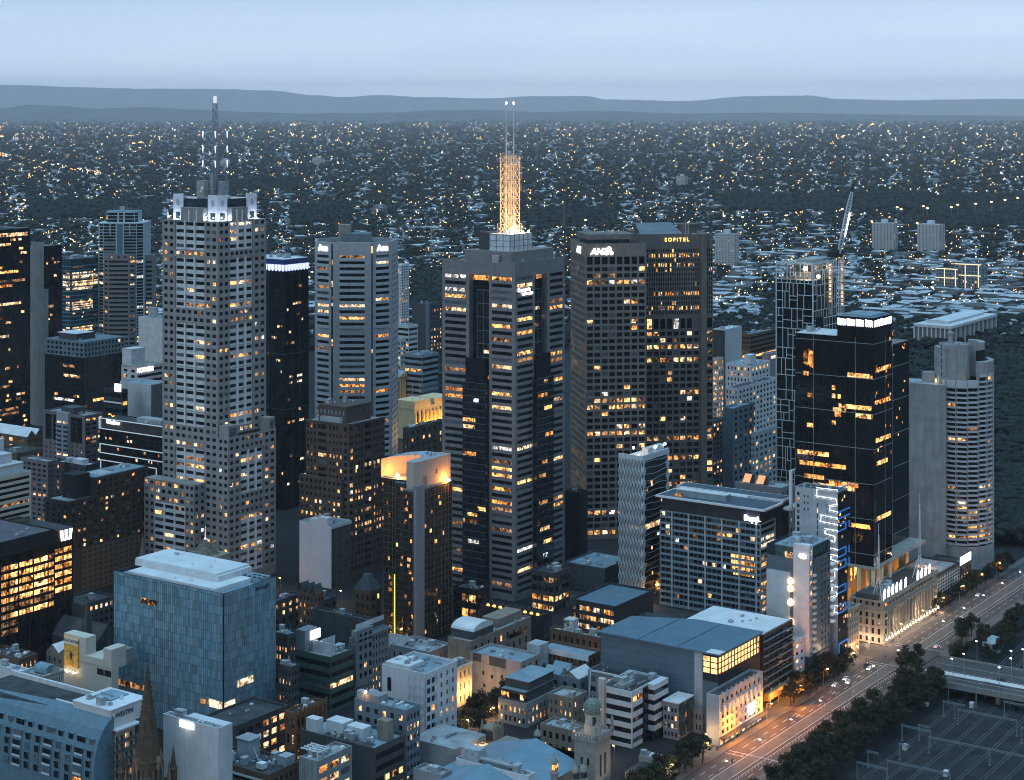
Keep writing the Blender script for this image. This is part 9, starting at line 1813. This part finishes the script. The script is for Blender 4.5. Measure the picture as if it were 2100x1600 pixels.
def hills():
 """long ranges on the horizon, built as real terrain sheets"""
 g = random.Random(3)
 def rng(name, pts, Y, depth, mat, jag, step, kind='structure'):
  m = MB(); xs = list(range(-300, 2401, step)); rows = []
  def top(px):
   for (a, b), (c, d) in zip(pts, pts[1:]):
    if a <= px <= c: t = (px - a) / (c - a); t = t * t * (3 - 2 * t); return b + (d - b) * t
   return pts[0][1] if px < pts[0][0] else pts[-1][1]
  n = len(xs); prof = ((-.5, -.02), (-.28, .30), (-.12, .72), (0, 1), (.25, .7), (.5, 0))
  for dy, hf in prof:
   for i, px in enumerate(xs):
    Yr = Y + dy * depth; hh = max(-60, H - (top(px) - HY) * Y / F) * hf + (g.uniform(-jag, jag) * Y / F if hf > .2 else 0)
    m.v.append(((px - CX) / F * Yr, Yr, max(hh, -80) if hf > 0 else -80))
  for r in range(len(prof) - 1):
   for i in range(n - 1): a = r * n + i; m.f.append((a, a + 1, a + n + 1, a + n)); m.m.append(0)
  tag(m.build(name, mat, None, True), kind=kind)
 hm = M("hill_forest", (.05, .07, .075), rough=.95, var=.5, ns=.0012)
 rng('hills', [(-300, 176), (0, 174), (60, 175), (150, 179), (300, 182), (420, 182), (560, 186), (640, 195), (700, 199), (780, 195), (860, 199), (1000, 202), (1100, 197), (1205, 197), (1240, 204), (1400, 207), (1540, 197), (1660, 196), (1720, 203), (1850, 206), (2000, 203), (2400, 206)], 95000, 24000, hm, .5, 12)
 rng('hills', [(-300, 222), (0, 223), (60, 215), (120, 217), (200, 223), (300, 220), (400, 225), (520, 230), (620, 233), (800, 231), (900, 226), (1000, 225), (1100, 230), (1250, 228), (1400, 233), (1600, 231), (1800, 235), (2100, 238), (2400, 238)], 46000, 10000, hm, .5, 8)
 # haze: one closed box of even air round the camera and everything up to the hills
 bm = MB(); bm.box(-52000, 52000, -600, 112000, -140, 2050)
 m = bpy.data.materials.new("haze_air"); m.use_nodes = True; t = m.node_tree; t.nodes.clear()
 out = t.nodes.new("ShaderNodeOutputMaterial"); vol = t.nodes.new("ShaderNodeVolumePrincipled")
 vol.inputs['Color'].default_value = (.98, .97, 1, 1); vol.inputs['Density'].default_value = 1.6e-5; vol.inputs['Anisotropy'].default_value = -.35
 t.links.new(vol.outputs[0], out.inputs['Volume'])
 tag(bm.build('haze', m), 'thin blue evening haze over the whole city', 'haze', kind='stuff')
hills()
# ================================================================ avenue, bridge, rail yard, traffic, street trees
def at(o, u, v, z=0, rz=0): x, y = from_uv(u, v); o.location = (x, y, z); o.rotation_euler = (0, 0, pi / 2 - TH + rz); return o
def sheet(name, mat, rects, z=.02, kind='structure', th=0):
 m = MB()
 for u0, u1, v0, v1 in rects:
  q = [from_uv(*p) for p in ((u0, v0), (u1, v0), (u1, v1), (u0, v1))]
  if th: m.prism(q, 0, th)
  else: m.quad(*[(*p, z) for p in q])
 return tag(m.build(name, mat), kind=kind)
def dup(o, parent=None):
 c = o.copy(); COL.objects.link(c)
 if parent: c.parent = parent
 for k in o.children: dup(k, c)
 return c
def street():
 g = random.Random(9); asp = M("asphalt", (.055, .055, .058), rough=.7, var=.3, ns=.08); pav = M("pavement", (.13, .125, .12), rough=.8, var=.2, ns=.2, panel=(1.2, 1.2)); wl = M("road_paint", (.55, .55, .52), rough=.7, var=.2, ns=1)
 sheet('road', asp, [(430, 1500, 342, 367.5)]); sheet('side_street', asp, [(866, 887, 367.5, 760), (430, 865, 470, 479)], .016); sheet('pavement', pav, [(430, 865.5, 367.6, 378.6), (887.5, 1400, 367.6, 372), (430, 845, 336.5, 341.9), (888, 1400, 336.5, 341.9)], th=.15)
 L = []
 for v in (345.6, 349, 359.5, 363.5):
  u = 440
  while u < 1400: (L.append((u, u + (5 if v != 349 else 9.5), v - .12, v + .12)) if not 858 < u < 892 else None); u += 10
 for v in (351.2, 357.6): L += [(440, 858, v - .15, v + .15), (895, 1400, v - .15, v + .15)]
 for u0 in (700, 855, 892): L += [(u0, u0 + .5, 358, 367), (u0 + 3.4, u0 + 3.9, 342, 367)]
 for u0 in (640, 760, 800, 830): L += [(u0, u0 + 4, 361.2, 361.7), (u0 + 3, u0 + 3.6, 360.6, 362.3)]
 sheet('road_markings', wl, L, .026); sheet('tram_tracks', M("tram_rail", (.12, .115, .11), rough=.35, metal=.6), [(430, 1400, v, v + .12) for v in (352.4, 353.8, 355.4, 356.8)], .03); sheet('tram_reserve', M("tram_concrete", (.11, .105, .10), rough=.8, var=.2), [(430, 1400, 351.5, 357.4)], .022)
 # bridge
 b = empty('road_bridge', (0, 0, 0)); at(b, 846, 338); tag(b, 'concrete road bridge crossing the rail yard from the avenue', 'bridge'); cn = M("bridge_concrete", (.24, .24, .23), rough=.85, var=.15, ns=.2, streak=.2); m = MB(); m.box(0, 41, -230, 0, -1.8, -.05); m.build('deck', cn, b); m = MB(); m.box(.8, 40.2, -230, 3, -.04, .05); m.build('carriageway', asp, b)
 for x in (0, 40.2): m = MB(); m.box(x, x + .8, -230, 1, -.04, 1.1); m.build('parapet', cn, b)
 m = MB(); [m.box(x, x + .2, -230, 0, .06, .075) for x in (10, 20.4, 30)]; m.box(14, 19, -230, 0, .06, .07); m.build('lane_marking', wl, b)
 for y in (-42, -88, -134, -180):
  for x in (5, 33): m = MB(); m.prism([(x, y), (x + 3.4, y), (x + 3.4, y + 2), (x, y + 2)], -7, -1.85); m.build('pier', cn, b)
 m = MB(); m.box(-2.5, .3, -3, 1.5, -.5, 2.4); m.build('abutment', M("abutment_pale", (.5, .52, .54)), b)
 # rail yard
 sheet('rail_yard', M("ballast", (.022, .023, .026), rough=.95, var=.45, ns=.12), [(300, 1600, -200, 319)], -6.97)
 steel = M("rail_steel", (.30, .33, .35), rough=.35, metal=.6); slp = M("sleepers", (.025, .025, .027), rough=.9)
 for k in range(17):
  v0 = 312 - 8.6 * k - (4 if k > 8 else 0); cv = 2.0e-4 * (1 + .12 * k); m = MB(); pu = None
  f = lambda u: v0 + cv * (u - 760) ** 2 * (1 if u > 760 else .35) - (max(0, 700 - u) * .02 * (k % 3 - 1))
  for u in range(440, 1300, 20):
   if pu is not None:
    for o in (-.8, .7): a, c = from_uv(pu, f(pu) + o), from_uv(u, f(u) + o); d = from_uv(0, .15); m.quad((*a, -6.78), (*c, -6.78), (c[0] + d[0], c[1] + d[1], -6.78), (a[0] + d[0], a[1] + d[1], -6.78), 0)
    a, c = from_uv(pu, f(pu) - 1.3), from_uv(u, f(u) - 1.3); d = from_uv(0, 2.6); m.quad((*a, -6.9), (*c, -6.9), (c[0] + d[0], c[1] + d[1], -6.9), (a[0] + d[0], a[1] + d[1], -6.9), 1)
   pu = u
  tag(m.build('railway_track', [steel, slp]), kind='structure')
 gm = M("gantry_steel", (.15, .19, .21), rough=.5, var=.1); pr = []
 for w in (5, 14, 28):
  o = empty('catenary_gantry', (0, 0, 0)); tag(o, 'pale steel mast with a short arm beside the tracks' if w == 5 else 'pale steel portal spanning %s tracks' % ('two' if w == 14 else 'several'), 'gantry', 'overhead wire gantries')
  for y in ((0,) if w == 5 else (0, -w)): m = MB(); m.box(-.22, .22, y - .22, y + .22, 0, 7.6); m.box(-.5, .5, y - .5, y + .5, 0, .5); m.build('mast', gm, o)
  m = MB(); [m.bar((x, .5, z), (x, -w, z), .11) for x in (-.3, .3) for z in (6.9, 7.6)]; [m.bar((-.3, -y, 6.9), (.3, -min(w, y + 1), 7.6), .07) for y in range(0, w)]; m.build('cross_beam', gm, o)
  for y in range(3, w + 1, 6): m = MB(); m.bar((0, -y, 7), (0, -y, 5.4), .07); m.bar((0, -y, 5.4), (0, -y + 1.6, 5.9), .06); m.build('registration_arm', gm, o)
  pr.append(o)
 used = set()
 for px, py, k in ((1690, 1490, 0), (1740, 1470, 0), (1905, 1445, 0), (1958, 1475, 0), (2020, 1430, 1), (1945, 1440, 1), (1788, 1515, 0), (1850, 1520, 1), (1885, 1520, 0), (1965, 1487, 2), (2060, 1470, 2), (1780, 1575, 0), (1905, 1545, 2), (1845, 1560, 0), (1820, 1595, 2), (2030, 1570, 2), (1712, 1578, 0), (1758, 1598, 1), (2095, 1525, 1), (1935, 1470, 0)):
  X, Y = Gp(px, py, -7); u, v = to_uv(X, Y); o = pr[k] if k not in used else dup(pr[k]); used.add(k); at(o, u, v, -6.95, g.uniform(-.06, .06))
 for px, py in ((1856, 1538), (1993, 1451), (1900, 1452), (1940, 1592)): X, Y = Gp(px, py, -7); m = MB(); m.box(-1.2, 1.2, -.8, .8, 0, 2.2); m.box(-1.4, 1.4, -1, 1, 2.2, 2.4); o = m.build('relay_cabinet', WHT); at(o, *to_uv(X, Y), -6.95); tag(o, 'small white equipment cabinet standing between the rail tracks', 'cabinet', 'rail yard cabinets')
 m = MB(); m.box(-4, 4, -3, 3, 0, 5); m.prism([(-9, -3.5), (5, -3.5), (7, 4), (-8, 4)], 5, 7.4); o = m.build('signal_house', M("signal_house_pale", (.36, .42, .44))); at(o, *to_uv(*Gp(2040, 1340, -7)), -6.9); tag(o, 'pale angular rail building right of the bridge end', 'building')
 # trees: trunk, limbs, a crown of many leaf-sized faces
 bark = MATS["tree_bark"]; lf = [M("plane_leaf_dark", (.014, .019, .009), rough=.8, var=.7, ns=.5), M("plane_leaf_olive", (.026, .028, .011), rough=.8, var=.7, ns=.5)]; tm = []
 for s in range(4):
  rg = random.Random(s + 40); m = MB(); m.bar((0, 0, 0), (0, 0, 4), .3, 6, .2); cl = []
  for k in range(9): a = k * 2.4; r = rg.uniform(1.4, 3.4); z = rg.uniform(4.5, 9); m.bar((0, 0, 3.4), (r * cos(a), r * sin(a), z), .14, 5, .04); cl.append((r * cos(a), r * sin(a), z, rg.uniform(1.3, 2.2)))
  cl.append((0, 0, 9, 2)); t = m.build('trunk', bark); me = t.data; bpy.data.objects.remove(t); m = MB()
  for x, y, z, r in cl:
   for _ in range(110):
    d = np.array([rg.gauss(0, 1) for _ in range(3)]); d /= np.linalg.norm(d); c = np.array((x, y, z)) + d * r * rg.uniform(.5, 1.05) * np.array((1, 1, .8)); e = np.array([rg.gauss(0, 1) for _ in range(3)]); e /= np.linalg.norm(e); f = np.cross(d, e); w = rg.uniform(.22, .45)
    m.quad(*[tuple(c + w * (i * e + j * f)) for i, j in ((-1, -.6), (1, -.6), (1, .6), (-1, .6))])
  o = m.build('crown', lf[s % 2]); tm.append((me, o.data)); bpy.data.objects.remove(o)
 def tree(u, v, z, s, lab, grp):
  o = empty('street_tree', (0, 0, 0)); k = g.randrange(4); at(o, u, v, z, g.uniform(0, 6)); o.scale = (s, s, s * g.uniform(.85, 1.15)); tag(o, lab, 'tree', grp)
  for nm, me in zip(('trunk', 'crown'), tm[k]): q = bpy.data.objects.new(nm, me); COL.objects.link(q); q.parent = o
 for i in range(125): u = 555 + 292 * i / 125 + g.uniform(-2, 2); tree(u, g.uniform(319, 338), -3.5, g.uniform(.85, 1.35), 'dark leafy tree on the bank between avenue and rail yard', 'trees on the rail bank')
 for i in range(44): tree(895 + 5 * i + g.uniform(-3, 3), g.uniform(318, 336), -4, g.uniform(.7, 1.1), 'dark leafy tree beyond the bridge beside the rail yard', 'trees beyond the bridge')
 for u0, u1, n in ((585, 690, 30), (772, 852, 16), (960, 1090, 12)):
  for i in range(n): tree(u0 + (u1 - u0) * i / n, g.uniform(368.5, 374 if u0 < 900 else 371), .1, g.uniform(.85, 1.25), 'leafy plane tree on the north pavement of the avenue', 'trees on the north pavement')
 for u, v in ((852, 345), (858, 347), (864, 343), (856, 341), (915, 339), (922, 341), (930, 339), (1035, 340), (1048, 341), (1060, 339), (1075, 340)): tree(u, v, .05, g.uniform(.95, 1.3), 'big dark tree at the crossing on the south side of the avenue', 'trees at the crossing')
 for i in range(16): tree(632 + 6 * i, g.choice((469, 480.5)), 0, g.uniform(1.0, 1.35), 'plane tree in the lit lane between the low blocks', 'trees in the lane')
 for i in range(12): tree(604 + i * 3, g.uniform(372, 380) - 2, 0, g.uniform(.7, .95), 'tree beside the clock tower lit amber from below', 'trees by the clock tower')
 # lamps
 am, wh = E("lamp_head_amber", (1, .55, .2), 18), E("lamp_head_white", (1, .92, .8), 16)
 def lampost(u, v, e, col, head, lab, h=9, dv=2.2, z=0):
  o = empty('street_lamp', (0, 0, 0)); at(o, u, v, z); tag(o, lab, 'street lamp', lab); m = MB(); m.bar((0, 0, 0), (0, 0, h), .13, 6, .08); m.bar((0, 0, h), (0, dv, h + .5), .07); m.build('pole', STEEL, o); m = MB(); m.box(-.22, .22, dv - .5, dv + .4, h + .35, h + .55); m.build('lamp_head', head, o)
  if e: lamp('lamp_light', (0, dv, h - .1), e, col, o, .25)
 for i in range(16):
  u = 590 + 31 * i
  if 860 < u < 892: continue
  e = 20000 if 690 < u < 800 else (3000 if u < 860 else 2600); lampost(u, 369, e, (1, .28, .03) if 700 < u < 810 or u > 1000 else (1, .66, .38), am, 'street lamp on the north side of the avenue', dv=-2.2); lampost(u + 14, 346.5, 900, (1, .6, .3), wh, 'tall pole between the tram tracks and the south lanes', 10)
 for u, v, e in ((655, 474, 4200), (675, 474, 4600), (700, 474, 2400), (600, 474, 900), (760, 474, 900), (876, 395, 1600), (870, 372, 2600), (620, 376, 3200), (700, 376, 2600)) + tuple((*to_uv(*Gp(*q)), e) for q, e in (((1345, 1222), 2600), ((1330, 1240), 1500), ((795, 1325), 2600), ((575, 1208), 1200), ((905, 1395), 900), ((650, 1192), 1200), ((700, 1235), 1500), ((470, 1330), 900), ((205, 1250), 3500), ((180, 1245), 2500), ((1760, 1352), 2200), ((1260, 1560), 1200), ((1210, 1395), 500))): lampost(u, v, e, (1, .55, .22), am, 'lamp glowing low between the buildings', 6, .6)
 for u0, v0 in ((851, 320), (851, 296), (862, 318), (868, 296), (868, 272), (880, 300), (880, 280), (880, 262), (886, 320), (886, 296), (886, 272), (886, 250)): lampost(u0, v0, 260 if v0 < 300 else 0, (.9, .9, 1), wh, 'pale flag pole lamp standing on the bridge', 11, .3)
 # traffic
 cp = M("car_paint_white", (.6, .61, .62), rough=.25, var=.05); cars = {}
 def car(col):
  o = empty('car', (0, 0, 0)); pm = {'white': cp, 'dark': M("car_paint_dark", (.04, .045, .06), rough=.25), 'taxi': M("car_paint_yellow", (.75, .42, .03), rough=.3)}[col]
  m = MB(); P = [(-2.2, .35), (2.2, .35), (2.25, .75), (1.2, .92), (.6, 1.42), (-1.2, 1.45), (-1.9, .98), (-2.25, .9)]; n = len(P); m.v = [(x, y, z) for y in (-.88, .88) for x, z in P]; m.f = [tuple(range(n)), tuple(range(2 * n - 1, n - 1, -1))] + [(i, n + i, n + (i + 1) % n, (i + 1) % n) for i in range(n)]; m.m = [0] * len(m.f); m.build('body', pm, o)
  m = MB(); m.quad((1.1, -.7, .98), (1.1, .7, .98), (.66, .62, 1.4), (.66, -.62, 1.4)); [m.poly([(-1.5, s, 1.0), (.95, s, 1.0), (.55, s, 1.36), (-1.15, s, 1.38)]) for s in (-.89, .89)]; m.build('car_windows', GLASS, o)
  for x in (-1.4, 1.4):
   for y in (-.8, .8): m = MB(); m.bar((x, y - .12, .33), (x, y + .12, .33), .33, 10); m.build('wheel', DARK_ROOF, o)
  for y in (-.62, .62): m = MB(); m.box(2.24, 2.3, y - .18, y + .18, .6, .76); m.build('headlight', E("headlight_glow", (1, .93, .8), 26) if col != 'dark' else PLANT, o); m = MB(); m.box(-2.32, -2.26, y - .18, y + .18, .72, .86); m.build('taillight', E("taillight_glow", (1, .06, .02), 8) if col != 'dark' else RED, o)
  return o
 for u, v, c, r, lb in ((648, 364.6, 'taxi', pi, 'yellow taxi on the avenue before the studded facade'), (612, 365.5, 'white', pi, 'white car under the trees at the near end of the avenue'), (812, 365, 'white', pi, None), (820, 361.5, 'white', pi, None), (824, 364.6, 'white', pi, None), (846, 361.4, 'white', pi, None), (850, 365, 'dark', pi, 'dark car first in the queue at the crossing'), (900, 347, 'white', 0, 'white car with bright headlights beyond the crossing'), (1010, 364, 'white', pi, 'white car far along the avenue'), (866, 300, 'dark', -pi / 2, 'dark car crossing the bridge'), (874, 410, 'white', -pi / 2, 'white car waiting in the side street')) + tuple((740 + 7 * k, 341.2 + .7, 'dark', 0, 'dark car parked along the south kerb') for k in range(9)):
  o = dup(cars[c]) if c in cars else cars.setdefault(c, car(c)); at(o, u, v, .05, r); tag(o, lb or 'white car queueing before the crossing', 'car', 'cars parked along the south kerb' if 'parked' in (lb or '') else 'cars on the avenue')
 for u, lb in ((640, 'tram shelter with a pale roof at mid avenue'), (608, 'white tram shelter further down the avenue'), (582, 'tram shelter at the bottom edge of the avenue')):
  o = empty('tram_shelter', (0, 0, 0)); at(o, u, 359); tag(o, lb, 'tram shelter'); m = MB(); m.box(-6, 6, -1, 1, 2.6, 2.8); m.build('roof', PALE_ROOF, o); m = MB(); m.box(-5.6, 5.6, .8, .86, .3, 2.5); m.build('glass_wall', LITS[4], o)
  for x in (-5, 0, 5): m = MB(); m.box(x - .08, x + .08, -.1, .1, 0, 2.6); m.build('post', STEEL, o)
  lamp('shelter_light', (0, 0, 2.4), 160, (1, .9, .75), o, .3)
 bo = None
 for i in range(95):
  u = 560 + 3.1 * i; o = bo.copy() if bo else MB().lathe(0, 0, [(.14, 0), (.16, .9), (.05, 1.1)], 6).build('bollard', M("bollard_white", (.6, .58, .52))); bo = bo or o
  if o is not bo: COL.objects.link(o)
  at(o, u, 358.2 if u < 660 else 347.4, .02); tag(o, 'small white bollard in the row dividing the avenue lanes', 'bollard', 'bollards along the avenue')
 pm = None; rg = g
 for u, v in ((690, 358.5), (692, 359.3), (700, 371), (742, 371), (858, 368.5), (868, 362), (893, 369), (897, 370), (905, 369.5), (846, 370), (720, 371.5)):
  if pm is None:
   m = MB(); m.bar((-.18, 0, 0), (-.1, 0, .88), .07, 6, .11); m.bar((.2, .1, 0), (.1, 0, .88), .07, 6, .11); m.lathe(0, 0, [(.17, .84), (.2, 1.2), (.23, 1.42), (.09, 1.5), (.07, 1.56), (.115, 1.64), (.12, 1.74), (.05, 1.82)], 8); m.bar((.22, 0, 1.4), (.3, .05, .85), .06, 5, .04); m.bar((-.22, 0, 1.4), (-.3, -.05, .85), .06, 5, .04); o = m.build('person', M("dark_clothes", (.02, .02, .022))); pm = o
  else: o = pm.copy(); COL.objects.link(o)
  at(o, u, v, .16 if v > 367.5 else .03, rg.uniform(0, 6)); tag(o, 'person in dark clothes walking by the avenue', 'person', 'people walking by the avenue')
 m = MB(); [m.bar((*from_uv(u, 335.5), 0), (*from_uv(u, 335.5), 2), .05) for u in range(890, 1130, 4)]; [m.bar((*from_uv(890, 335.5), z), (*from_uv(1130, 335.5), z), .05) for z in (.9, 2)]; tag(m.build('fence', STEEL), 'long metal fence on the south side beyond the bridge', 'fence')
street()
